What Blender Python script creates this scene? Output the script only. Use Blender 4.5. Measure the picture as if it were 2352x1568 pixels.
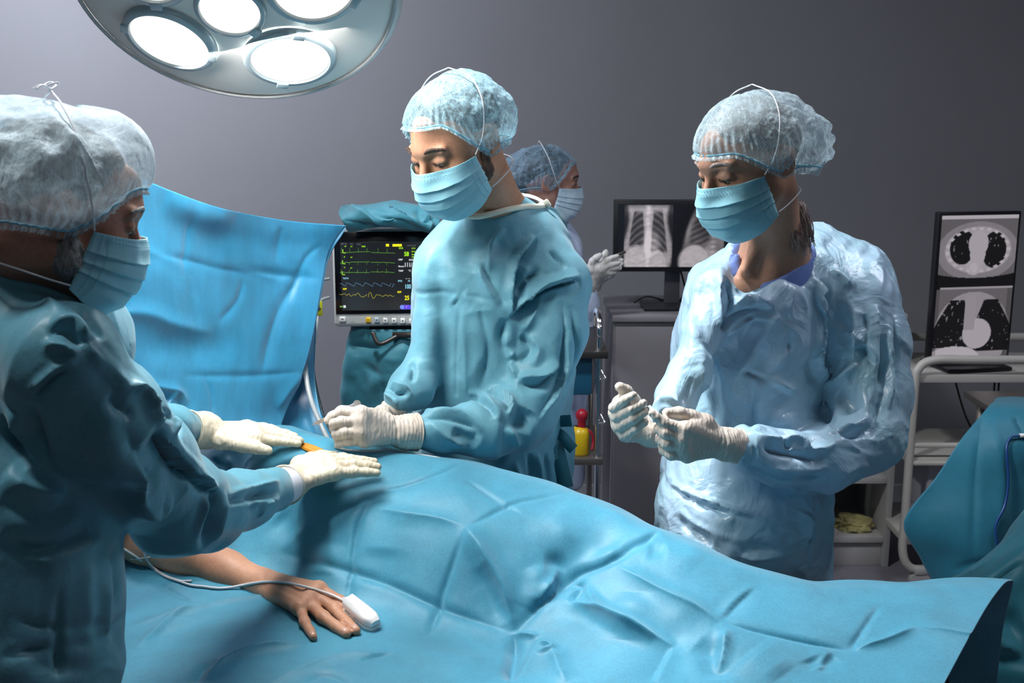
import bpy, bmesh, math, random
import numpy as np
from mathutils import Vector, Matrix
from mathutils.bvhtree import BVHTree

for o in list(bpy.data.objects):
    bpy.data.objects.remove(o)
SC = bpy.context.scene
COL = SC.collection
rad = math.radians

# ------------------------------------------------------------------ camera
FPX = 2600.0
PITCH = rad(11.6)
CAM = np.array([0.0, 0.0, 1.78])
cd = bpy.data.cameras.new('camera')
cd.sensor_width = 36.0
cd.lens = FPX / 2352.0 * 36.0
cd.clip_start = 0.05
cd.dof.use_dof = True
cd.dof.focus_distance = 2.15
cd.dof.aperture_fstop = 10.0
cam = bpy.data.objects.new('camera', cd)
COL.objects.link(cam)
cam.location = CAM
cam.rotation_euler = (math.pi / 2 - PITCH, 0, 0)
SC.camera = cam

# ------------------------------------------------------------------ world, exposure
SC.view_settings.view_transform = 'Standard'
SC.view_settings.look = 'None'
SC.view_settings.exposure = 0.0
SC.view_settings.gamma = 1.0
SC.view_settings.use_curve_mapping = False
w = bpy.data.worlds.new('world')
SC.world = w
w.use_nodes = True
w.node_tree.nodes['Background'].inputs[0].default_value = (0.03, 0.033, 0.04, 1)
w.node_tree.nodes['Background'].inputs[1].default_value = 1.0


# ------------------------------------------------------------------ room lamps and added fill lights
def area(name, loc, target, size, power, color=(1, 1, 1), shape='DISK', sy=None, spread=180):
    l = bpy.data.lights.new(name, 'AREA')
    l.shape = shape
    l.size = size
    if sy:
        l.size_y = sy
    l.energy = power
    l.color = color
    l.spread = rad(spread)
    o = bpy.data.objects.new(name, l)
    COL.objects.link(o)
    o.location = loc
    d = Vector(target) - Vector(loc)
    o.rotation_euler = d.to_track_quat('-Z', 'Y').to_euler()
    return o


LAMP_C = Vector((-0.497, 2.12, 2.005))          # middle of the surgical lamp head
# what the surgical lamp gives (just under its lenses)
area('surgical_lamp_light', (-0.48, 2.04, 1.90), (-0.32, 2.0, 1.0), 0.42, 13, (1.0, 0.985, 0.95), spread=170)
# theatre lamp fixed at the ceiling over the table, out of frame
area('theatre_light', (-0.45, 2.25, 3.0), (-0.05, 1.95, 1.05), 0.26, 35, (0.97, 0.99, 1.0), spread=130)
# unseen fill lights at ceiling height, no fixture behind them
area('ceiling_fill_light', (-2.0, 3.4, 3.0), (-1.9, 4.9, 1.4), 0.9, 125, (0.84, 0.88, 1.0), 'RECTANGLE', 0.6)  # added to brighten the left part of the rear wall
area('ceiling_fill_light', (1.7, 2.4, 3.0), (1.35, 2.5, 0.8), 0.8, 20, (0.88, 0.90, 1.0), 'RECTANGLE', 0.6)
area('shoulder_fill_light', (-1.15, 1.25, 3.0), (-0.62, 1.45, 1.5), 0.22, 1.7, (0.95, 0.98, 1.0), spread=50)  # unseen, added to light the left man's cap and shoulders
area('ceiling_fill_light', (0.0, 0.0, 3.0), (0.1, 1.6, 1.0), 1.2, 2.5, (0.9, 0.95, 1.0), 'RECTANGLE', 0.6)  # weak fill added on the camera side


# ------------------------------------------------------------------ pixel <-> place
RX = np.array([1.0, 0, 0])
FW = np.array([0, math.cos(PITCH), -math.sin(PITCH)])
UP = np.array([0, math.sin(PITCH), math.cos(PITCH)])


def ray(px, py):
    return FW + (px - 1176.0) / FPX * RX - (py - 784.0) / FPX * UP


def at(px, py, Y):
    d = ray(px, py)
    return CAM + d * (Y / d[1])


def atz(px, py, z):
    d = ray(px, py)
    return CAM + d * ((z - CAM[2]) / d[2])


def mpx(Y, py=784):
    """metres per pixel at distance Y"""
    d = ray(1176, py)
    return (Y / d[1]) / FPX


# ------------------------------------------------------------------ materials
def new_mat(name):
    m = bpy.data.materials.new(name)
    m.use_nodes = True
    nt = m.node_tree
    b = nt.nodes['Principled BSDF']
    return m, nt, b


def nd(nt, t, **kw):
    n = nt.nodes.new(t)
    for k, v in kw.items():
        if k.startswith('i_'):
            n.inputs[k[2:].replace('_', ' ')].default_value = v
        else:
            setattr(n, k, v)
    return n


def tex(nt, kind, scale, detail=2, rough=0.5, dist=0.0, vec=None, **kw):
    if kind == 'noise':
        n = nd(nt, 'ShaderNodeTexNoise')
        n.inputs['Detail'].default_value = detail
        n.inputs['Roughness'].default_value = rough
        n.inputs['Distortion'].default_value = dist
    elif kind == 'voronoi':
        n = nd(nt, 'ShaderNodeTexVoronoi', **kw)
    elif kind == 'wave':
        n = nd(nt, 'ShaderNodeTexWave', **kw)
        n.inputs['Distortion'].default_value = dist
        n.inputs['Detail'].default_value = detail
    n.inputs['Scale'].default_value = scale
    if vec is not None:
        nt.links.new(vec, n.inputs['Vector'])
    return n


def coords(nt, scale=(1, 1, 1), rot=(0, 0, 0)):
    c = nd(nt, 'ShaderNodeTexCoord')
    mp = nd(nt, 'ShaderNodeMapping')
    mp.inputs['Scale'].default_value = scale
    mp.inputs['Rotation'].default_value = rot
    nt.links.new(c.outputs['Object'], mp.inputs['Vector'])
    return mp.outputs['Vector']


def warp(nt, vec, scale, amt):
    """coordinates pushed about by a noise"""
    n = tex(nt, 'noise', scale, 2, vec=vec)
    s = nd(nt, 'ShaderNodeVectorMath', operation='SUBTRACT')
    nt.links.new(n.outputs['Color'], s.inputs[0])
    s.inputs[1].default_value = (.5, .5, .5)
    m = nd(nt, 'ShaderNodeVectorMath', operation='SCALE')
    nt.links.new(s.outputs[0], m.inputs[0])
    m.inputs['Scale'].default_value = amt
    a = nd(nt, 'ShaderNodeVectorMath', operation='ADD')
    nt.links.new(vec, a.inputs[0])
    nt.links.new(m.outputs[0], a.inputs[1])
    return a.outputs[0]


def bump_chain(nt, b, items):
    """items: (socket, strength, distance)"""
    prev = None
    for s, st, di in items:
        bp = nd(nt, 'ShaderNodeBump')
        bp.inputs['Strength'].default_value = st
        bp.inputs['Distance'].default_value = di
        nt.links.new(s, bp.inputs['Height'])
        if prev:
            nt.links.new(prev, bp.inputs['Normal'])
        prev = bp.outputs['Normal']
    if prev:
        nt.links.new(prev, b.inputs['Normal'])
    return prev


def ramp(nt, fac, stops):
    r = nd(nt, 'ShaderNodeValToRGB')
    el = r.color_ramp.elements
    while len(el) < len(stops):
        el.new(0.5)
    for e, (p, c) in zip(el, stops):
        e.position = p
        e.color = tuple(c) + (1,) if len(c) == 3 else c
    nt.links.new(fac, r.inputs['Fac'])
    return r.outputs['Color']


def lerpc(c, k):
    return tuple(min(1, x * k) for x in c)


def plain(name, col, rough=0.5, metal=0.0, spec=0.5, coat=0.0, noise=0.04, nscale=6, sss=0, bump=0.0, bscale=120):
    m, nt, b = new_mat(name)
    v = coords(nt)
    n = tex(nt, 'noise', nscale, 3, vec=v)
    c = ramp(nt, n.outputs['Fac'], [(0.3, lerpc(col, 1 - noise)), (0.7, lerpc(col, 1 + noise))])
    nt.links.new(c, b.inputs['Base Color'])
    b.inputs['Roughness'].default_value = rough
    b.inputs['Metallic'].default_value = metal
    b.inputs['Specular IOR Level'].default_value = spec
    b.inputs['Coat Weight'].default_value = coat
    if sss:
        b.inputs['Subsurface Weight'].default_value = sss
        b.inputs['Subsurface Radius'].default_value = (0.01, 0.005, 0.003)
        b.inputs['Subsurface Scale'].default_value = 1.0
    if bump:
        n2 = tex(nt, 'noise', bscale, 2, vec=v)
        bump_chain(nt, b, [(n2.outputs['Fac'], bump, 0.002)])
    return m


def cloth_mat(name, col, rough=0.55, spec=0.35, weave=900, weave_s=0.10, crum=0.25, crum_scale=9, crum_d=0.006,
              mottled=0.10, sheen=0.15, streak=(1, 1, 1), transl=0.0, second=None):
    """non-woven fabric: speckled fibre, fine emboss, soft crumple"""
    m, nt, b = new_mat(name)
    v = coords(nt, streak)
    v0 = coords(nt)
    n1 = tex(nt, 'noise', 7, 5, 0.65, vec=v)
    n2 = tex(nt, 'noise', 260, 3, 0.7, vec=v)
    mx = nd(nt, 'ShaderNodeMath', operation='ADD')
    s1 = nd(nt, 'ShaderNodeMath', operation='MULTIPLY')
    s1.inputs[1].default_value = 0.6
    s2 = nd(nt, 'ShaderNodeMath', operation='MULTIPLY')
    s2.inputs[1].default_value = 0.4
    nt.links.new(n1.outputs['Fac'], s1.inputs[0])
    nt.links.new(n2.outputs['Fac'], s2.inputs[0])
    nt.links.new(s1.outputs[0], mx.inputs[0])
    nt.links.new(s2.outputs[0], mx.inputs[1])
    hi = second or lerpc(col, 1 + mottled * 1.6)
    c = ramp(nt, mx.outputs[0], [(0.36, lerpc(col, 1 - mottled)), (0.64, hi)])
    nt.links.new(c, b.inputs['Base Color'])
    b.inputs['Roughness'].default_value = rough
    b.inputs['Specular IOR Level'].default_value = spec
    b.inputs['Sheen Weight'].default_value = sheen
    b.inputs['Sheen Roughness'].default_value = 0.5
    items = []
    if crum:
        wv = warp(nt, v0, 3.5, 0.12)
        vo = tex(nt, 'voronoi', crum_scale, vec=wv, feature='F1', distance='EUCLIDEAN')
        no = tex(nt, 'noise', crum_scale * 1.3, 3, 0.5, 0.6, vec=v0)
        ad = nd(nt, 'ShaderNodeMath', operation='ADD')
        nt.links.new(vo.outputs['Distance'], ad.inputs[0])
        nt.links.new(no.outputs['Fac'], ad.inputs[1])
        items.append((ad.outputs[0], crum, crum_d))
        # sharp paper-like facets
        vm = tex(nt, 'voronoi', crum_scale * 0.8, vec=warp(nt, coords(nt, (1, 1, 0.6), (0.5, 0.7, 0.3)), 5, 0.10), feature='F1', distance='MANHATTAN')
        items.append((vm.outputs['Distance'], crum * 0.8, crum_d))
    if weave_s:
        wv2 = tex(nt, 'voronoi', weave, vec=v0, feature='F1')
        items.append((wv2.outputs['Distance'], weave_s, 0.001))
    bump_chain(nt, b, items)
    if transl:
        out = nt.nodes['Material Output']
        tr = nd(nt, 'ShaderNodeBsdfTranslucent')
        nt.links.new(c, tr.inputs['Color'])
        mxs = nd(nt, 'ShaderNodeMixShader')
        mxs.inputs[0].default_value = transl
        nt.links.new(b.outputs[0], mxs.inputs[1])
        nt.links.new(tr.outputs[0], mxs.inputs[2])
        nt.links.new(mxs.outputs[0], out.inputs['Surface'])
    return m


def emit_mat(name, col, strength):
    m, nt, b = new_mat(name)
    b.inputs['Base Color'].default_value = (0.02, 0.02, 0.02, 1)
    b.inputs['Emission Color'].default_value = tuple(col) + (1,)
    b.inputs['Emission Strength'].default_value = strength
    b.inputs['Roughness'].default_value = 0.15
    return m


# ------------------------------------------------------------------ objects
WO = {}     # object -> world origin


def finish(o, V, parent):
    pass


def mk(name, V, F, material, parent=None, smooth=True, origin=None):
    V = np.asarray(V, dtype=float)
    if origin is None:
        origin = np.array([(V[:, 0].min() + V[:, 0].max()) / 2, (V[:, 1].min() + V[:, 1].max()) / 2, V[:, 2].min()])
    me = bpy.data.meshes.new(name)
    me.from_pydata((V - origin).tolist(), [], F.tolist() if isinstance(F, np.ndarray) else F)
    me.validate()
    me.update()
    if smooth:
        me.polygons.foreach_set('use_smooth', [True] * len(me.polygons))
    o = bpy.data.objects.new(name, me)
    COL.objects.link(o)
    po = np.zeros(3)
    if parent is not None:
        o.parent = parent
        po = WO[parent.name]
    o.location = Vector(origin - po)
    WO[o.name] = np.array(origin)
    if material is not None:
        mats = material if isinstance(material, (list, tuple)) else [material]
        for mm in mats:
            me.materials.append(mm)
    return o


def empty(name, loc, label, cat, group=None):
    o = bpy.data.objects.new(name, None)
    o.empty_display_size = 0.05
    COL.objects.link(o)
    o.location = Vector(loc)
    WO[o.name] = np.array(loc, dtype=float)
    tag(o, label, cat, group)
    return o


def tag(o, label=None, cat=None, group=None, kind=None):
    if label:
        o['label'] = label
    if cat:
        o['category'] = cat
    if group:
        o['group'] = group
    if kind:
        o['kind'] = kind
    return o


def mod(o, kind, **kw):
    m = o.modifiers.new(kind.lower(), kind)
    for k, v in kw.items():
        setattr(m, k, v)
    return m


class MB:
    """collects simple shapes into one mesh; every shape may be turned by M"""

    def __init__(s, M=None):
        s.V = []
        s.F = []
        s.M = M or Matrix.Identity(4)

    def raw(s, V, F):
        n = len(s.V)
        s.V += [tuple(s.M @ Vector(v)) for v in V]
        s.F += [tuple(i + n for i in f) for f in F]
        return s

    def box(s, c, size, bevel=0.0, seg=2, rot=None):
        bm = bmesh.new()
        bmesh.ops.create_cube(bm, size=1.0)
        bmesh.ops.scale(bm, vec=size, verts=bm.verts)
        if bevel:
            bmesh.ops.bevel(bm, geom=bm.edges[:], offset=bevel, segments=seg, profile=0.5, affect='EDGES')
        R = rot.to_4x4() if rot is not None else Matrix.Identity(4)
        T = Matrix.Translation(Vector(c)) @ R
        bm.verts.index_update()
        V = [T @ v.co for v in bm.verts]
        F = [[v.index for v in f.verts] for f in bm.faces]
        bm.free()
        return s.raw(V, F)

    def cyl(s, p0, p1, r0, r1=None, n=20, cap=True):
        r1 = r0 if r1 is None else r1
        p0, p1 = Vector(p0), Vector(p1)
        d = (p1 - p0).normalized()
        a = d.orthogonal().normalized()
        b = d.cross(a)
        V = []
        for p, r in ((p0, r0), (p1, r1)):
            for i in range(n):
                t = 2 * math.pi * i / n
                V.append(p + a * (r * math.cos(t)) + b * (r * math.sin(t)))
        F = [(i, (i + 1) % n, n + (i + 1) % n, n + i) for i in range(n)]
        if cap:
            F += [tuple(range(n - 1, -1, -1)), tuple(range(n, 2 * n))]
        return s.raw(V, F)

    def lathe(s, prof, c=(0, 0, 0), n=48, axis='Z'):
        V = []
        for r, z in prof:
            for i in range(n):
                t = 2 * math.pi * i / n
                p = (r * math.cos(t), r * math.sin(t), z)
                V.append(Vector(p) + Vector(c))
        F = []
        for k in range(len(prof) - 1):
            for i in range(n):
                F.append((k * n + i, k * n + (i + 1) % n, (k + 1) * n + (i + 1) % n, (k + 1) * n + i))
        return s.raw(V, F)

    def tube(s, pts, r, n=8, cap=True):
        V, F = tube_mesh(pts, r, n, cap)
        return s.raw(V.tolist(), F)

    def build(s, name, m, parent=None, smooth=False, auto=None):
        o = mk(name, s.V, s.F, m, parent, smooth=smooth)
        if auto:
            for p in o.data.polygons:
                p.use_smooth = True
            o.data.update()
            mod(o, 'EDGE_SPLIT', split_angle=rad(auto))
        return o


def tube_mesh(pts, r, n=8, cap=True, flat=None):
    """a tube along a polyline; r a number or one per point; flat=(normal, factor) squashes it"""
    P = np.asarray(pts, dtype=float)
    m = len(P)
    R = np.full(m, r) if np.isscalar(r) else np.asarray(r, dtype=float)
    T = np.gradient(P, axis=0)
    T /= np.linalg.norm(T, axis=1)[:, None] + 1e-12
    a = Vector(T[0]).orthogonal().normalized()
    V = []
    for i in range(m):
        t = Vector(T[i])
        a = (a - t * a.dot(t)).normalized()
        b = t.cross(a)
        for k in range(n):
            th = 2 * math.pi * k / n
            off = a * (R[i] * math.cos(th)) + b * (R[i] * math.sin(th))
            if flat is not None:
                nn = Vector(flat[0])
                off = off - nn * (off.dot(nn) * (1 - flat[1]))
            V.append(Vector(P[i]) + off)
    F = []
    for i in range(m - 1):
        for k in range(n):
            F.append((i * n + k, i * n + (k + 1) % n, (i + 1) * n + (k + 1) % n, (i + 1) * n + k))
    if cap:
        F.append(tuple(range(n - 1, -1, -1)))
        F.append(tuple(range((m - 1) * n, m * n)))
    return np.array([tuple(v) for v in V]), F


def spline(pts, per=10, closed=False):
    """Catmull-Rom through points"""
    P = [np.asarray(p, dtype=float) for p in pts]
    n = len(P)
    out = []
    rng = range(n if closed else n - 1)
    for i in rng:
        if closed:
            p0, p1, p2, p3 = P[(i - 1) % n], P[i], P[(i + 1) % n], P[(i + 2) % n]
        else:
            p1, p2 = P[i], P[i + 1]
            p0 = P[i - 1] if i else 2 * p1 - p2
            p3 = P[i + 2] if i + 2 < n else 2 * p2 - p1
        for k in range(per):
            t = k / per
            out.append(0.5 * ((2 * p1) + (-p0 + p2) * t + (2 * p0 - 5 * p1 + 4 * p2 - p3) * t * t
                              + (-p0 + 3 * p1 - 3 * p2 + p3) * t ** 3))
    if not closed:
        out.append(P[-1])
    return np.array(out)


def text_obj(name, body, size, M, m, parent, depth=0.0006, sx=1.0):
    cu = bpy.data.curves.new(name, 'FONT')
    cu.body = body
    cu.size = size
    cu.extrude = depth
    cu.align_x = 'LEFT'
    cu.offset = size * 0.022
    o = bpy.data.objects.new('tmp', cu)
    COL.objects.link(o)
    dg = bpy.context.evaluated_depsgraph_get()
    me = o.evaluated_get(dg).to_mesh()
    V = [M @ Vector((v.co.x * sx, v.co.y, v.co.z)) for v in me.vertices]
    F = [tuple(p.vertices) for p in me.polygons]
    o.evaluated_get(dg).to_mesh_clear()
    bpy.data.objects.remove(o)
    return mk(name, [tuple(v) for v in V], F, m, parent, smooth=False)


# ------------------------------------------------------------------ noise in numpy
def vnoise(P, seed=0):
    P = np.asarray(P, dtype=float) + seed * 17.31
    I = np.floor(P).astype(np.int64)
    f = P - I
    f = f * f * (3 - 2 * f)
    out = np.zeros(len(P))
    for dx in (0, 1):
        for dy in (0, 1):
            for dz in (0, 1):
                h = (I[:, 0] + dx) * 374761393 + (I[:, 1] + dy) * 668265263 + (I[:, 2] + dz) * 2147483647 + seed * 974711
                h = (h ^ (h >> 13)) * 1274126177
                h = (h ^ (h >> 16)) & 0xffffff
                v = h / float(0xffffff)
                wx = f[:, 0] if dx else 1 - f[:, 0]
                wy = f[:, 1] if dy else 1 - f[:, 1]
                wz = f[:, 2] if dz else 1 - f[:, 2]
                out += v * wx * wy * wz
    return out * 2 - 1


def fbm(P, scale, octv=3, seed=0):
    a, s = 1.0, 0.0
    out = np.zeros(len(P))
    for k in range(octv):
        out += a * vnoise(np.asarray(P) * scale * 2 ** k, seed + k)
        a *= 0.5
    return out


# ------------------------------------------------------------------ implicit bodies
def smin(a, b, k):
    h = np.maximum(k - np.abs(a - b), 0) / k
    return np.minimum(a, b) - h * h * k * 0.25


class Body:
    def __init__(s, M=None):
        s.P = []
        s.M = M           # local -> world, for the prims that follow
        s.clips = []

    def _w(s, p):
        if s.M is None:
            return np.asarray(p, dtype=float)
        return np.array(s.M @ Vector(p))

    def cap(s, p0, r0, p1, r1, k=0.02, flat=None, sub=False):
        """flat=(normal, factor): cross-section squashed along normal"""
        s.P.append(('c', s._w(p0), r0, s._w(p1), r1, k, flat, sub))
        return s

    def chain(s, st, k=0.03, flat=None):
        """st: list of (px,py,Y,radius in px)"""
        pts = [(at(a[0], a[1], a[2]), a[3] * mpx(a[2], a[1])) for a in st]
        for (p0, r0), (p1, r1) in zip(pts[:-1], pts[1:]):
            s.P.append(('c', p0, r0, p1, r1, k, flat, False))
        return s

    def ell(s, c, r, k=0.02, R=None, sub=False):
        R0 = np.array(s.M.to_3x3().normalized()) if s.M is not None else np.eye(3)
        if R is not None:
            R0 = R0 @ np.array(R)
        s.P.append(('e', s._w(c), np.asarray(r, dtype=float), R0, k, sub))
        return s

    def bounds(s):
        lo = np.full(3, 1e9)
        hi = -lo
        for p in s.P:
            if p[0] == 'c':
                if p[7]:
                    continue
                lo = np.minimum(lo, np.minimum(p[1] - p[2], p[3] - p[4]))
                hi = np.maximum(hi, np.maximum(p[1] + p[2], p[3] + p[4]))
            else:
                if p[5]:
                    continue
                r = max(p[2])
                lo = np.minimum(lo, p[1] - r)
                hi = np.maximum(hi, p[1] + r)
        return lo, hi

    def mesh(s, vox, fine=None, boxes=()):
        lo, hi = s.bounds()
        lo = lo - 3 * vox
        hi = hi + 3 * vox
        ax = []
        for a in range(3):
            x = lo[a]
            xs = [x]
            while x < hi[a]:
                step = vox
                for b in boxes:
                    if b[0][a] - vox < x < b[1][a]:
                        step = fine
                x += step
                xs.append(x)
            ax.append(np.array(xs))
        sh = tuple(len(a) for a in ax)
        D = np.full(sh, 0.25, dtype=np.float32)
        for p in s.P:
            if p[0] == 'c':
                _, a, ra, b, rb, k, flat, sub = p
                l = np.minimum(a - ra, b - rb)
                h = np.maximum(a + ra, b + rb)
            else:
                _, c, r, R, k, sub = p
                l = c - max(r)
                h = c + max(r)
            mg = k + 2.5 * vox
            sl = []
            for q in range(3):
                i0 = max(0, np.searchsorted(ax[q], l[q] - mg) - 1)
                i1 = min(sh[q], np.searchsorted(ax[q], h[q] + mg) + 1)
                sl.append(slice(i0, i1))
            if any(x.start >= x.stop for x in sl):
                continue
            X, Y, Z = np.meshgrid(ax[0][sl[0]], ax[1][sl[1]], ax[2][sl[2]], indexing='ij', sparse=True)
            if p[0] == 'c':
                dx, dy, dz = X - a[0], Y - a[1], Z - a[2]
                ab = b - a
                L2 = ab.dot(ab) + 1e-12
                t = np.clip((dx * ab[0] + dy * ab[1] + dz * ab[2]) / L2, 0, 1)
                ex, ey, ez = dx - t * ab[0], dy - t * ab[1], dz - t * ab[2]
                q2 = ex * ex + ey * ey + ez * ez
                if flat is not None:
                    n, fk = np.asarray(flat[0], dtype=float), flat[1]
                    en = ex * n[0] + ey * n[1] + ez * n[2]
                    q2 = q2 + en * en * (1 / (fk * fk) - 1)
                    d = (np.sqrt(q2) - (ra + (rb - ra) * t)) * (0.5 + 0.5 * min(1, fk))
                else:
                    d = np.sqrt(q2) - (ra + (rb - ra) * t)
            else:
                dx, dy, dz = X - c[0], Y - c[1], Z - c[2]
                u = (dx * R[0, 0] + dy * R[1, 0] + dz * R[2, 0]) / r[0]
                v = (dx * R[0, 1] + dy * R[1, 1] + dz * R[2, 1]) / r[1]
                ww = (dx * R[0, 2] + dy * R[1, 2] + dz * R[2, 2]) / r[2]
                k0 = np.sqrt(u * u + v * v + ww * ww)
                k1 = np.sqrt((u / r[0]) ** 2 + (v / r[1]) ** 2 + (ww / r[2]) ** 2) + 1e-9
                d = k0 * (k0 - 1) / k1
            sub_ = D[sl[0], sl[1], sl[2]]
            if sub:
                D[sl[0], sl[1], sl[2]] = -smin(-sub_, d, k)
            else:
                D[sl[0], sl[1], sl[2]] = smin(sub_, d, k)
        for pt, n in s.clips:
            X, Y, Z = np.meshgrid(ax[0], ax[1], ax[2], indexing='ij', sparse=True)
            D = np.maximum(D, ((X - pt[0]) * n[0] + (Y - pt[1]) * n[1] + (Z - pt[2]) * n[2]).astype(np.float32))
        return nets(D, ax)


def nets(D, ax):
    s = D < 0
    nx, ny, nz = D.shape
    c = np.zeros((nx - 1, ny - 1, nz - 1), dtype=np.int8)
    for i in (0, 1):
        for j in (0, 1):
            for k in (0, 1):
                c += s[i:nx - 1 + i, j:ny - 1 + j, k:nz - 1 + k]
    act = (c > 0) & (c < 8)
    ijk = np.argwhere(act)
    idx = np.full(act.shape, -1, dtype=np.int64)
    idx[act] = np.arange(len(ijk))
    acc = np.zeros((len(ijk), 3))
    cnt = np.zeros(len(ijk))
    corners = [(i, j, k) for i in (0, 1) for j in (0, 1) for k in (0, 1)]
    I, J, K = ijk[:, 0], ijk[:, 1], ijk[:, 2]
    for a in corners:
        for q in range(3):
            if a[q] == 1:
                continue
            b = list(a)
            b[q] = 1
            va = D[I + a[0], J + a[1], K + a[2]]
            vb = D[I + b[0], J + b[1], K + b[2]]
            m = (va < 0) != (vb < 0)
            t = np.where(m, va / np.where(m, va - vb, 1), 0)
            for r in range(3):
                acc[:, r] += np.where(m, a[r] + (t if r == q else 0), 0)
            cnt += m
    fr = acc / np.maximum(cnt, 1)[:, None]
    V = np.empty((len(ijk), 3))
    for q in range(3):
        A = ax[q]
        i0 = ijk[:, q]
        V[:, q] = A[i0] + fr[:, q] * (A[i0 + 1] - A[i0])
    F = []
    for q in range(3):
        sa = [slice(None)] * 3
        sb = [slice(None)] * 3
        sa[q] = slice(0, D.shape[q] - 1)
        sb[q] = slice(1, D.shape[q])
        ch = s[tuple(sa)] != s[tuple(sb)]
        r, t = [x for x in range(3) if x != q]
        e = np.argwhere(ch)
        ok = (e[:, r] > 0) & (e[:, t] > 0) & (e[:, r] < D.shape[r] - 1) & (e[:, t] < D.shape[t] - 1)
        e = e[ok]

        def cell(dr, dt):
            g = e.copy()
            g[:, r] += dr
            g[:, t] += dt
            return idx[g[:, 0], g[:, 1], g[:, 2]]
        quad = np.stack([cell(-1, -1), cell(0, -1), cell(0, 0), cell(-1, 0)], 1)
        ins = s[e[:, 0], e[:, 1], e[:, 2]]
        flip = ins if q != 1 else ~ins
        quad[~flip] = quad[~flip][:, ::-1]
        F.append(quad)
    F = np.concatenate(F)
    return V, F


def edges_of(F):
    F = np.asarray(F)
    E = np.concatenate([F[:, [0, 1]], F[:, [1, 2]], F[:, [2, 3]], F[:, [3, 0]]])
    E.sort(axis=1)
    return np.unique(E, axis=0)


def relax(V, F, it=2, lam=0.5, mask=None):
    E = edges_of(F)
    n = len(V)
    deg = np.bincount(E.ravel(), minlength=n).astype(float)
    deg[deg == 0] = 1
    V = V.copy()
    for _ in range(it):
        S = np.zeros_like(V)
        for q in range(3):
            S[:, q] = np.bincount(E[:, 0], V[E[:, 1], q], n) + np.bincount(E[:, 1], V[E[:, 0], q], n)
        d = (S / deg[:, None] - V) * lam
        if mask is not None:
            d *= mask[:, None]
        V += d
    return V


def normals(V, F):
    F = np.asarray(F)
    a, b = V[F[:, 2]] - V[F[:, 0]], V[F[:, 3]] - V[F[:, 1]]
    fn = np.cross(a, b)
    N = np.zeros_like(V)
    for q in range(3):
        for c in range(4):
            N[:, q] += np.bincount(F[:, c], fn[:, q], len(V))
    N /= np.linalg.norm(N, axis=1)[:, None] + 1e-12
    return N


def subdiv(V, F):
    """linear split of every quad into four, then one light relax"""
    F = np.asarray(F)
    n = len(V)
    E = edges_of(F)
    key = E[:, 0] * n + E[:, 1]
    mid = (V[E[:, 0]] + V[E[:, 1]]) / 2
    cen = V[F].mean(axis=1)
    ne = len(E)

    def ei(a, b):
        k = np.minimum(a, b) * n + np.maximum(a, b)
        return n + np.searchsorted(key, k)
    e0, e1, e2, e3 = ei(F[:, 0], F[:, 1]), ei(F[:, 1], F[:, 2]), ei(F[:, 2], F[:, 3]), ei(F[:, 3], F[:, 0])
    c = n + ne + np.arange(len(F))
    NF = np.concatenate([np.stack([F[:, 0], e0, c, e3], 1), np.stack([e0, F[:, 1], e1, c], 1),
                         np.stack([c, e1, F[:, 2], e2], 1), np.stack([e3, c, e2, F[:, 3]], 1)])
    NV = np.concatenate([V, mid, cen])
    return NV, NF


def bvh_of(V, F):
    return BVHTree.FromPolygons(V.tolist(), np.asarray(F).tolist())


def hit(bvh, px, py):
    d = ray(px, py)
    r = bvh.ray_cast(Vector(CAM), Vector(d).normalized())
    return None if r[0] is None else np.array(r[0])


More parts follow.
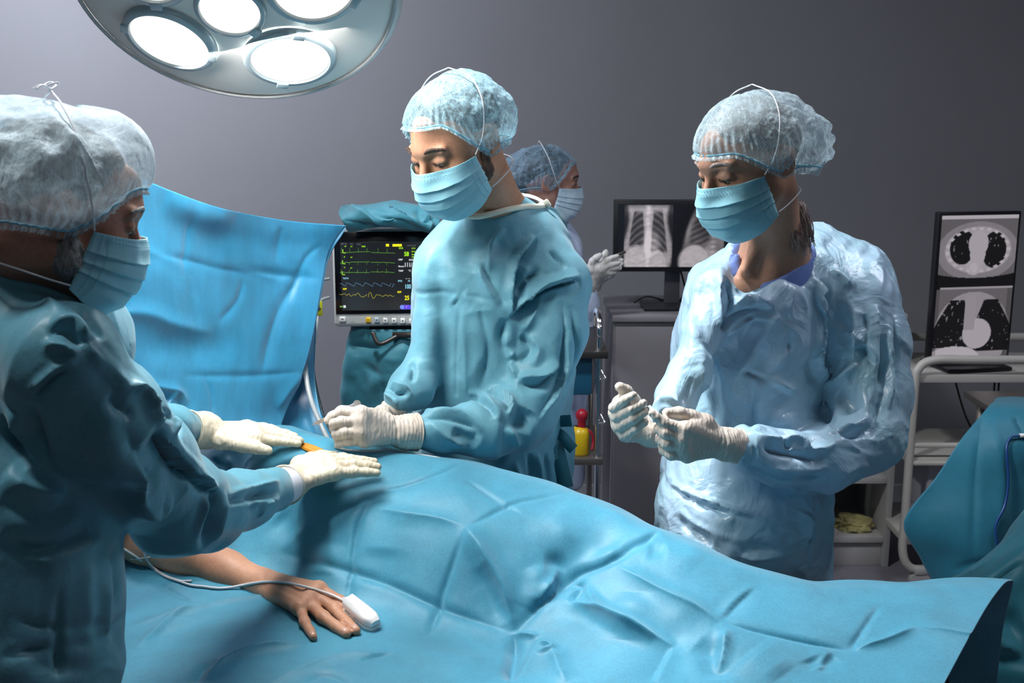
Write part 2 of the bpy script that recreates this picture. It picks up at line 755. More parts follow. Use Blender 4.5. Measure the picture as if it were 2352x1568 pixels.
def sculpt(V, F, strokes, bvh=None, view=None):
    """press creases into a surface. A stroke: (kind, [(px,py),...], width m, depth m)
    kind 'v' valley, 'r' ridge, 'b' soft bulge, 'd' soft dent, 't' tuck: high on the left of the stroke, low on its right"""
    bvh = bvh or bvh_of(V, F)
    N = normals(V, F)
    D = np.zeros(len(V))
    for st in strokes:
        kind, pts, wd, dp = st[:4]
        sp = spline([np.array(p, dtype=float) for p in pts], 6) if len(pts) > 2 else np.array(
            [np.array(pts[0], float) * (1 - t) + np.array(pts[1], float) * t for t in np.linspace(0, 1, 9)])
        H = [hit(bvh, *p) for p in sp]
        if any(h is None for h in H):
            H = [h for h in H if h is not None]
        if len(H) < 2:
            continue
        H = np.array(H)
        lo, hi = H.min(0) - wd * 1.5, H.max(0) + wd * 1.5
        ix = np.where(((V > lo) & (V < hi)).all(axis=1))[0]
        if not len(ix):
            continue
        X = V[ix]
        best = np.full(len(ix), 1e9)
        tt = np.zeros(len(ix))
        side = np.zeros(len(ix))
        L = np.concatenate([[0], np.cumsum(np.linalg.norm(np.diff(H, axis=0), axis=1))])
        tot = L[-1] + 1e-9
        for i in range(len(H) - 1):
            a, b = H[i], H[i + 1]
            ab = b - a
            l2 = ab.dot(ab)
            if l2 < 1e-10 or l2 > 0.02:
                continue
            t = np.clip((X - a) @ ab / l2, 0, 1)
            q = X - a - t[:, None] * ab
            d = np.linalg.norm(q, axis=1)
            m = d < best
            best[m] = d[m]
            tt[m] = (L[i] + t[m] * math.sqrt(l2)) / tot
            cr = np.cross(np.broadcast_to(ab / math.sqrt(l2), q.shape), q)
            side[m] = np.sign((cr * N[ix]).sum(1))[m]
        x = best / wd
        open_ = len(st) > 4 and st[4] == 'o'
        tp = np.ones_like(tt) if open_ else np.clip(np.minimum(tt, 1 - tt) * 4, 0, 1) ** 0.7
        if kind in 'vr':
            pr = np.maximum(0, 1 - x) ** 2
            pr = pr * (1 if kind == 'r' else -1)
        elif kind in 'bd':
            pr = np.exp(-x * x * 3) * (x < 1.5)
            pr = pr * (1 if kind == 'b' else -1)
        else:
            pr = np.where(side > 0, np.maximum(0, 1 - x) ** 1.5, -np.maximum(0, 1 - x * 0.8) ** 2) * np.minimum(1, x * 6 + 0.1)
        D[ix] += pr * dp * tp
    V2 = V + N * D[:, None]
    return V2


def sheet(G, nu, nv):
    """a cloth through a grid of points G[row][col]"""
    G = np.array(G, dtype=float)
    R, C = G.shape[:2]
    rows = [spline([G[r, c] for c in range(C)], nu) for r in range(R)]
    cols = []
    for i in range(len(rows[0])):
        cols.append(spline([rows[r][i] for r in range(R)], nv))
    A = np.array(cols).transpose(1, 0, 2)       # v,u
    return grid_mesh(A)


def grid_mesh(A):
    nv, nu = A.shape[:2]
    V = A.reshape(-1, 3)
    i = np.arange(nv * nu).reshape(nv, nu)
    F = np.stack([i[:-1, :-1].ravel(), i[1:, :-1].ravel(), i[1:, 1:].ravel(), i[:-1, 1:].ravel()], 1)
    return V, F


def face_cam(V, F):
    """turn the faces so that the normals look to the camera on average"""
    N = normals(V, F)
    if ((CAM - V) * N).sum(1).mean() < 0:
        F = F[:, ::-1].copy()
    return F

# ================================================================== the room
WALL_Y = 5.0
CEIL = 3.1
M_wall = plain('wall_paint', (0.205, 0.208, 0.220), 0.85, noise=0.03, nscale=2, bump=0.15, bscale=180)
M_floor = plain('vinyl_floor', (0.23, 0.22, 0.26), 0.45, noise=0.08, nscale=20)
M_ceil = plain('ceiling_paint', (0.22, 0.22, 0.23), 0.9)


def struct(name, V, F, m):
    o = mk(name, V, F, m, None, smooth=False)
    o['kind'] = 'structure'
    return o


def slab(name, lo, hi, m):
    b = MB()
    c = [(lo[i] + hi[i]) / 2 for i in range(3)]
    b.box(c, [hi[i] - lo[i] for i in range(3)])
    return struct(name, b.V, b.F, m)


XL, XR, YF = -3.2, 3.6, -2.2
slab('floor', (XL, YF, -0.1), (XR, WALL_Y, 0), M_floor)
slab('ceiling', (XL, YF, CEIL), (XR, WALL_Y, CEIL + 0.1), M_ceil)
slab('wall_back', (XL, WALL_Y, -0.1), (XR, WALL_Y + 0.1, CEIL + 0.1), M_wall)
slab('wall_left', (XL - 0.1, YF, -0.1), (XL, WALL_Y + 0.1, CEIL + 0.1), M_wall)
slab('wall_right', (XR, YF, -0.1), (XR + 0.1, WALL_Y + 0.1, CEIL + 0.1), M_wall)
slab('wall_front', (XL - 0.1, YF - 0.1, -0.1), (XR + 0.1, YF, CEIL + 0.1), M_wall)
M_base = plain('skirting', (0.3, 0.3, 0.31), 0.6)
slab('baseboard_back', (XL, WALL_Y - 0.015, 0), (XR, WALL_Y, 0.08), M_base)

# small dark wall box right of the woman's shoulder
b = MB()
p = at(1973, 583, WALL_Y)
b.box((p[0], WALL_Y - 0.02, p[2]), (0.055, 0.04, 0.025), 0.004)
b.box((p[0], WALL_Y - 0.043, p[2] - 0.002), (0.03, 0.012, 0.012), 0.002)
tag(b.build('wall_socket', plain('dark_socket', (0.03, 0.03, 0.035), 0.5), auto=30),
    'small dark grey socket box on the rear wall behind the right-hand woman\'s shoulder', 'socket')

# ------------------------------------------------------------------ white cabinet
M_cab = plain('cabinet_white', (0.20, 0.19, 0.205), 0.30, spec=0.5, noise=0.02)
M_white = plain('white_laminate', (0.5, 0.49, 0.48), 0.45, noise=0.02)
M_black = plain('black_plastic', (0.012, 0.012, 0.015), 0.35, noise=0.1)
M_dark = plain('dark_grey_plastic', (0.04, 0.04, 0.045), 0.5)
CY = 3.85
pl = at(1409, 724, CY)
CT = pl[2]
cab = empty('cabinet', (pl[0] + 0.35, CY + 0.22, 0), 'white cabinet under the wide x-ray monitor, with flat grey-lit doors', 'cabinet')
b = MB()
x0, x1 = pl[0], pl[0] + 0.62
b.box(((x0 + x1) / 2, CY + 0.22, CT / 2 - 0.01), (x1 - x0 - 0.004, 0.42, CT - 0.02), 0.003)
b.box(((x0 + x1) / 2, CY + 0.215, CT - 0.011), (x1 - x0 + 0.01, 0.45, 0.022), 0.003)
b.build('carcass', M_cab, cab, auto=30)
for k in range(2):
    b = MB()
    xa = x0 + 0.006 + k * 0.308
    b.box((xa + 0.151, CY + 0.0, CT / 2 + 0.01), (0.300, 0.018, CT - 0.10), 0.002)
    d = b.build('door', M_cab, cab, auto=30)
    b = MB()
    b.tube(spline([(xa + (0.28 if k == 0 else 0.02), CY - 0.01, CT / 2 + .08), (xa + (0.28 if k == 0 else 0.02), CY - 0.035, CT / 2 + .07),
                   (xa + (0.28 if k == 0 else 0.02), CY - 0.035, CT / 2 - .07), (xa + (0.28 if k == 0 else 0.02), CY - 0.01, CT / 2 - .08)], 5), 0.005)
    b.build('handle', M_dark, d, smooth=True)


# ------------------------------------------------------------------ screens with their own pictures
def screen(name, w, h, fn, M, parent, res=0.0024, gain=1.0):
    nu, nv = int(w / res), int(h / res)
    u, v = np.meshgrid((np.arange(nu + 1)) / nu, (np.arange(nv + 1)) / nv)
    C = fn(u.ravel(), v.ravel(), w, h)
    V = np.stack([(u.ravel() - 0.5) * w, np.zeros(u.size), (v.ravel() - 0.5) * h], 1)
    V = np.array([tuple(M @ Vector(p)) for p in V])
    i = np.arange(u.size).reshape(u.shape)
    F = np.stack([i[:-1, :-1].ravel(), i[:-1, 1:].ravel(), i[1:, 1:].ravel(), i[1:, :-1].ravel()], 1)
    m, nt, bs = new_mat(name + '_picture')
    vc = nd(nt, 'ShaderNodeVertexColor')
    vc.layer_name = 'picture'
    bs.inputs['Base Color'].default_value = (0.01, 0.01, 0.012, 1)
    bs.inputs['Roughness'].default_value = 0.22
    nt.links.new(vc.outputs['Color'], bs.inputs['Emission Color'])
    bs.inputs['Emission Strength'].default_value = gain
    o = mk(name, V, F, m, parent, smooth=False)
    at_ = o.data.color_attributes.new('picture', 'FLOAT_COLOR', 'POINT')
    rgba = np.ones((len(V), 4), dtype=np.float32)
    rgba[:, :3] = C
    at_.data.foreach_set('color', rgba.ravel())
    return o


def sm(x, a, b):
    t = np.clip((x - a) / (b - a), 0, 1)
    return t * t * (3 - 2 * t)


def ell_(u, v, cu, cv, ru, rv, soft=0.1):
    d = np.sqrt(((u - cu) / ru) ** 2 + ((v - cv) / rv) ** 2)
    return 1 - sm(d, 1 - soft, 1 + soft)


def nz(u, v, s, seed):
    P = np.stack([u * s, v * s, np.zeros_like(u)], 1)
    return fbm(P, 1.0, 3, seed)


def xray_picture(u, v, w, h):
    g = np.zeros_like(u)
    # left film: front view of a chest
    a = (u - 0.055) / (0.475 - 0.055)
    inn = (a > 0) & (a < 1) & (v > 0.02) & (v < 0.985)
    c = a - 0.49
    body = 1 - sm(np.abs(c) - 0.40 - 0.06 * np.sin(v * 6), 0.0, 0.10)
    t = 0.50 * body + 0.05 + 0.12 * sm(v, 0.75, 0.95)
    t = np.where(v > 0.90, t * (1 - sm(v, 0.90, 1.0) * 0.5), t)
    for sgn in (-1, 1):
        cu = 0.49 + sgn * 0.215
        wid = 0.155 - 0.06 * sm(v, 0.45, 0.95) + 0.03 * (1 - sm(v, 0.2, 0.5))
        top, bot = 0.93, 0.30 + (0.03 if sgn < 0 else -0.06)
        lung = (1 - sm(np.abs(a - cu - sgn * (0.03 - 0.05 * v)), wid * 0.8, wid * 1.08)) * sm(v, bot - 0.03 + 1.1 * np.maximum(0, 0.1 - np.abs(a - cu)) * 0.6, bot + 0.05) * (1 - sm(v, top - 0.09, top))
        ribs = 0.5 + 0.5 * np.sin((v * 9.2 + 1.4 * (a - 0.49) ** 2 * 9 + 0.1 * sgn) * 2 * math.pi)
        t = t * (1 - lung * (0.80 - 0.30 * ribs ** 1.5))
    spine = np.exp(-((a - 0.49) / 0.055) ** 2)
    t += 0.32 * spine * (0.85 + 0.15 * np.sin(v * 75))
    t += 0.33 * ell_(a, v, 0.56, 0.36, 0.17, 0.20, 0.5)
    t = np.maximum(t, 0.72 * ell_(a, v, 0.27, 0.10, 0.27, 0.25, 0.12))
    t = np.maximum(t, 0.70 * ell_(a, v, 0.66, 0.06, 0.24, 0.23, 0.12))
    t = np.maximum(t, 0.68 * ((1 - sm(np.abs(a - .47), .3, .42)) * (1 - sm(v, 0.08, 0.16))))
    t *= (0.93 + 0.10 * nz(u, v, 30, 3))
    g = np.where(inn, np.clip(t, 0.03, 0.85), g)
    # right film: side view
    a = (u - 0.50) / 0.42
    inn = (a > 0) & (a < 1) & (v > 0.02) & (v < 0.985)
    bd = ell_(a, v, 0.55 + 0.1 * v, 0.35, 0.46 - 0.1 * v, 0.75, 0.12)
    t = bd * (0.42 + 0.1 * np.sin((a + v) * 9))
    l = ell_(a + 0.25 * (0.5 - v), v, 0.50, 0.56, 0.22, 0.30, 0.3)
    t = t * (1 - 0.72 * l * (0.8 + 0.2 * np.sin((v * 11 - a * 4) * 6.28)))
    t += 0.25 * np.exp(-((a - 0.78 + 0.25 * (v - 0.4) ** 2) / 0.06) ** 2) * (0.6 + 0.4 * np.sin(v * 80)) * bd
    t = np.maximum(t, 0.68 * ell_(a, v, 0.40, 0.10, 0.33, 0.27, 0.15))
    t *= (0.93 + 0.10 * nz(u, v, 25, 8))
    g = np.where(inn, np.clip(t, 0.0, 0.85), g)
    g = g ** 1.5
    tint = np.stack([g * 0.98, g * 0.90, g * 0.95], 1)
    return tint + np.array([0.004, 0.004, 0.006])


def ct_picture(u, v, w, h):
    g = np.full_like(u, 0.0)
    # upper: slice through the chest
    y = (v - 0.53) / 0.44
    up = v > 0.51
    n = nz(u, v, 40, 5)
    t = 0.42 + 0.03 * n
    bd = ell_(u, y, 0.5, 0.50, 0.53, 0.47, 0.04)
    t = np.where(bd > 0.5, 0.50 + 0.02 * n, 0.34)
    wall = ell_(u, y, 0.5, 0.52, 0.43, 0.37, 0.05)
    t = t + 0.20 * wall
    l = np.maximum(ell_(u, y, 0.30, 0.56, 0.17, 0.27, 0.08), ell_(u, y, 0.71, 0.52, 0.16, 0.29, 0.08))
    heart = np.maximum(ell_(u, y, 0.50, 0.62, 0.13, 0.20, 0.1), ell_(u, y, 0.46, 0.25, 0.10, 0.13, 0.1))
    heart = np.maximum(heart, ell_(u, y, 0.5, 0.45, 0.10, 0.2, .1))
    ves = (n > 0.75) * 0.45
    t = np.where((l > 0.5) & (heart < 0.5), 0.03 + ves * (np.abs(u - 0.5) < 0.33), t)
    t = np.where(heart > 0.5, 0.74, t)
    t = np.where(ell_(u, y, 0.46, 0.25, 0.05, 0.07) > .5, 0.8, t)
    ring = np.abs(np.sqrt(((u - .5) / .40) ** 2 + ((y - .52) / .34) ** 2) - 1)
    t = np.where((ring < 0.06) & (np.sin(np.arctan2(y - .5, u - .5) * 22) > 0.1), 0.82, t)
    t = np.where((y < 0.14 - 0.25 * (0.25 - (u - .5) ** 2)), 0.02, t)
    g = np.where(up, t, g)
    # lower: front cut with heart
    y2 = v / 0.49
    t = 0.52 + 0.03 * n
    sh = ell_(u, y2, 0.5, 0.35, 0.50, 0.60, 0.05)
    t = np.where(sh > 0.5, 0.60, 0.36)
    for sgn, cu, bt in ((-1, 0.24, 0.14), (1, 0.77, 0.08)):
        wd = 0.21 * (1 - sm(y2, 0.30, 1.05)) + 0.05
        lung = (np.abs(u - cu + sgn * 0.10 * (y2 - 0.4)) < wd) & (y2 > bt) & (y2 < 0.83)
        t = np.where(lung, 0.03 + ves, t)
    t = np.where(ell_(u, y2, 0.57, 0.34, 0.19, 0.22) > .5, 0.74, t)
    t = np.where((np.abs(u - 0.46) < 0.07) & (y2 > 0.4) & (y2 < 0.9), 0.62, t)
    t = np.where(ell_(u, y2, 0.28, 0.0, 0.34, 0.16) > .5, 0.8, t)
    t = np.where((u > 0.93) | (u < 0.04), t * 0.75, t)
    g = np.where(~up & (v < 0.485), t, g)
    g = np.where((v > 0.485) & (v <= 0.5), 0.65 * (u > 0.04), g)
    g = np.where((v > 0.975), 0.8, g)
    g = np.clip(g, 0, 1) ** 1.6
    return np.stack([g * 0.92, g * 0.84, g * 0.92], 1) * 0.95 + 0.004


def monitor(name, TL, TR, BL, Y, Yr, pic, label, thick=0.03, bez=0.014, gain=0.8, lower=0.0):
    """a flat monitor from three corner pixels"""
    a, c, d = at(*TL, Y), at(*TR, Yr), at(*BL, Y)
    # square it up: horizontal axis level, vertical axis upright
    ux = Vector((c - a))
    ux.z = 0
    wdt = ux.length
    ux.normalize()
    hgt = a[2] - d[2]
    uz = Vector((0, 0, 1))
    uy = uz.cross(ux)       # away from the camera
    cc = Vector((a + c) / 2)
    cc.z = a[2] - hgt / 2
    M = Matrix.Translation(cc) @ Matrix((ux, uy, uz)).transposed().to_4x4()
    root = empty(name, cc - Vector((0, 0, hgt / 2)), label, 'monitor')
    b = MB(M)
    b.box((0, thick / 2 + 0.002, 0), (wdt, thick, hgt), 0.004)
    b.box((0, thick + 0.012, 0.0), (wdt * 0.6, 0.03, hgt * 0.5), 0.008)
    b.build('casing', M_black, root, auto=30)
    screen('display', wdt - 2 * bez, hgt - 2 * bez - lower, pic, M @ Matrix.Translation((0, -0.0005, lower / 2)), root, gain=gain)
    return root, M, wdt, hgt


root, MX, wx, hx = monitor('computer_monitor', (1411, 459), (1697, 465), (1405, 624), 3.98, 3.98, xray_picture,
                           'wide black monitor showing two chest x-rays, standing on the white cabinet', gain=0.78)
b = MB(MX)
zt = CT - (MX @ Vector((0, 0, 0))).z
b.box((0, 0.055, (zt - hx * 0.2) / 2 - 0.0), (0.055, 0.016, -zt - hx * 0.2 + 0.02), 0.003)
b.build('stand', plain('stand_grey', (0.10, 0.10, 0.115), 0.35, metal=0.4), root, auto=30)
b = MB(MX)
b.box((0, 0.03, zt + 0.008), (0.22, 0.17, 0.014), 0.004)
b.build('stand_base', M_black, root, auto=30)
b = MB(MX)
b.tube(spline([(0.02, 0.06, -hx / 2 + .03), (0.045, 0.07, -hx / 2 - 0.05), (0.05, 0.08, zt + 0.05), (0.02, 0.09, zt + 0.006), (-0.08, 0.09, zt + 0.03), (-0.13, 0.1, zt + 0.006)], 8), 0.0035)
b.build('cable', M_black, root, smooth=True)

# ------------------------------------------------------------------ open white shelf
SY = 4.42
pr = at(2040, 1302, SY)
SXr = atz(2040, 1302, 0.0)[0]
SY = atz(2040, 1302, 0.0)[1]
ST = at(2078, 728, SY)[2]
SXl = SXr - 0.55
shf = empty('shelf_unit', ((SXl + SXr) / 2, SY + 0.18, 0), 'white open shelf unit behind the woman in the clear plastic gown', 'shelf')
b = MB()
T = 0.025
D = 0.36
b.box((SXl + T / 2, SY + D / 2, ST / 2), (T, D, ST), 0.002)
b.box((SXr - T / 2, SY + D / 2, ST / 2), (T, D, ST), 0.002)
b.box(((SXl + SXr) / 2, SY + D / 2, ST - T / 2 + 0.012), (SXr - SXl + 0.01, D + 0.01, T), 0.002)
b.build('frame', M_white, shf, auto=30)
b = MB()
b.box(((SXl + SXr) / 2, SY + D - 0.006, ST / 2), (SXr - SXl - 2 * T, 0.008, ST - 0.04))
b.build('back_panel', plain('back_panel_grey', (0.30, 0.295, 0.30), 0.6), shf)
shelf_z = [0.115, 0.0, 0.0]
for z in (at(1960, 1240, SY)[2], at(2030, 1104, SY)[2], at(2040, 930, SY)[2]):
    b = MB()
    b.box(((SXl + SXr) / 2, SY + D / 2 - 0.004, z), (SXr - SXl - 2 * T, D - 0.012, T), 0.002)
    b.build('shelf_board', M_white, shf, auto=30)
b = MB()
zz = at(1960, 1240, SY)[2]
b.box(((SXl + SXr) / 2, SY + 0.03, zz / 2 - 0.01), (SXr - SXl - 2 * T, 0.02, zz - 0.02), 0.002)
b.build('plinth', M_white, shf, auto=30)

# things lying on the shelf
def crumple(name, c, size, m, label, cat, seed, group=None):
    bm = bmesh.new()
    bmesh.ops.create_icosphere(bm, subdivisions=4, radius=1.0)
    V = np.array([tuple(v.co) for v in bm.verts])
    F = [[v.index for v in f.verts] for f in bm.faces]
    bm.free()
    n = fbm(V, 2.0, 4, seed)
    V = V * (1 + 0.35 * np.abs(n)[:, None] * np.sign(n)[:, None])
    V[:, 2] = np.maximum(V[:, 2], -0.55) + 0.55
    V = V * np.array(size) / 2 + np.array(c)
    o = mk(name, V, F, m, None, smooth=False)
    return tag(o, label, cat, group)


M_yel = plain('yellow_glove_latex', (0.42, 0.38, 0.16), 0.6, noise=0.15, nscale=30)
pz = at(1960, 1240, SY)[2] + T / 2
p = atz(2008, 1225, pz)
crumple('rubber_glove', (SXr - 0.12, SY + 0.10, pz), (0.15, 0.11, 0.075), M_yel,
        'crumpled pale yellow rubber glove on the lowest shelf board', 'glove', 4)
M_bluepk = plain('blue_wrap', (0.10, 0.30, 0.40), 0.25, noise=0.3, nscale=40)
pz2 = at(2030, 1104, SY)[2] + T / 2
for k, (dx, dz, lab) in enumerate(((-0.02, 0, 'lower light blue sterile pack on the middle shelf board behind the woman\'s elbow'),
                                   (-0.03, 0.037, 'upper light blue sterile pack on the middle shelf board behind the woman\'s elbow'))):
    b = MB()
    b.box((SXr - 0.12 + dx, SY + 0.13, pz2 + 0.018 + dz), (0.15, 0.20, 0.034), 0.01, 3)
    o = b.build('sterile_pack', M_bluepk, None, auto=40)
    tag(o, lab, 'pack', 'blue packs on the shelf')

# ------------------------------------------------------------------ white tube trolley with the CT monitor
TY0, TY1 = 4.0, 4.42
M_tube = plain('cream_steel_tube', (0.55, 0.53, 0.49), 0.4, noise=0.02)
tx = at(2100, 900, TY0)[0]
txr = tx + 0.75
tz = at(2250, 826, TY0)[2]
tr = empty('trolley', ((tx + txr) / 2, (TY0 + TY1) / 2, 0), 'cream white metal tube trolley carrying the upright scan monitor', 'trolley')
for y in (TY0, TY1):
    b = MB()
    b.tube(spline([(tx + 0.10, y, 0.075), (tx + 0.03, y, 0.095), (tx, y, 0.16), (tx, y, 0.3), (tx, y, tz - 0.12), (tx + 0.012, y, tz - 0.03), (tx + 0.07, y, tz), (tx + 0.2, y, tz),
                   (txr - 0.2, y, tz), (txr - 0.07, y, tz), (txr - 0.012, y, tz - 0.03), (txr, y, tz - 0.12), (txr, y, 0.3), (txr, y, 0.16), (txr - 0.03, y, 0.095), (txr - 0.1, y, 0.075)], 8), 0.016, 12)
    b.build('side_frame', M_tube, tr, smooth=True)
lev = [at(2200, 872, TY0)[2], at(2200, 1062, TY0)[2], at(2200, 1245, TY0)[2]]
for z in lev:
    b = MB()
    b.box(((tx + txr) / 2, (TY0 + TY1) / 2, z), (txr - tx - 0.01, TY1 - TY0 - 0.02, 0.028), 0.004)
    b.build('tray', M_tube, tr, auto=30)
for z in (at(2200, 1022, TY0)[2], at(2200, 990, TY1)[2]):
    b = MB()
    b.cyl((tx, TY0 if z < 0.7 else TY1, z), (txr, TY0 if z < 0.7 else TY1, z), 0.010)
    b.build('rail', M_tube, tr, smooth=True)
for x in (tx + 0.07, txr - 0.07):
    for y in (TY0, TY1):
        b = MB()
        b.cyl((x, y - 0.014, 0.04), (x, y + 0.014, 0.04), 0.038, n=28)
        b.box((x, y, 0.082), (0.05, 0.04, 0.03), 0.008)
        b.build('caster', M_white, tr, auto=40)
b = MB()
bx0 = at(2142, 1100, TY0)[0]
b.box((bx0 + 0.12, TY0 + 0.17, lev[1] - 0.12), (0.24, 0.25, 0.20), 0.006)
b.build('drawer_box', plain('pale_drawer', (0.42, 0.42, 0.47), 0.5), tr, auto=30)
b = MB()
b.box((bx0 + 0.12, TY0 + 0.17, lev[2] + 0.06), (0.22, 0.25, 0.07), 0.006)
b.build('drawer_box', plain('pale_drawer_low', (0.42, 0.42, 0.47), 0.5), tr, auto=30)

root, MC, wc, hc = monitor('computer_monitor', (2158, 488), (2348, 486), (2128, 830), 4.10, 4.16, ct_picture,
                           'upright black monitor showing two grey lung scans, standing on the cream trolley', gain=0.62, bez=0.012)
b = MB(MC)
zc = lev[0] + 0.014 - (MC @ Vector((0, 0, 0))).z
b.box((0, 0.05, (zc - hc * 0.2) / 2), (0.05, 0.02, -zc - hc * 0.2), 0.003)
b.box((-0.0, 0.02, zc + 0.009), (0.26, 0.20, 0.016), 0.006)
b.build('stand', M_black, root, auto=30)
for dx, cx in ((0.0, 2205), (0.06, 2285), (0.075, 2295)):
    b = MB()
    p0 = at(cx - 12 if cx < 2250 else cx, 872, TY1 - 0.1)
    p1 = at(cx + 15 if cx < 2250 else cx - 6, 960, TY1 - 0.1)
    p2 = at(cx + 60 if cx < 2250 else cx - 5, 1040, TY1 - 0.1)
    b.tube(spline([p0, p1, p2], 8), 0.004)
    b.build('cable', M_black, root, smooth=True)

# ------------------------------------------------------------------ equipment stand with chrome handle, behind the nurse
EY = 3.35
M_chrome = plain('chrome', (0.75, 0.75, 0.76), 0.14, metal=1.0, noise=0.0)
M_steel = plain('dull_steel', (0.24, 0.22, 0.20), 0.35, metal=0.8, noise=0.05)
M_dsteel = plain('dark_steel', (0.055, 0.05, 0.048), 0.4, metal=0.6)
px_, pb = at(1375, 900, EY), at(1318, 900, EY)
eq = empty('equipment_cart', ((px_[0] + pb[0]) / 2 - 0.1, EY + 0.15, 0), 'narrow steel equipment cart with a curved chrome push handle behind the nurse', 'cart')
X1 = px_[0]
X0 = X1 - 0.42
zbar = at(1370, 811, EY)[2]
zsh = at(1350, 1056, EY)[2]
zt = at(1370, 735, EY)[2]
for x in (X0, X1):
    b = MB()
    b.tube(spline([(x, EY, 0.05), (x, EY, zbar), (x - (0.0 if x == X1 else 0), EY, zt - 0.05), (x, EY + 0.02, zt), (x, EY + 0.08, zt + 0.012), (x, EY + 0.14, zt), (x, EY + 0.16, zt - 0.05)], 8), 0.009, 12)
    b.build('post', M_chrome, eq, smooth=True)
    b = MB()
    b.cyl((x, EY + 0.35, 0.05), (x, EY + 0.35, zbar), 0.009)
    b.build('post', M_steel, eq, smooth=True)
b = MB()
b.box(((X0 + X1) / 2, EY + 0.17, zbar), (X1 - X0 + 0.05, 0.40, 0.022), 0.003)
b.build('top_shelf', M_dsteel, eq, auto=30)
b = MB()
b.box(((X0 + X1) / 2, EY + 0.17, zsh), (X1 - X0 + 0.03, 0.38, 0.022), 0.003)
b.build('shelf', M_steel, eq, auto=30)
b = MB()
b.box(((X0 + X1) / 2, EY + 0.17, 0.16), (X1 - X0 + 0.03, 0.38, 0.022), 0.003)
b.build('shelf', M_steel, eq, auto=30)
for x in (X0, X1):
    for y in (EY, EY + .35):
        b = MB()
        b.cyl((x, y - 0.01, 0.03), (x, y + 0.01, 0.03), 0.03, n=24)
        b.build('caster', M_black, eq, smooth=False)
b = MB()
z0, z1 = at(1360, 908, EY)[2], zbar - 0.011
b.box((X1 - 0.155, EY + 0.02, (z0 + z1) / 2), (0.27, 0.035, z1 - z0), 0.006)
b.build('panel', plain('deep_blue_panel', (0.012, 0.09, 0.17), 0.4), eq, auto=30)
for yy in (865, 966):
    q = at(1384, yy, EY)
    b = MB()
    b.tube(spline([(X1, EY, q[2] + 0.03), (X1 + 0.012, EY - 0.01, q[2] + 0.012), (X1 + 0.018, EY - 0.02, q[2]), (X1 + 0.0, EY - 0.02, q[2] - 0.003)], 6), 0.003)
    b.build('hook', M_chrome, eq, smooth=True)

# yellow bottle with red cap
bp = at(1332, 1050, EY)
bz = zsh + 0.011
bo = empty('bottle', (bp[0], EY + 0.03, bz), 'yellow plastic bottle with a red cap on the steel cart shelf', 'bottle')
b = MB()
bh = at(1332, 985, EY)[2] - bz
b.lathe([(0.0, 0), (0.028, 0), (0.031, 0.006), (0.031, bh * 0.78), (0.026, bh * 0.92), (0.012, bh)], (bp[0], EY + 0.03, bz), 28)
b.build('bottle_body', plain('yellow_plastic', (0.62, 0.42, 0.01), 0.35), bo, smooth=True)
b = MB()
b.lathe([(0.013, bh - 0.004), (0.014, bh + 0.02), (0.019, bh + 0.03), (0.019, bh + 0.045), (0.008, bh + 0.055), (0.0, bh + 0.056)], (bp[0] + 0.006, EY + 0.03, bz), 24)
b.tube(spline([(bp[0] + 0.012, EY + 0.03, bz + bh * 0.95), (bp[0] + 0.035, EY + 0.02, bz + bh * 0.8), (bp[0] + 0.042, EY + 0.02, bz + bh * 0.5), (bp[0] + 0.037, EY + 0.01, bz + bh * 0.2)], 8), 0.004)
b.build('cap', plain('red_plastic', (0.35, 0.012, 0.03), 0.35), bo, smooth=True)

# black bag on the floor by the cabinet
p = atz(1388, 1165, 0.12)
b = MB()
b.box((0.308, 3.97, 0.13), (0.072, 0.24, 0.26), 0.03, 4)
tag(b.build('bag', plain('black_bag', (0.008, 0.008, 0.01), 0.6), None, auto=50), 'black bag on the floor beside the white cabinet', 'bag')

# ================================================================== surgical lamp
Rl = 0.285
ML = Matrix.Translation(LAMP_C) @ Matrix.Rotation(rad(-42), 4, 'X')
lamp = empty('surgical_lamp', LAMP_C, 'large round grey surgical lamp with bright lenses hanging over the patient', 'lamp')
M_house = plain('lamp_housing', (0.84, 0.79, 0.74), 0.62, noise=0.01)
M_ring = plain('lamp_ring_clear', (0.42, 0.50, 0.53), 0.18, noise=0.02, spec=0.8)
M_lens = emit_mat('lamp_lens_glow', (1.0, 0.99, 0.95), 1.15)


def dome_z(r):          # underside: shallow dish, lowest in the middle
    return -0.070 + 0.060 * (r / Rl) ** 2.2


b = MB(ML)
prof = [(0.0001, 0.11), (0.12, 0.105), (0.21, 0.085), (0.265, 0.05), (0.288, 0.020), (0.292, 0.006), (0.288, -0.006), (0.282, -0.011)]
prof += [(r, dome_z(r)) for r in np.linspace(0.277, 0.0001, 16)]
b.lathe(prof[::-1], n=96)
b.build('housing', M_house, lamp, smooth=True)
b = MB(ML)
b.lathe([(0.2935, 0.026), (0.298, 0.016), (0.297, 0.002), (0.291, -0.009), (0.284, -0.013)], n=96)
o = b.build('rim', plain('lamp_rim_grey', (0.5, 0.5, 0.5), 0.35), lamp, smooth=True)
mod(o, 'SOLIDIFY', thickness=0.004)


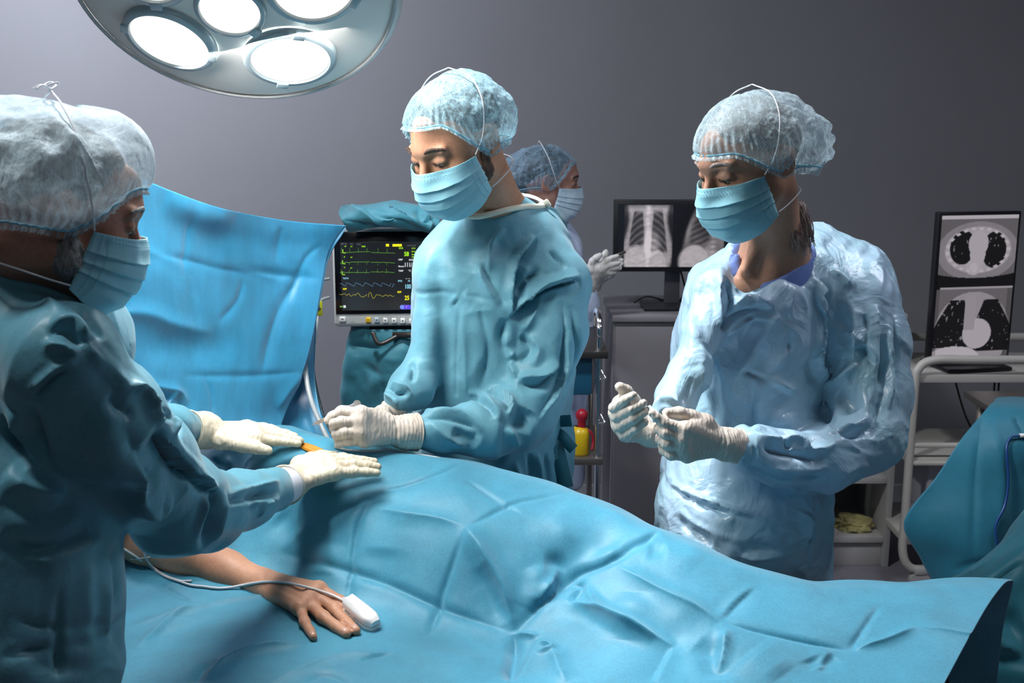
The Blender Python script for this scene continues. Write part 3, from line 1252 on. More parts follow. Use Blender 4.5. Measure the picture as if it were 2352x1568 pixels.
def lens(rc, ang, rr):
    cx, cy = rc * math.cos(ang), rc * math.sin(ang)
    slope = 0 if rc == 0 else math.atan((dome_z(rc + 0.02) - dome_z(rc - 0.02)) / 0.04)
    Mloc = ML @ Matrix.Translation((cx, cy, dome_z(rc))) @ Matrix.Rotation(ang, 4, 'Z') @ Matrix.Rotation(-slope, 4, 'Y')
    b = MB(Mloc)
    b.lathe([(rr * 1.20, 0.004), (rr * 1.19, -0.004), (rr * 1.13, -0.009), (rr * 1.02, -0.010), (rr * 0.99, -0.006), (rr * .98, 0.002)], n=64)
    for a in (0.9, 0.9 + math.pi):
        b.box((rr * 1.1 * math.cos(a), rr * 1.1 * math.sin(a), -0.010), (0.016, 0.022, 0.006), 0.002, rot=Matrix.Rotation(a, 3, 'Z'))
    rg = b.build('lens_ring', M_ring, lamp, auto=50)
    b = MB(Mloc)
    b.lathe([(rr, -0.004), (rr * 0.97, -0.0065), (rr * 0.6, -0.010), (0.0001, -0.012)], n=64)
    b.build('lens', M_lens, rg, smooth=True)


lens(0.0, 0, 0.053)
for a_ in (-16, 59, 146, 214, 280):
    lens(0.158, rad(a_), 0.073)
# support arm up to the ceiling
b = MB()
top = ML @ Vector((0, 0, 0.11))
b.tube(spline([top, top + Vector((0, -0.02, 0.12)), top + Vector((0.0, 0.25, 0.25)), top + Vector((0, 0.8, 0.32)), top + Vector((0, 0.9, 0.45)), Vector((top.x, top.y + 0.9, CEIL))], 8), 0.025, 14)
b.build('support_arm', M_house, lamp, smooth=True)

# ================================================================== patient monitor with its draped stand
PY = 2.95
M_mcase = plain('monitor_case', (0.50, 0.52, 0.51), 0.35, noise=0.02)
a, d = at(775, 529, PY), at(757, 752, PY)
c2 = at(1055, 545, PY + 0.02)
ux = Vector(c2 - a)
ux.z = 0
W = 0.345
ux.normalize()
uz = Vector((0.0, 0.045, 1)).normalized()
uy = uz.cross(ux).normalized()
uz = ux.cross(uy)
Hm = a[2] - d[2]
O = Vector((at(766, 640, PY)[0], PY, d[2]))
MM = Matrix.Translation(O) @ Matrix((ux, uy, uz)).transposed().to_4x4()     # x right, y away, z up, corner at lower left
mon = empty('patient_monitor', O + Vector((W / 2, 0.05, 0)), 'white framed patient monitor with green, blue and yellow traces beside the blue screen drape', 'monitor')
b = MB(MM)
b.box((W / 2, 0.05, Hm / 2), (W + 0.006, 0.09, Hm), 0.012, 4)
b.build('casing', M_mcase, mon, auto=40)
b = MB(MM)
bx0_, bz0_ = 0.004, 0.034
b.box((W / 2, 0.004, (Hm + bz0_) / 2 - 0.002), (W - 0.006, 0.004, Hm - bz0_ - 0.006), 0.0015)
b.build('glass', plain('monitor_glass', (0.004, 0.004, 0.006), 0.12, noise=0), mon, auto=30)


def q(fx, fy):
    """place on the glass from a pixel of the 1372x1568 close-up (750..960 x 520..760)"""
    px, py = 750 + fx / 6.533, 520 + fy / 6.533
    r = ray(px, py)
    n = MM.to_3x3() @ Vector((0, -1, 0))
    p0 = MM @ Vector((0, 0.0005, 0))
    t = (p0 - Vector(CAM)).dot(n) / Vector(r).dot(n)
    return MM.inverted() @ (Vector(CAM) + Vector(r) * t)


def qs(l):
    return [q(*p) for p in l]


G_ = emit_mat('trace_green', (0.25, 0.75, 0.08), 0.55)
GB = emit_mat('figure_green', (0.45, 1.0, 0.02), 1.0)
BL_ = emit_mat('trace_blue', (0.20, 0.45, 0.80), 0.6)
BB = emit_mat('figure_blue', (0.35, 0.78, 1.0), 0.9)
YE = emit_mat('trace_yellow', (0.75, 0.70, 0.05), 0.6)
YB = emit_mat('figure_yellow', (1.0, 0.92, 0.0), 1.0)
WH = emit_mat('figure_white', (0.9, 0.95, 1.0), 0.8)
PU = emit_mat('button_violet', (0.12, 0.08, 0.9), 0.9)
GR = emit_mat('small_grey', (0.5, 0.5, 0.55), 0.25)


def line(name, pts, m, r=0.00045):
    b = MB(MM)
    b.tube([(p[0], -0.0002, p[2]) for p in pts], r, 5)
    b.build(name, m, mon, smooth=True)


# panel of the picture, slightly lighter than its black surround
p0, p1 = q(205, 235), q(1700, 1245)
b = MB(MM)
b.box(((p0[0] + W - 0.02) / 2, 0.0016, (p0[2] + p1[2]) / 2), (W - 0.02 - p0[0], 0.002, p0[2] - p1[2]))
b.build('display', emit_mat('display_ground', (0.10, 0.12, 0.17), 0.06), mon)


def ecg(y, x0, x1, beats, up, seed):
    random.seed(seed)
    pts = []
    for x in range(x0, x1, 9):
        pts.append((x, y + random.uniform(-4, 4) + 12 * math.sin(x * 0.004 + seed)))
    line('trace', qs(pts), G_)
    for bx in beats:
        line('trace', qs([(bx, y + (6 if up else 0)), (bx, y - (58 if up else -34))]), G_, 0.0003)


ecg(380, 212, 655, (225, 350, 478, 607), True, 1)
ecg(385, 668, 1035, (773, 908), True, 4)
ecg(540, 205, 655, (218, 345, 471, 603), False, 2)
ecg(548, 665, 1030, (768, 903), False, 2)
ecg(700, 202, 650, (215, 342, 467, 600), True, 3)
ecg(692, 660, 1028, (765, 900), True, 2)
for x, y in ((245, 345), (240, 508), (236, 670)):
    line('marker', qs([(x, y), (x, y + 50), (x + 42, y + 52)]), GB, 0.0009)
z = []
for x in (200, 300, 440, 580, 712, 835):
    if x == 200:
        z += [(200, 858), (222, 855), (290, 898)]
    else:
        z += [(x, 842), (x + 40, 858), (x + 112, 898)] if x != 835 else [(835, 845), (880, 862), (950, 895), (968, 850)]
line('trace', qs(z), BL_, 0.0005)
line('trace', qs([(980, 910), (992, 900), (1003, 858), (1022, 880)]), BL_, 0.0005)
z = spline([(195, 1018), (235, 1020), (270, 1005), (303, 1032), (335, 1010), (368, 1045), (410, 1018), (435, 1030), (470, 998), (510, 1042), (552, 1055), (612, 1018)], 5)
line('trace', qs(z), YE, 0.0005)
z = spline([(625, 1062), (640, 1000), (655, 985), (672, 1010), (690, 1065), (710, 1075), (750, 1025), (800, 1030), (845, 1048), (890, 1025), (925, 1045), (955, 1028), (990, 1048), (1015, 1040)], 5)
line('trace', qs(z), YE, 0.0005)


def word(txt, fx, fy, hpx, m, bold=1.0, sx=1.0):
    p = q(fx, fy)
    size = hpx / 6.533 * mpx(PY, 640) / 0.69
    M = MM @ Matrix.Translation((p[0], -0.0003, p[2])) @ Matrix.Rotation(math.pi / 2, 4, 'X')
    o = text_obj('figure', txt, size, M, m, mon, 0.0003, sx)
    return o


word('58', 1165, 442, 62, GB, sx=0.8)
word('111/', 1165, 604, 62, WH, sx=0.75)
word('-- --', 1185, 792, 30, WH)
word('100', 1172, 930, 62, BB, sx=0.72)
word('25', 1172, 1100, 62, YB, sx=0.8)
word('NIBP', 1078, 508, 24, WH, sx=0.9)
word('Manual', 1078, 608, 24, WH, sx=0.85)
word('TEMP', 1078, 676, 24, WH, sx=0.9)
word('°C', 1225, 676, 26, WH)
word('00:00', 1235, 512, 24, WH, sx=.9)
word('ECG', 1088, 335, 22, GB)
word('SPO2', 1072, 828, 24, BB, sx=.8)
word('PR', 1222, 828, 22, BB)
word('RESP', 1062, 995, 26, YB, sx=.8)
word('RESP', 246, 948, 24, YB, sx=.8)
word('PLETH', 250, 788, 22, BB, sx=.9)
word('BED 04', 212, 270, 20, GR)
word('ICU', 355, 272, 20, GR)
word('Adult', 450, 274, 20, GR)
word('14:25:12 03', 1200, 295, 20, GR)
word('x1', 270, 304, 20, GB)
word('x1', 362, 308, 20, GB)
word('DIAG', 527, 308, 20, GB, sx=.8)
word('II', 262, 466, 20, GB)
word('x1', 360, 470, 20, GB)
word('V', 262, 626, 20, GB)
word('x1', 357, 630, 20, GB)
for k, yy in enumerate((330, 380, 424, 462)):
    word('ST' + ' I II V'.split(' ')[k] + ' 0.0', 1278, yy + 6, 18, GB, sx=.8)


def patch(x0, y0, x1, y1, m, bev=0.0008, dy=0.0002, th=0.001):
    a, b_ = q(x0, y0), q(x1, y1)
    b = MB(MM)
    b.box(((a[0] + b_[0]) / 2, dy, (a[2] + b_[2]) / 2), (abs(b_[0] - a[0]), th, abs(a[2] - b_[2])), bev)
    return b.build('patch', m, mon, auto=30)


patch(890, 262, 938, 300, YB, 0.0003)
patch(990, 264, 1130, 300, YB, 0.0003)
patch(200, 1192, 240, 1212, G_, 0.0003)
patch(252, 1182, 290, 1220, WH, 0.0003)
patch(1130, 1178, 1330, 1240, PU, 0.0003)
b = MB(MM)
pc = q(1132, 1208)
b.cyl((pc[0], -0.0002, pc[2]), (pc[0], -0.001, pc[2]), 0.0055, n=28)
b.build('patch', emit_mat('button_blue', (0.2, 0.3, 1.0), 0.9), mon)
word('I', 1195, 1222, 34, emit_mat('pink_figure', (1.0, 0.35, 1.0), 0.9))

M_key = plain('key_white', (0.72, 0.74, 0.74), 0.35)
M_keyy = plain('key_yellow', (0.75, 0.45, 0.0), 0.35)
M_keyb = plain('key_blue_grey', (0.36, 0.44, 0.50), 0.35)
M_ink = plain('ink', (0.08, 0.09, 0.10), 0.5)
for k, (cx, cy, wpx, m_) in enumerate(((243, 1390, 50, M_key), (626, 1400, 40, M_keyy), (755, 1404, 40, M_keyb), (883, 1408, 38, M_key), (1013, 1412, 38, M_key), (1143, 1414, 38, M_key), (1272, 1418, 38, M_key), (1400, 1420, 38, M_key))):
    a, b_ = q(cx - wpx, cy - 40), q(cx + wpx, cy + 40)
    b = MB(MM)
    b.box(((a[0] + b_[0]) / 2, -0.0005, (a[2] + b_[2]) / 2), (b_[0] - a[0], 0.006, a[2] - b_[2]), 0.0028, 3)
    kk = b.build('button', m_, mon, auto=50)
    b = MB(MM)
    b.box(((a[0] + b_[0]) / 2, -0.0037, (a[2] + b_[2]) / 2), ((b_[0] - a[0]) * 0.36, 0.0006, (a[2] - b_[2]) * 0.16), 0.0001)
    b.box(((a[0] + b_[0]) / 2 - .0006, -0.0037, (a[2] + b_[2]) / 2 + .0012), ((b_[0] - a[0]) * 0.12, 0.0006, (a[2] - b_[2]) * 0.22), 0.0001)
    b.build('symbol', M_ink, kk)
b = MB(MM)
for dx in (-14, 14):
    for dy in (-14, 14):
        p = q(388 + dx, 1390 + dy)
        b.box((p[0], -0.0005, p[2]), (0.0022, 0.001, 0.0012), 0)
b.build('symbol', M_keyb, mon)

M_teal_dk = cloth_mat('teal_cover_cloth', (0.028, 0.16, 0.215), rough=0.6, crum=0.5, crum_scale=7, crum_d=0.01)
# stand under the monitor, hidden by its cloth
st = empty('monitor_stand', (O.x + W / 2, PY + 0.12, 0), 'teal-draped column stand under the patient monitor', 'stand')
b = MB()
b.cyl((O.x + W / 2, PY + 0.12, 0.05), (O.x + W / 2, PY + 0.12, d[2] + 0.0), 0.03)
b.box((O.x + W / 2, PY + 0.12, 0.04), (0.5, 0.45, 0.05), 0.015)
b.box((O.x + W / 2, PY + 0.13, d[2] - 0.03), (0.18, 0.16, 0.05), 0.006)
b.build('column', M_dark, st, auto=40)
b = MB()
b.cyl((O.x + W / 2 - 0.02, PY + 0.0, d[2] - 0.02), (O.x + W / 2 + 0.1, PY + 0.0, d[2] - 0.02), 0.008)
b.tube(spline([(O.x + 0.17, PY, d[2] - 0.02), (O.x + 0.12, PY - .02, d[2] - 0.04), (O.x + 0.10, PY - .01, d[2] - 0.01)], 6), 0.006)
b.build('clamp', M_dsteel, st, smooth=True)

# ================================================================== cloths
M_drape = cloth_mat('drape_blue', (0.040, 0.250, 0.375), rough=0.53, spec=0.42, weave=700, weave_s=0.05, crum=0.34, crum_scale=5.5, crum_d=0.010,
                    mottled=0.16, sheen=0.35)
M_curt = cloth_mat('curtain_blue', (0.018, 0.205, 0.37), rough=0.40, spec=0.55, weave=700, weave_s=0.05, crum=0.35, crum_scale=5, crum_d=0.012,
                   mottled=0.16, sheen=0.25, streak=(6, 1, 1), transl=0.12)
M_teal = cloth_mat('teal_table_cloth', (0.016, 0.150, 0.225), rough=0.55, spec=0.3, weave=700, weave_s=0.06, crum=0.2, crum_scale=5, crum_d=0.01, mottled=0.12)


def rbf_fit(P, z):
    P = np.asarray(P, float)
    d = np.linalg.norm(P[:, None] - P[None], axis=2)
    n = len(P)
    A = np.zeros((n + 3, n + 3))
    A[:n, :n] = d
    A[:n, n:] = np.c_[np.ones(n), P]
    A[n:, :n] = A[:n, n:].T
    w = np.linalg.solve(A + np.diag([-0.03] * n + [0] * 3), np.r_[z, 0, 0, 0])
    return P, w


def rbf_eval(fit, X):
    P, w = fit
    out = np.empty(len(X))
    for i in range(0, len(X), 4000):
        x = X[i:i + 4000]
        d = np.linalg.norm(x[:, None] - P[None], axis=2)
        out[i:i + 4000] = d @ w[:-3] + w[-3] + x @ w[-2:]
    return out


# crest of the covered patient, far edge as seen from the front of the room
FAR = [(330, 985, 1.10), (450, 985, 1.13), (560, 975, 1.155), (650, 978, 1.165), (740, 1002, 1.15), (850, 1030, 1.135), (960, 1040, 1.125), (1060, 1050, 1.12),
       (1160, 1078, 1.105), (1260, 1105, 1.095), (1330, 1130, 1.09), (1420, 1168, 1.08), (1500, 1205, 1.07), (1600, 1250, 1.055), (1700, 1292, 1.04),
       (1790, 1322, 1.02), (1860, 1335, 1.01), (1960, 1339, 1.0), (2080, 1338, 1.0), (2200, 1336, 1.0), (2362, 1333, 1.0)]
ZP = 0.935      # top of the table pad
CY_ = [(700, 1090, 2.05), (720, 1150, 2.0), (700, 1240, 1.97), (700, 1320, 1.955), (930, 1110, 2.03), (930, 1180, 1.93), (920, 1290, 1.88), (800, 1265, 1.93),
       (790, 1372, 1.868), (900, 1385, 1.84), (1070, 1208, 1.86), (1030, 1320, 1.83), (1120, 1340, 1.80), (1000, 1400, 1.81), (1200, 1190, 1.90), (1300, 1200, 1.87),
       (1400, 1230, 1.83), (1180, 1290, 1.82), (1240, 1330, 1.80), (640, 1150, 2.03), (560, 1060, 2.12), (480, 1060, 2.13), (430, 1080, 2.12), (625, 1210, 2.0),
       (640, 1295, 1.975), (800, 1085, 2.05), (1000, 1120, 1.99), (810, 1165, 1.96)]
CP = [(1090, 1425, ZP), (1180, 1450, 0.925),
      (1290, 1350, 0.975), (1330, 1290, 1.01), (1390, 1290, 1.01), (1480, 1215, 1.055), (1290, 1260, 1.035),
      (1480, 1320, 1.02), (1560, 1290, 1.035), (1640, 1330, 1.02), (1720, 1370, 1.005), (1650, 1412, 0.985), (1560, 1400, 1.0), (1450, 1400, 0.99),
      (1350, 1420, 0.96), (1300, 1500, 0.94), (1440, 1500, 0.955), (1560, 1500, 0.955), (1545, 1485, 0.95), (1800, 1400, 0.995), (1900, 1420, 0.985),
      (1950, 1495, 0.955), (1850, 1490, 0.965), (1750, 1470, 0.975), (2020, 1395, 0.99), (2110, 1440, 0.985), (2200, 1400, 0.99), (2260, 1450, 0.975), (2100, 1500, 0.965),
      (1660, 1440, 0.985), (1680, 1540, 0.955), (1850, 1560, 0.95), (2000, 1560, 0.95), (2180, 1560, 0.955), (1190, 1560, 0.915), (1180, 1500, 0.915), (1250, 1480, 0.94),
      (300, 1260, ZP), (420, 1290, ZP), (300, 1400, ZP), (450, 1400, ZP), (600, 1400, ZP), (560, 1330, ZP), (700, 1450, ZP), (850, 1470, ZP), (1000, 1500, ZP),
      (300, 1560, ZP), (450, 1560, ZP), (600, 1560, ZP), (800, 1560, ZP), (1000, 1560, ZP), (1100, 1500, ZP), (1450, 1565, 0.945), (520, 1245, ZP), (100, 1300, ZP), (100, 1560, ZP)]
cp = [atz(*c) for c in FAR + CP] + [at(*c) for c in CY_]
P2 = [p[:2] for p in cp]
Z2 = [p[2] for p in cp]
# beyond the crest the cloth turns down on the far side; nearer than the frame it stays flat, then hangs
far3 = [atz(*c) for c in FAR]
for p in far3[::2]:
    P2.append((p[0] + 0.02, p[1] + 0.09))
    Z2.append(p[2] - 0.045)
for x in np.linspace(-0.9, 0.8, 8):
    P2.append((x, 1.45))
    Z2.append(ZP)
fit = rbf_fit(P2, Z2)
# lay out the cloth: columns from left to right, rows from near to far
NU, NV = 500, 290
fx = spline(far3, 12)[:, :2]
ln = np.r_[0, np.cumsum(np.linalg.norm(np.diff(fx, axis=0), axis=1))]
uu = np.linspace(0, ln[-1], NU)
top = np.c_[np.interp(uu, ln, fx[:, 0]), np.interp(uu, ln, fx[:, 1])] + np.array([0.01, 0.07])
nr = atz(2160, 1580, 0.955)
nl = np.array([-0.95, 1.45])
near_c = [(-0.98, 1.56), (-0.5, 1.545), (-0.1, 1.50), (0.3, 1.47), (0.5, 1.47), (nr[0], nr[1])]
nc = spline([(a, b_, 0) for a, b_ in near_c], 20)[:, :2]
ln2 = np.r_[0, np.cumsum(np.linalg.norm(np.diff(nc, axis=0), axis=1))]
u2 = np.linspace(0, ln2[-1], NU)
bot = np.c_[np.interp(u2, ln2, nc[:, 0]), np.interp(u2, ln2, nc[:, 1])]
tt_ = np.linspace(0, 1, NV)[:, None, None]
XY = bot[None] * (1 - tt_) + top[None] * tt_
Zg = rbf_eval(fit, XY.reshape(-1, 2)).reshape(NV, NU)
for _ in range(22):
    Zg[1:-1, 1:-1] = (Zg[1:-1, 1:-1] * 2 + Zg[:-2, 1:-1] + Zg[2:, 1:-1] + Zg[1:-1, :-2] + Zg[1:-1, 2:]) / 6
A = np.dstack([XY, Zg])
# far side: turns over and hangs down behind
rows = []
last, prev = A[-1], A[-2]
for k in range(1, 26):
    s_ = k / 25
    o_ = last.copy()
    o_[:, 1] += 0.05 * math.sin(min(1, s_ * 3) * math.pi / 2)
    o_[:, 0] += 0.01 * math.sin(min(1, s_ * 3) * math.pi / 2)
    o_[:, 2] -= 0.02 + 0.55 * s_ ** 1.2
    rows.append(o_)
rows_n = []
for k in range(1, 26):
    s_ = k / 25
    o_ = A[0].copy()
    o_[:, 1] -= 0.03 * math.sin(min(1, s_ * 3) * math.pi / 2) + 0.01 * np.sin(o_[:, 0] * 30) * s_
    o_[:, 2] -= 0.5 * s_ ** 1.3
    rows_n.append(o_)
A = np.concatenate([np.array(rows_n[::-1]), A, np.array(rows)])
V, F = grid_mesh(A)
V = relax(V, F, 2, 0.5)
F = face_cam(V, F)
S = [  # creases of the folded sheet, measured on the photo
    ('v', [(850, 1150), (820, 1210), (803, 1310), (797, 1370), (790, 1400)], 0.016, 0.006),
    ('r', [(812, 1205), (800, 1300), (793, 1375)], 0.010, 0.003),
    ('v', [(635, 1265), (720, 1290), (800, 1311), (900, 1345), (1005, 1392), (1100, 1425), (1180, 1452)], 0.018, 0.006),
    ('v', [(1062, 1215), (1040, 1290), (1005, 1395), (985, 1460)], 0.016, 0.006),
    ('v', [(862, 1132), (960, 1105), (1060, 1065)], 0.012, 0.004),
    ('v', [(1075, 1207), (1110, 1190), (1190, 1150), (1290, 1130)], 0.012, 0.0035),
    ('v', [(1070, 1100), (1130, 1140), (1195, 1178)], 0.012, 0.003),
    ('r', [(860, 1165), (930, 1180), (1000, 1190), (1068, 1208)], 0.03, 0.006),
    ('r', [(1070, 1210), (1110, 1270), (1155, 1350), (1182, 1448)], 0.036, 0.016),
    ('d', [(1105, 1300), (1130, 1360), (1165, 1430)], 0.035, 0.008),
    ('v', [(1182, 1452), (1230, 1400), (1290, 1345), (1340, 1310), (1400, 1285), (1450, 1250), (1525, 1212)], 0.020, 0.010),
    ('b', [(1225, 1300), (1240, 1340), (1215, 1400)], 0.04, 0.008),
    ('d', [(1250, 1290), (1285, 1300), (1270, 1350)], 0.03, 0.010),
    ('r', [(1284, 1300), (1262, 1350), (1240, 1385)], 0.018, 0.010),
    ('v', [(1305, 1340), (1335, 1345), (1310, 1390)], 0.018, 0.008),
    ('r', [(1340, 1335), (1370, 1390), (1400, 1420), (1500, 1475)], 0.025, 0.010),
    ('v', [(1182, 1455), (1180, 1500), (1170, 1562)], 0.022, 0.014),
    ('r', [(1185, 1455), (1235, 1462)], 0.012, 0.006),
    ('t', [(1232, 1465), (1200, 1530), (1180, 1565)], 0.03, 0.010),
    ('r', [(1235, 1500), (1270, 1487), (1240, 1475)], 0.012, 0.008),
    ('r', [(1270, 1490), (1285, 1540), (1300, 1568)], 0.03, 0.008),
    ('r', [(1420, 1300), (1500, 1350), (1570, 1385), (1650, 1428)], 0.032, 0.009),
    ('r', [(1290, 1375), (1400, 1418), (1480, 1458), (1545, 1487)], 0.034, 0.012),
    ('t', [(1655, 1425), (1690, 1385), (1730, 1348)], 0.022, 0.008),
    ('v', [(1662, 1428), (1800, 1462), (1950, 1492)], 0.014, 0.004),
    ('t', [(1545, 1485), (1520, 1530), (1500, 1568)], 0.028, 0.010),
    ('b', [(1460, 1360), (1430, 1470)], 0.05, 0.006),
    ('d', [(1600, 1480), (1640, 1500), (1650, 1560)], 0.035, 0.010),
    ('r', [(1668, 1445), (1660, 1500), (1650, 1540)], 0.02, 0.010),
    ('v', [(1950, 1495), (1985, 1440), (2020, 1390)], 0.012, 0.004),
    ('r', [(1965, 1492), (2040, 1470), (2105, 1440)], 0.018, 0.005),
    ('r', [(2105, 1440), (2180, 1448), (2270, 1468)], 0.018, 0.004),
    ('t', [(1880, 1540), (1905, 1505), (1915, 1500)], 0.028, 0.012),
    ('d', [(1860, 1510), (1885, 1530)], 0.03, 0.008),
    ('b', [(1720, 1500), (1800, 1550)], 0.07, 0.008),
    ('v', [(1405, 1290), (1460, 1255), (1520, 1213)], 0.012, 0.006),
    ('d', [(1490, 1262), (1530, 1265)], 0.03, 0.005),
    # loose folds of the flat part at the near left
    ('r', [(300, 1440), (420, 1405), (560, 1375), (640, 1365)], 0.022, 0.006),
    ('d', [(300, 1475), (430, 1440), (560, 1405)], 0.04, 0.006),
    ('r', [(470, 1560), (520, 1520), (600, 1490), (700, 1480)], 0.024, 0.010),
    ('v', [(445, 1568), (470, 1530), (500, 1515)], 0.02, 0.008),
    ('r', [(440, 1395), (380, 1430), (310, 1490)], 0.024, 0.007),
    ('v', [(350, 1330), (430, 1375), (470, 1380)], 0.02, 0.004),
    ('r', [(620, 1568), (760, 1510), (900, 1500)], 0.03, 0.004),
    ('b', [(860, 1455), (1000, 1510), (1120, 1560)], 0.06, 0.005),
    ('v', [(830, 1515), (900, 1500)], 0.012, 0.003),
    ('v', [(700, 1568), (745, 1545), (800, 1568)], 0.02, 0.004),
    # wrinkles under the hands
    ('r', [(470, 1060), (500, 1075), (520, 1100)], 0.016, 0.006), ('r', [(520, 1050), (540, 1075), (545, 1095)], 0.014, 0.006),
    ('v', [(490, 1052), (515, 1080)], 0.012, 0.005), ('r', [(580, 1045), (560, 1075)], 0.014, 0.004),
    ('b', [(600, 985), (650, 980), (690, 995)], 0.04, 0.008),
    ('d', [(640, 1180), (680, 1230)], 0.05, 0.01),
    ('b', [(760, 1250), (740, 1320)], 0.05, 0.006), ('d', [(880, 1260), (860, 1340)], 0.06, 0.006),
    ('b', [(1500, 1250), (1600, 1300)], 0.05, 0.004), ('d', [(1180, 1110), (1300, 1160)], 0.08, 0.004),
]
S = [(a[0], a[1], a[2], a[3] * (0.9 if a[0] in 'bd' else .5 if a[0] == 't' else 1.2)) for a in S] + [(a[0], a[1], .0065, .0022) for a in S if a[0] in 'vr']
V = sculpt(V, F, S)
V = relax(V, F, 2, 0.45)
Nn = normals(V, F)
V = V + Nn * (fbm(V, 9, 2, 3) * 0.0016)[:, None]
MBV = bvh_of(V, F)           # the cloth, for laying things on it
dr = mk('surgical_drape', V, F, M_drape)
mod(dr, 'SOLIDIFY', thickness=0.0022, offset=-1)
tag(dr, 'large creased light blue surgical drape spread over the patient and operating table', 'drape')


def on_drape(px, py, up=0.0):
    p = hit(MBV, px, py)
    if p is None:
        p = atz(px, py, ZP)
    return p + np.array([0, 0, up])


# operating table under it
M_pad = plain('table_pad', (0.02, 0.02, 0.025), 0.5)
tb = empty('operating_table', (0.05, 1.86, 0), 'operating table with a pad and steel column, under the blue drapes', 'table')
Rt = Matrix.Rotation(rad(-13), 3, 'Z')
b = MB()
b.box((-0.12, 1.98, 0.86), (1.75, 0.48, 0.06), 0.02, rot=Rt)
b.build('table_pad', M_pad, tb, auto=40)
b = MB()
b.box((-0.27, 1.68, 0.86), (1.35, 0.22, 0.03), 0.01, rot=Matrix.Rotation(rad(-2), 3, 'Z'))
b.build('side_board', M_pad, tb, auto=40)
b = MB()
b.box((0.0, 1.96, 0.45), (0.28, 0.22, 0.76), 0.02, rot=Rt)
b.build('column', M_steel, tb, auto=40)
b = MB()
b.box((0.0, 1.96, 0.04), (1.1, 0.42, 0.08), 0.02, rot=Rt)
b.build('base', M_steel, tb, auto=40)

# yellow-stained skin in the opening of the drape: built as a small patch of the patient further down

# ------------------------------------------------------------------ blue screen between patient's head and the field
G = [
    [at(-260, 190, 1.70), at(-60, 258, 1.78), at(150, 325, 1.93), at(350, 420, 2.12), at(500, 475, 2.28), at(650, 505, 2.45), at(795, 518, 2.56)],
    [at(-260, 300, 1.72), at(-60, 400, 1.80), at(150, 450, 1.95), at(340, 510, 2.12), at(485, 545, 2.28), at(630, 560, 2.42), at(757, 575, 2.54)],
    [at(-260, 480, 1.75), at(-60, 560, 1.82), at(150, 590, 1.96), at(330, 620, 2.10), at(475, 640, 2.25), at(610, 650, 2.40), at(738, 660, 2.50)],
    [at(-260, 700, 1.78), at(-60, 720, 1.84), at(150, 740, 1.96), at(325, 760, 2.08), at(462, 770, 2.20), at(590, 775, 2.33), at(716, 780, 2.44)],
    [at(-260, 860, 1.80), at(-60, 870, 1.85), at(150, 880, 1.95), at(325, 880, 2.05), at(450, 885, 2.15), at(570, 880, 2.26), at(690, 870, 2.38)],
    [at(-260, 960, 1.74), at(-60, 965, 1.84), at(150, 965, 1.93), at(325, 960, 2.02), at(440, 960, 2.11), at(545, 958, 2.20), at(655, 952, 2.32)],
    [at(-260, 1060, 1.70), at(-60, 1050, 1.80), at(150, 1045, 1.90), at(330, 1030, 1.98), at(440, 1025, 2.07), at(545, 1015, 2.15), at(640, 1000, 2.25)],
]
V, F = sheet(G, 34, 22)
F = face_cam(V, F)
S = [('v', [(330, 585), (420, 595), (520, 620), (640, 630), (735, 640)], 0.02, 0.006),
     ('r', [(330, 575), (410, 605)], 0.02, 0.004), ('r', [(540, 617), (640, 640)], 0.015, 0.004),
     ('v', [(440, 480), (430, 520), (420, 640)], 0.016, 0.004),
     ('v', [(560, 640), (545, 690), (500, 740)], 0.02, 0.006),
     ('r', [(230, 720), (330, 720), (400, 745), (490, 765)], 0.035, 0.010),
     ('d', [(300, 780), (420, 800), (560, 790)], 0.06, 0.010),
     ('v', [(420, 862), (560, 862), (690, 855)], 0.016, 0.006),
     ('v', [(470, 862), (485, 900), (490, 960)], 0.014, 0.005),
     ('r', [(310, 870), (360, 890), (410, 900), (430, 930)], 0.022, 0.012),
     ('v', [(340, 905), (385, 915), (350, 935)], 0.02, 0.010),
     ('r', [(370, 950), (395, 915), (405, 895)], 0.016, 0.008),
     ('v', [(410, 900), (425, 960)], 0.016, 0.008),
     ('v', [(700, 620), (640, 720), (600, 860)], 0.03, 0.008),
     ('r', [(690, 860), (660, 900), (635, 940)], 0.03, 0.008),
     ('b', [(380, 455), (460, 490), (540, 500)], 0.05, 0.012),
     ('d', [(450, 540), (600, 560), (730, 560)], 0.05, 0.006),
     ('v', [(740, 560), (700, 600), (660, 700)], 0.016, 0.004),
     ('v', [(650, 520), (640, 600)], 0.02, 0.003)]
V = sculpt(V, F, S)
V = V + normals(V, F) * (fbm(V, 5, 3, 9) * 0.004)[:, None]
cu = mk('screen_drape', V, F, M_curt)
mod(cu, 'SOLIDIFY', thickness=0.002)
tag(cu, 'bright blue screen drape hung as a curtain across the patient\'s head end', 'drape')

# frame that carries the screen, behind the cloth
M_rail = plain('rail_steel', (0.45, 0.45, 0.46), 0.3, metal=0.9)
pa, pb_ = at(700, 545, 2.56), at(60, 345, 1.98)
fr = empty('drape_frame', (pa[0], pa[1], 0), 'steel frame standing behind the blue screen drape', 'frame')
for p in (pa, pb_):
    b = MB()
    b.cyl((p[0], p[1], 0.03), (p[0], p[1], p[2]), 0.009)
    b.cyl((p[0], p[1], 0.0), (p[0], p[1], 0.03), 0.12, n=28)
    b.build('post', M_rail, fr, smooth=False, auto=40)
b = MB()
b.cyl(pa, pb_, 0.007)
b.build('top_rail', M_rail, fr, smooth=True)

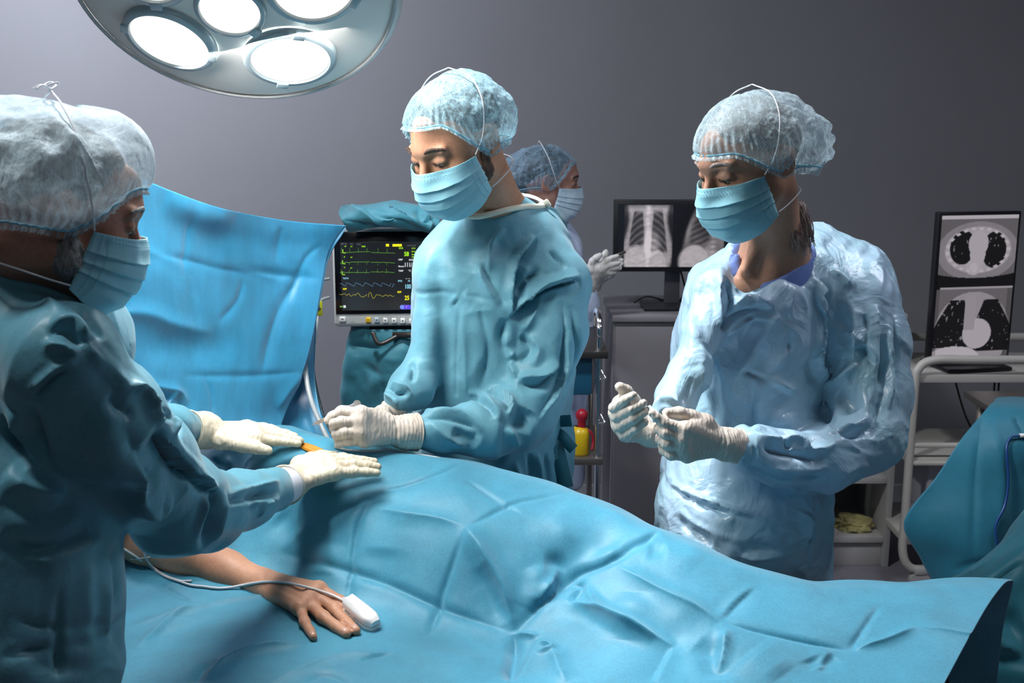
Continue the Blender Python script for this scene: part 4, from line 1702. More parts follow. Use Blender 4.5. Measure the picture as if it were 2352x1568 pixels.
# second, darker layer hanging at the right end of the screen
G = [
    [at(735, 560, 2.62), at(765, 552, 2.64), at(792, 522, 2.62)],
    [at(700, 640, 2.60), at(738, 640, 2.66), at(756, 590, 2.60)],
    [at(680, 760, 2.56), at(705, 765, 2.62), at(730, 720, 2.54)],
    [at(640, 880, 2.45), at(680, 880, 2.50), at(722, 860, 2.48)],
    [at(610, 960, 2.32), at(670, 965, 2.38), at(742, 960, 2.40)],
    [at(600, 1030, 2.28), at(690, 1045, 2.30), at(788, 1050, 2.34)],
]
V, F = sheet(G, 20, 10)
F = face_cam(V, F)
V = V + normals(V, F) * (fbm(V, 7, 3, 2) * 0.006)[:, None]
o = mk('side_drape', V, F, M_curt)
mod(o, 'SOLIDIFY', thickness=0.002)
tag(o, 'narrow shaded blue drape hanging behind the right end of the screen drape', 'drape')

# cloth bundle on top of the patient monitor
G = [
    [at(786, 470, 3.02), at(830, 468, 3.12), at(900, 466, 3.14), at(970, 470, 3.14), at(1016, 486, 3.08)],
    [at(778, 486, 2.95), at(830, 474, 3.0), at(900, 466, 3.02), at(970, 472, 3.02), at(1014, 487, 3.0)],
    [at(782, 500, 2.90), at(830, 487, 2.90), at(900, 480, 2.90), at(965, 488, 2.90), at(1012, 500, 2.92)],
    [at(790, 514, 2.89), at(835, 506, 2.87), at(905, 503, 2.86), at(960, 508, 2.86), at(1006, 520, 2.88)],
    [at(800, 531, 2.92), at(845, 524, 2.90), at(910, 526, 2.89), at(960, 530, 2.89), at(1000, 538, 2.90)],
]
V, F = sheet(G, 24, 16)
F = face_cam(V, F)
S = [('r', [(800, 480), (850, 500), (905, 528)], 0.02, 0.016), ('v', [(840, 480), (880, 495), (950, 522)], 0.02, 0.014),
     ('r', [(880, 472), (930, 495), (985, 525)], 0.02, 0.014), ('v', [(960, 480), (975, 505), (1000, 500)], 0.022, 0.018),
     ('r', [(965, 485), (990, 505), (985, 530)], 0.016, 0.012), ('v', [(790, 505), (830, 515), (850, 525)], 0.02, 0.012)]
V = sculpt(V, F, S)
V = V + normals(V, F) * (fbm(V, 14, 3, 5) * 0.006)[:, None]
o = mk('folded_cloth', V, F, M_teal_dk)
mod(o, 'SOLIDIFY', thickness=0.002)
tag(o, 'crumpled dark teal cloth laid over the top of the patient monitor', 'cloth')

# teal cloth round the monitor stand
prof_ = [(760, 0.00), (800, 0.01), (850, 0.02), (930, 0.03), (1020, 0.035), (1200, 0.06), (1500, 0.09)]
rows = []
nseg = 72
for k, (py, fl) in enumerate(prof_):
    zc_ = at(860, py, PY)[2]
    zc_ = max(zc_, 0.02)
    ring = []
    for i in range(nseg):
        t = 2 * math.pi * i / nseg
        hx = 0.125 + fl + 0.012 * math.sin(5 * t + 1) * (k > 0)
        hy = 0.11 + fl * 0.8 + 0.012 * math.sin(7 * t) * (k > 0)
        cx, sx_ = math.cos(t), math.sin(t)
        pw = 0.65
        ring.append((at(885, py, PY)[0] * 0 + O.x + W / 2 - 0.02 + hx * math.copysign(abs(cx) ** pw, cx), PY + 0.13 + hy * math.copysign(abs(sx_) ** pw, sx_), zc_))
    ring.append(ring[0])
    rows.append(ring)
rr = []
for i in range(nseg + 1):
    rr.append(spline([rows[k][i] for k in range(len(rows))], 14))
A = np.array(rr).transpose(1, 0, 2)
V, F = grid_mesh(A)
N0 = normals(V, F)
if (N0[:, :2] * (V[:, :2] - V[:, :2].mean(0))).sum(1).mean() < 0:
    F = F[:, ::-1].copy()
S = [('v', [(795, 775), (830, 830), (880, 870)], 0.03, 0.014), ('r', [(800, 800), (850, 860), (845, 925)], 0.03, 0.012),
     ('r', [(940, 790), (890, 840), (870, 900)], 0.035, 0.016), ('v', [(920, 780), (860, 800), (800, 790)], 0.03, 0.012),
     ('r', [(810, 850), (842, 905)], 0.015, 0.01), ('v', [(900, 850), (850, 960)], 0.03, 0.012)]
V = sculpt(V, F, S)
V = V + normals(V, F) * (fbm(V, 7, 3, 12) * 0.010)[:, None]
o = mk('stand_cover', V, F, M_teal_dk)
mod(o, 'SOLIDIFY', thickness=0.002)
tag(o, 'dark teal cloth wrapped around the stand below the patient monitor', 'cloth')

# ------------------------------------------------------------------ draped instrument table at the right edge
G = [
    [at(2290, 915, 3.25), at(2330, 915, 3.28), at(2420, 915, 3.3), at(2560, 915, 3.3)],
    [at(2272, 934, 2.95), at(2330, 934, 2.95), at(2420, 934, 2.95), at(2560, 934, 2.95)],
    [at(2215, 1000, 2.88), at(2310, 1010, 2.84), at(2420, 1000, 2.84), at(2560, 1000, 2.84)],
    [at(2150, 1095, 2.86), at(2285, 1110, 2.80), at(2420, 1100, 2.82), at(2560, 1100, 2.80)],
    [at(2076, 1200, 2.86), at(2255, 1230, 2.76), at(2420, 1230, 2.80), at(2560, 1230, 2.76)],
    [at(2118, 1290, 2.84), at(2270, 1310, 2.74), at(2420, 1320, 2.78), at(2560, 1330, 2.74)],
    [at(2165, 1400, 2.82), at(2290, 1420, 2.70), at(2420, 1430, 2.76), at(2560, 1440, 2.70)],
    [at(2230, 1700, 2.80), at(2330, 1720, 2.70), at(2420, 1720, 2.76), at(2560, 1720, 2.70)],
]
V, F = sheet(G, 26, 16)
F = face_cam(V, F)
S = [('v', [(2255, 960), (2240, 1100), (2235, 1300)], 0.02, 0.006), ('v', [(2190, 1310), (2260, 1290), (2330, 1300)], 0.02, 0.006),
     ('r', [(2280, 960), (2300, 1100), (2290, 1250)], 0.04, 0.01), ('v', [(2330, 960), (2352, 1000)], 0.02, 0.01)]
V = sculpt(V, F, S)
V = V + normals(V, F) * (fbm(V, 4, 3, 21) * 0.008)[:, None]
td = mk('table_drape', V, F, M_teal)
mod(td, 'SOLIDIFY', thickness=0.002)
tag(td, 'dark teal drape with a hanging corner over the instrument table at the right edge', 'drape')
TDB = bvh_of(V, F)
# table under it
c0 = at(2300, 936, 3.15)
b = MB()
b.box((c0[0] + 0.35, 3.22, c0[2] - 0.035), (0.68, 0.46, 0.02), 0.004)
it = empty('instrument_table', (c0[0] + 0.35, 3.22, 0), 'steel instrument table under the dark teal drape at the right edge', 'table')
b.build('table_top', M_steel, it, auto=30)
for sx_ in (-0.3, 0.3):
    for sy_ in (-0.18, 0.18):
        b = MB()
        b.cyl((c0[0] + 0.35 + sx_, 3.22 + sy_, 0.0), (c0[0] + 0.35 + sx_, 3.22 + sy_, c0[2] - 0.04), 0.014)
        b.build('leg', M_steel, it, smooth=True)

M_cab_b = plain('cable_blue', (0.012, 0.06, 0.22), 0.35)
M_cream = plain('connector_white', (0.75, 0.73, 0.70), 0.4)


def along(bvh, pts, off, per=8):
    out = []
    for p in spline([np.array(p, float) for p in pts], per):
        h = hit(bvh, *p)
        if h is not None:
            n = (CAM - h) / np.linalg.norm(CAM - h)
            out.append(h + n * off)
    return out


pts = along(TDB, [(2342, 1000), (2322, 1004), (2312, 1030), (2316, 1100), (2308, 1160), (2288, 1205), (2290, 1245), (2300, 1290), (2306, 1330)], 0.010)
cb = empty('cable', pts[-1], 'thin dark blue cable with a white plug hanging over the teal drape', 'cable')
b = MB()
b.tube(pts, 0.0035, 8)
b.build('cord', M_cab_b, cb, smooth=True)
h0 = hit(TDB, 2345, 1000)
b = MB()
b.cyl(pts[0], np.array(pts[0]) + np.array([0.03, -0.0, 0.001]), 0.0055)
b.build('plug', M_cream, cb, smooth=True)

# loose teal cloth in the lower right, beyond the foot end
M_teal2 = cloth_mat('foot_cloth', (0.03, 0.22, 0.28), rough=0.5, spec=0.35, crum=0.3, crum_scale=5, crum_d=0.012, mottled=0.12)
G = [
    [at(2145, 1350, 2.45), at(2225, 1300, 2.55), at(2290, 1250, 2.60), at(2360, 1165, 2.62), at(2480, 1060, 2.62)],
    [at(2180, 1380, 2.30), at(2250, 1330, 2.36), at(2310, 1290, 2.40), at(2380, 1240, 2.45), at(2480, 1180, 2.46)],
    [at(2210, 1440, 2.26), at(2270, 1400, 2.30), at(2330, 1370, 2.34), at(2400, 1340, 2.38), at(2480, 1300, 2.40)],
    [at(2180, 1530, 2.24), at(2260, 1500, 2.24), at(2330, 1500, 2.26), at(2400, 1510, 2.26), at(2480, 1520, 2.26)],
    [at(2100, 1640, 2.2), at(2220, 1640, 2.2), at(2330, 1650, 2.2), at(2400, 1650, 2.2), at(2480, 1650, 2.2)],
    [at(2100, 2300, 2.2), at(2220, 2300, 2.2), at(2330, 2310, 2.2), at(2400, 2310, 2.2), at(2480, 2310, 2.2)],
]
V, F = sheet(G, 22, 14)
F = face_cam(V, F)
S = [('r', [(2250, 1468), (2310, 1490), (2352, 1502)], 0.03, 0.02), ('v', [(2230, 1400), (2300, 1330), (2352, 1290)], 0.03, 0.016),
     ('r', [(2160, 1345), (2260, 1300), (2340, 1215)], 0.03, 0.010), ('d', [(2280, 1420), (2352, 1430)], 0.06, 0.02)]
V = sculpt(V, F, S)
V = V + normals(V, F) * (fbm(V, 6, 3, 31) * 0.007)[:, None]
o = mk('foot_drape', V, F, M_teal2)
mod(o, 'SOLIDIFY', thickness=0.002)
tag(o, 'loose teal drape hanging below the foot end of the light blue drape, lower right', 'drape')

pf_ = at(2330, 1262, 2.60)
fs = empty('stand', (pf_[0], pf_[1], 0), 'low steel stand under the loose teal drape at lower right', 'stand')
b = MB()
b.cyl((pf_[0], pf_[1], 0.03), (pf_[0], pf_[1], pf_[2] - 0.03), 0.012)
b.build('post', M_rail, fs, smooth=True)
b = MB()
b.cyl((pf_[0], pf_[1], 0.0), (pf_[0], pf_[1], 0.03), 0.14, n=28)
b.build('base', M_rail, fs, auto=40)
# grey tubes running down by the screen drape
M_tubeg = plain('tube_grey', (0.36, 0.40, 0.42), 0.3)
for i, (pts, r, lab, m_) in enumerate((
        ([(706, 735, 2.50), (702, 790, 2.46), (702, 850, 2.42), (712, 910, 2.38), (735, 970, 2.33), (762, 1025, 2.30), (790, 1060, 2.30)], 0.0055, 'thick grey tube hanging down beside the right end of the screen drape', M_tubeg),
        ([(720, 690, 2.62), (716, 760, 2.62), (719, 850, 2.6), (735, 930, 2.55), (760, 1010, 2.5), (775, 1040, 2.46)], 0.004, 'dark thin tube hanging behind the thick grey tube', plain('tube_dark', (0.05, 0.09, 0.12), 0.35)),
        ([(756, 640, 2.9), (738, 645, 2.85), (728, 665, 2.8), (722, 700, 2.75), (718, 760, 2.72)], 0.004, 'grey lead from the monitor\'s side, upper of two', M_tubeg),
        ([(756, 683, 2.9), (740, 688, 2.85), (730, 700, 2.8), (728, 740, 2.75), (722, 790, 2.74)], 0.004, 'grey lead from the monitor\'s side, lower of two', M_tubeg))):
    b = MB()
    b.tube(spline([at(*p) for p in pts], 8), r, 10)
    tag(b.build('tube', m_, None, smooth=True), lab, 'tube', 'tubes beside the screen drape')
# yellow tag
p = at(731, 708, 2.70)
b = MB()
b.box(p, (0.02, 0.004, 0.036), 0.0015)
o = b.build('warning_tag', plain('tag_yellow', (0.55, 0.55, 0.02), 0.5), None, auto=30)
tag(o, 'small yellow tag with a black symbol hanging by the monitor leads', 'tag')
b = MB()
b.box(p + np.array([0.001, -0.0025, 0.003]), (0.006, 0.001, 0.016), 0.0003)
b.cyl(p + np.array([0.001, -0.0022, 0.013]), p + np.array([0.001, -0.003, 0.013]), 0.003)
b.box(p + np.array([0.001, -0.0025, 0.0]), (0.012, 0.001, 0.003), 0.0003)
b.build('symbol', M_ink, o)

# ================================================================== people: shared builders
def skin_mat(name, col, dark=0.8):
    m, nt, b = new_mat(name)
    v = coords(nt)
    n1 = tex(nt, 'noise', 18, 4, 0.6, vec=v)
    n2 = tex(nt, 'noise', 220, 3, 0.6, vec=v)
    a = nd(nt, 'ShaderNodeMath', operation='ADD')
    nt.links.new(n1.outputs['Fac'], a.inputs[0])
    nt.links.new(n2.outputs['Fac'], a.inputs[1])
    d = nd(nt, 'ShaderNodeMath', operation='MULTIPLY')
    d.inputs[1].default_value = 0.5
    nt.links.new(a.outputs[0], d.inputs[0])
    c = ramp(nt, d.outputs[0], [(0.35, (col[0] * dark, col[1] * dark * 0.9, col[2] * dark * 0.88)), (0.62, col)])
    nt.links.new(c, b.inputs['Base Color'])
    b.inputs['Roughness'].default_value = 0.5
    b.inputs['Specular IOR Level'].default_value = 0.4
    b.inputs['Subsurface Weight'].default_value = 0.12
    b.inputs['Subsurface Radius'].default_value = (0.012, 0.005, 0.003)
    b.inputs['Subsurface Scale'].default_value = 1.0
    w = tex(nt, 'voronoi', 420, vec=v)
    bump_chain(nt, b, [(n1.outputs['Fac'], 0.2, 0.003), (w.outputs['Distance'], 0.12, 0.0008)])
    return m


def hair_mat(name, col, hi):
    m, nt, b = new_mat(name)
    v = coords(nt, (30, 3, 6))
    n = tex(nt, 'noise', 9, 4, 0.7, 0.5, vec=v)
    c = ramp(nt, n.outputs['Fac'], [(0.35, col), (0.65, hi)])
    nt.links.new(c, b.inputs['Base Color'])
    b.inputs['Roughness'].default_value = 0.55
    bump_chain(nt, b, [(n.outputs['Fac'], 0.8, 0.004)])
    return m


def cap_mat(name, col=(0.40, 0.68, 0.80), lo=0.22, hi=0.66):
    m, nt, b = new_mat(name)
    out = nt.nodes['Material Output']
    v = coords(nt)
    v = warp(nt, v, 12, 0.02)
    f1 = tex(nt, 'noise', 230, 4, 0.8, 1.5, vec=coords(nt, (1, 1, 0.35)))       # fibres
    f2 = tex(nt, 'voronoi', 22, vec=v, feature='DISTANCE_TO_EDGE')              # creases where cloth lies double
    f3 = tex(nt, 'noise', 26, 4, 0.6, 0.8, vec=v)
    r2 = nd(nt, 'ShaderNodeMapRange')
    r2.inputs['From Min'].default_value = 0.0
    r2.inputs['From Max'].default_value = 0.05
    r2.inputs['To Min'].default_value = 0.22
    r2.inputs['To Max'].default_value = 0.0
    nt.links.new(f2.outputs['Distance'], r2.inputs['Value'])
    r1 = nd(nt, 'ShaderNodeMapRange')
    r1.inputs['From Min'].default_value = 0.38
    r1.inputs['From Max'].default_value = 0.62
    r1.inputs['To Min'].default_value = lo
    r1.inputs['To Max'].default_value = hi
    nt.links.new(f1.outputs['Fac'], r1.inputs['Value'])
    r3 = nd(nt, 'ShaderNodeMapRange')
    r3.inputs['From Min'].default_value = 0.35
    r3.inputs['From Max'].default_value = 0.65
    r3.inputs['To Min'].default_value = -0.12
    r3.inputs['To Max'].default_value = 0.12
    nt.links.new(f3.outputs['Fac'], r3.inputs['Value'])
    a1 = nd(nt, 'ShaderNodeMath', operation='ADD')
    a2 = nd(nt, 'ShaderNodeMath', operation='ADD')
    a2.use_clamp = True
    nt.links.new(r1.outputs[0], a1.inputs[0])
    nt.links.new(r2.outputs[0], a1.inputs[1])
    nt.links.new(a1.outputs[0], a2.inputs[0])
    nt.links.new(r3.outputs[0], a2.inputs[1])
    b.inputs['Base Color'].default_value = tuple(col) + (1,)
    b.inputs['Roughness'].default_value = 0.6
    b.inputs['Sheen Weight'].default_value = 0.2
    bump_chain(nt, b, [(f3.outputs['Fac'], 0.35, 0.008), (f1.outputs['Fac'], 0.2, 0.0008)])
    tl = nd(nt, 'ShaderNodeBsdfTranslucent')
    tl.inputs['Color'].default_value = tuple(col) + (1,)
    tp = nd(nt, 'ShaderNodeBsdfTransparent')
    mx = nd(nt, 'ShaderNodeMixShader')
    mx.inputs[0].default_value = 0.25
    nt.links.new(b.outputs[0], mx.inputs[1])
    nt.links.new(tl.outputs[0], mx.inputs[2])
    m2 = nd(nt, 'ShaderNodeMixShader')
    nt.links.new(a2.outputs[0], m2.inputs[0])
    nt.links.new(tp.outputs[0], m2.inputs[1])
    nt.links.new(mx.outputs[0], m2.inputs[2])
    nt.links.new(m2.outputs[0], out.inputs['Surface'])
    return m


M_cap = cap_mat('bouffant_blue')
M_cap_w = cap_mat('bouffant_pale', (0.55, 0.72, 0.80), 0.24, 0.66)
M_cap_o = cap_mat('bouffant_white', (0.58, 0.72, 0.79), 0.42, 0.82)
M_cap_n = cap_mat('bouffant_thin', (0.30, 0.50, 0.66), 0.22, 0.55)
M_band = plain('cap_band', (0.22, 0.52, 0.66), 0.6, bump=0.5, bscale=300)
M_mask = cloth_mat('mask_blue', (0.33, 0.68, 0.80), rough=0.5, spec=0.4, weave=1400, weave_s=0.08, crum=0.12, crum_scale=30, crum_d=0.002, mottled=0.05, transl=0.12)
M_mask_n = cloth_mat('mask_pale', (0.5, 0.68, 0.82), rough=0.55, spec=0.3, weave=1400, weave_s=0.08, crum=0.12, crum_scale=30, crum_d=0.002, mottled=0.05)
M_seam = plain('mask_seam', (0.07, 0.30, 0.42), 0.6)
M_tie = plain('mask_tie', (0.68, 0.69, 0.72), 0.6)
M_skin_m = skin_mat('skin_tan', (0.50, 0.27, 0.17))
M_skin_w = skin_mat('skin_warm', (0.50, 0.28, 0.19))
M_skin_o = skin_mat('skin_ruddy', (0.46, 0.23, 0.16))
M_skin_n = skin_mat('skin_rose', (0.46, 0.26, 0.21))
M_skin_p = skin_mat('skin_patient', (0.56, 0.30, 0.19))
M_hair_dark = hair_mat('hair_dark', (0.012, 0.010, 0.009), (0.05, 0.04, 0.035))
M_hair_brown = hair_mat('hair_brown', (0.03, 0.018, 0.012), (0.11, 0.06, 0.04))
M_hair_grey = hair_mat('hair_grey', (0.10, 0.095, 0.09), (0.38, 0.36, 0.35))
M_hair_ash = hair_mat('hair_ash', (0.22, 0.16, 0.14), (0.5, 0.40, 0.37))
M_eye = plain('eye_white', (0.55, 0.52, 0.50), 0.2, spec=0.6)
M_iris = plain('eye_iris', (0.015, 0.012, 0.010), 0.1, spec=0.8)
M_lash = plain('lashes', (0.008, 0.006, 0.005), 0.6)
M_trous = cloth_mat('trouser_cloth', (0.02, 0.05, 0.10), crum=0.2)
M_shoe = plain('shoe_white', (0.5, 0.5, 0.5), 0.5)


def glove_mat(name, col, yel):
    m, nt, b = new_mat(name)
    v = coords(nt)
    n = tex(nt, 'noise', 14, 3, 0.5, vec=v)
    c = ramp(nt, n.outputs['Fac'], [(0.4, col), (0.7, yel)])
    nt.links.new(c, b.inputs['Base Color'])
    b.inputs['Roughness'].default_value = 0.42
    b.inputs['Specular IOR Level'].default_value = 0.4
    b.inputs['Subsurface Weight'].default_value = 0.08
    b.inputs['Subsurface Radius'].default_value = (0.006, 0.004, 0.003)
    b.inputs['Subsurface Scale'].default_value = 1.0
    wv = warp(nt, coords(nt, (1, 1, 1)), 30, 0.02)
    w = tex(nt, 'wave', 38, 2, dist=5, vec=wv)
    n2 = tex(nt, 'noise', 48, 2, 0.5, 0.8, vec=v)
    bump_chain(nt, b, [(w.outputs['Fac'], 0.22, 0.003), (n2.outputs['Fac'], 0.35, 0.003)])
    return m


M_glove = glove_mat('latex_glove', (0.60, 0.52, 0.45), (0.66, 0.60, 0.53))
M_glove_y = glove_mat('latex_glove_cream', (0.62, 0.54, 0.42), (0.68, 0.63, 0.48))
M_glove_n = glove_mat('latex_glove_grey', (0.55, 0.54, 0.52), (0.62, 0.61, 0.60))


def head_matrix(px, py, Y, yaw, pitch, roll=0.0, s=1.0):
    yw, pt = rad(yaw), rad(pitch)
    fh = Vector((-math.sin(yw), -math.cos(yw), 0))
    f = fh * math.cos(pt) - Vector((0, 0, 1)) * math.sin(pt)
    up = fh * math.sin(pt) + Vector((0, 0, 1)) * math.cos(pt)
    Rr = Matrix.Rotation(rad(roll), 3, f)
    up = Rr @ up
    left = up.cross(f)
    R = Matrix((left, -f, up)).transposed()
    return Matrix.Translation(Vector(at(px, py, Y))) @ (R * s).to_4x4()


def head_prims(B, M, fem=False):
    B.M = M
    s = M.to_scale()[0]
    e = lambda c, r, k=0.02, R=None, sub=False: B.ell(c, [x * s for x in r], k * s, R, sub)
    c = lambda a, ra, b, rb, k=0.015, sub=False: B.cap(a, ra * s, b, rb * s, k * s, None, sub)
    e((0, .014, .026), (.076, .098, .086), 0.01)
    e((0, -.030, -.030), (.060, .062, .085), 0.03)
    jw = .042 if fem else .048
    for q in (-1, 1):
        c((q * jw * 1.18, -.002, -.058), .018, (q * .022, -.068, -.108), .017, 0.03)
        e((q * .040, -.064, -.034), (.022, .022, .022), 0.02)
        c((q * .012, -.090, .019), .008, (q * .042, -.080, .019), .008, 0.014)      # brow
    c((0, -.076, .055), .018, (0, -.085, .03), .016, 0.03)
    c((-.022, -.070, -.108), .017, (.022, -.070, -.108), .017, 0.02)
    e((0, -.082, -.105), (.018, .014, .014), 0.015)
    for q in (-1, 1):
        e((q * .031, -.098, .001), (.015, .014, .011), 0.012, sub=True)
    for q in (-1, 1):
        e((q * .031, -.0800, .001), (.0140, .0128, .0118), 0.005)
        c((q * .018, -.0885, .0015), .0035, (q * .044, -.0835, .000), .0035, 0.006)      # upper lid
    c((0, -.093, .008), .0065, (0, -.113, -.030), .0095, 0.012)
    e((0, -.112, -.033), (.0135, .012, .010), 0.006)
    for q in (-1, 1):
        e((q * .012, -.103, -.035), (.007, .010, .007), 0.006)
    c((-.018, -.090, -.064), .006, (.018, -.090, -.064), .006, 0.008)
    c((-.015, -.089, -.074), .007, (.015, -.089, -.074), .007, 0.006)
    for q in (-1, 1):           # ears
        Rm = np.array(Matrix.Rotation(rad(-18 * q), 3, 'Z') @ Matrix.Rotation(rad(10), 3, 'X'))
        e((q * .080, .018, -.002), (.007, .019, .031), 0.006, Rm)
        e((q * .089, .015, .002), (.006, .010, .018), 0.006, Rm, True)
        e((q * .078, .010, -.026), (.006, .009, .010), 0.006)
    B.M = None


def tf(M, p):
    return np.array(M @ Vector(p))


def face_bits(body, M, brow_mat, looking_down=True):
    for q in (-1, 1):
        b = MB(M)
        b.tube(spline([(q * .014, -.1005, .0225), (q * .030, -.0965, .029), (q * .047, -.083, .024), (q * .052, -.077, .019)], 6), [.002] + [.0032] * 12 + [.0026] * 5 + [.001], 8)
        b.build('eyebrow', brow_mat, body, smooth=True)
        b = MB(M)
        bm = bmesh.new()
        bmesh.ops.create_uvsphere(bm, u_segments=20, v_segments=12, radius=.0118)
        V = [Vector(v.co) + Vector((q * .031, -.0802, -.0015)) for v in bm.verts]
        Fq = [[v.index for v in f.verts] for f in bm.faces]
        bm.free()
        b.raw(V, Fq)
        eye = b.build('eye', M_eye, body, smooth=True)
        b = MB(M)
        dn = Vector((0, -.85, -.55 if looking_down else -.1)).normalized()
        c = Vector((q * .031, -.0802, -.0015))
        b.cyl(c + dn * .0105, c + dn * .0124, .0055, .0045, 16)
        b.build('iris', M_iris, eye, smooth=True)
        b = MB(M)
        zz = -.0055 if looking_down else 0.0025
        b.tube(spline([(q * .018, -.0895, zz + .001), (q * .026, -.0938, zz - .001), (q * .034, -.0942, zz - .001), (q * .046, -.0865, zz + .001)], 6), .0009, 6)
        b.build('eyelashes', M_lash, body, smooth=True)


def hair_shell(body, M, m, edge_front=70, extra=0.004, side=95, back=118, seed=1, name='hair'):
    nu, nv = 96, 40
    ph = np.linspace(-math.pi, math.pi, nu)
    rows = []
    for j in range(nv + 1):
        t = j / nv
        row = []
        for p in ph:
            a = abs(p)
            w1 = sm(np.array(a), rad(40), rad(75))
            w2 = sm(np.array(a), rad(100), rad(150))
            te = rad(edge_front) * (1 - w1) + rad(side) * w1 * (1 - w2) + rad(back) * w2
            th = te * t
            d = np.array([math.sin(th) * math.sin(p), -math.sin(th) * math.cos(p), math.cos(th)])
            rr = 1 / math.sqrt((d[0] / .0775) ** 2 + (d[1] / .0995) ** 2 + (d[2] / .0875) ** 2)
            rr += extra * .6 * min(1, (1 - t) * 6)
            row.append(np.array([0, .014, .026]) + d * rr)
        rows.append(row)
    A = np.array(rows)
    V, F = grid_mesh(A)
    V = V + normals(V, F) * 0
    nn = fbm(V, 60, 2, seed)
    c = np.array([0, .014, .026])
    V = V + (V - c) * (nn * .012)[:, None]
    V = np.array([tf(M, p) for p in V])
    return mk(name, V, F[:, ::-1], m, body)


def bouffant(body, M, m, seed=1, front=66, side=124, back=128, puff=.010, bun=0.0, bun_th=95, bun_w=0.55, gath=46, lean=0.0, top=0.0, sag=0.0, fp=0.0, rough=1.0, strokes=()):
    nu, nv = 300, 110
    ph = np.linspace(-math.pi, math.pi, nu)
    tt = np.linspace(0, 1, nv)
    PH, T = np.meshgrid(ph, tt)
    a = np.abs(PH)
    w1 = sm(a, rad(28), rad(88))
    w2 = sm(a, rad(110), rad(165))
    TE = rad(front) * (1 - w1) + rad(side) * w1 * (1 - w2) + rad(back) * w2
    TH = TE * T
    dx, dy, dz = np.sin(TH) * np.sin(PH), -np.sin(TH) * np.cos(PH), np.cos(TH)
    tz = np.where(dz > 0, .101, .112)
    R = 1 / np.sqrt((dx / .0865) ** 2 + (dy / .1135) ** 2 + (dz / tz) ** 2)
    P = np.stack([dx, dy, dz], -1).reshape(-1, 3)
    low = fbm(P, 2.2, 2, seed).reshape(T.shape)
    mid = fbm(P, 6.0, 3, seed + 5).reshape(T.shape)
    rid = (1 - np.abs(fbm(P * np.array([1, 1, 1]), 4.0, 3, seed + 9)).reshape(T.shape) * 2.0)
    env = np.sin(np.pi * np.clip(T, 0, 1) ** 1.3)
    backw = sm(a, rad(50), rad(120))
    pf = puff * (0.35 + 0.65 * backw) * env * (1 + 0.5 * low) + top * np.exp(-(TH / 0.8) ** 2)
    pf = pf + rough * (0.0022 * rid * (0.3 + 0.7 * env) * (0.4 + .6 * backw) + 0.0030 * mid * env * (0.3 + 0.7 * backw))
    pf = pf + .0045 * (1 - w1) + fp * np.sin(np.pi * T ** 1.1) * (1 - backw)
    if bun:
        g = np.exp(-(((np.pi - a) / bun_w) ** 2 + ((TH - rad(bun_th)) / 0.55) ** 2))
        pf = pf + bun * g * (1 + .25 * mid)
    gn = vnoise(np.stack([PH.ravel() * 3, T.ravel() * 2, np.zeros(T.size)], 1), seed).reshape(T.shape)
    ga = sm(T, 0.55, 0.93)
    R = R + pf + 0.0020 * ga * np.sin(PH * gath + 4 * gn) * (1 - sm(T, .93, .95) * .4)
    pinch = np.exp(-((T - 0.945) / 0.02) ** 2)
    R = R - 0.003 * pinch * (1 - .6 * backw)
    ruf = sm(T, 0.95, 1.0)
    R = R + ruf * (0.003 + 0.0028 * np.sin(PH * gath * 2.2 + 3 * gn))
    c = np.array([0, .014, .020])
    A = np.stack([dx * R, dy * R, dz * R], -1) + c
    A[..., 2] -= sag * backw * T
    V, F = grid_mesh(A)
    Vw = np.array(M.to_3x3()) @ V.T
    V = Vw.T + np.array(M.translation)
    if strokes:
        V = sculpt(V, F[:, ::-1], strokes)
    cp_ = mk('bouffant_cap', V, F[:, ::-1], m, body)
    j = int(0.945 * (nv - 1))
    ring = V.reshape(nv, nu, 3)[j, :-1:3]
    tv, tfc = tube_mesh(np.r_[ring, ring[:1]] + 0, 0.0019, 6, False)
    mk('elastic_band', tv, tfc, M_band, cp_)
    return cp_


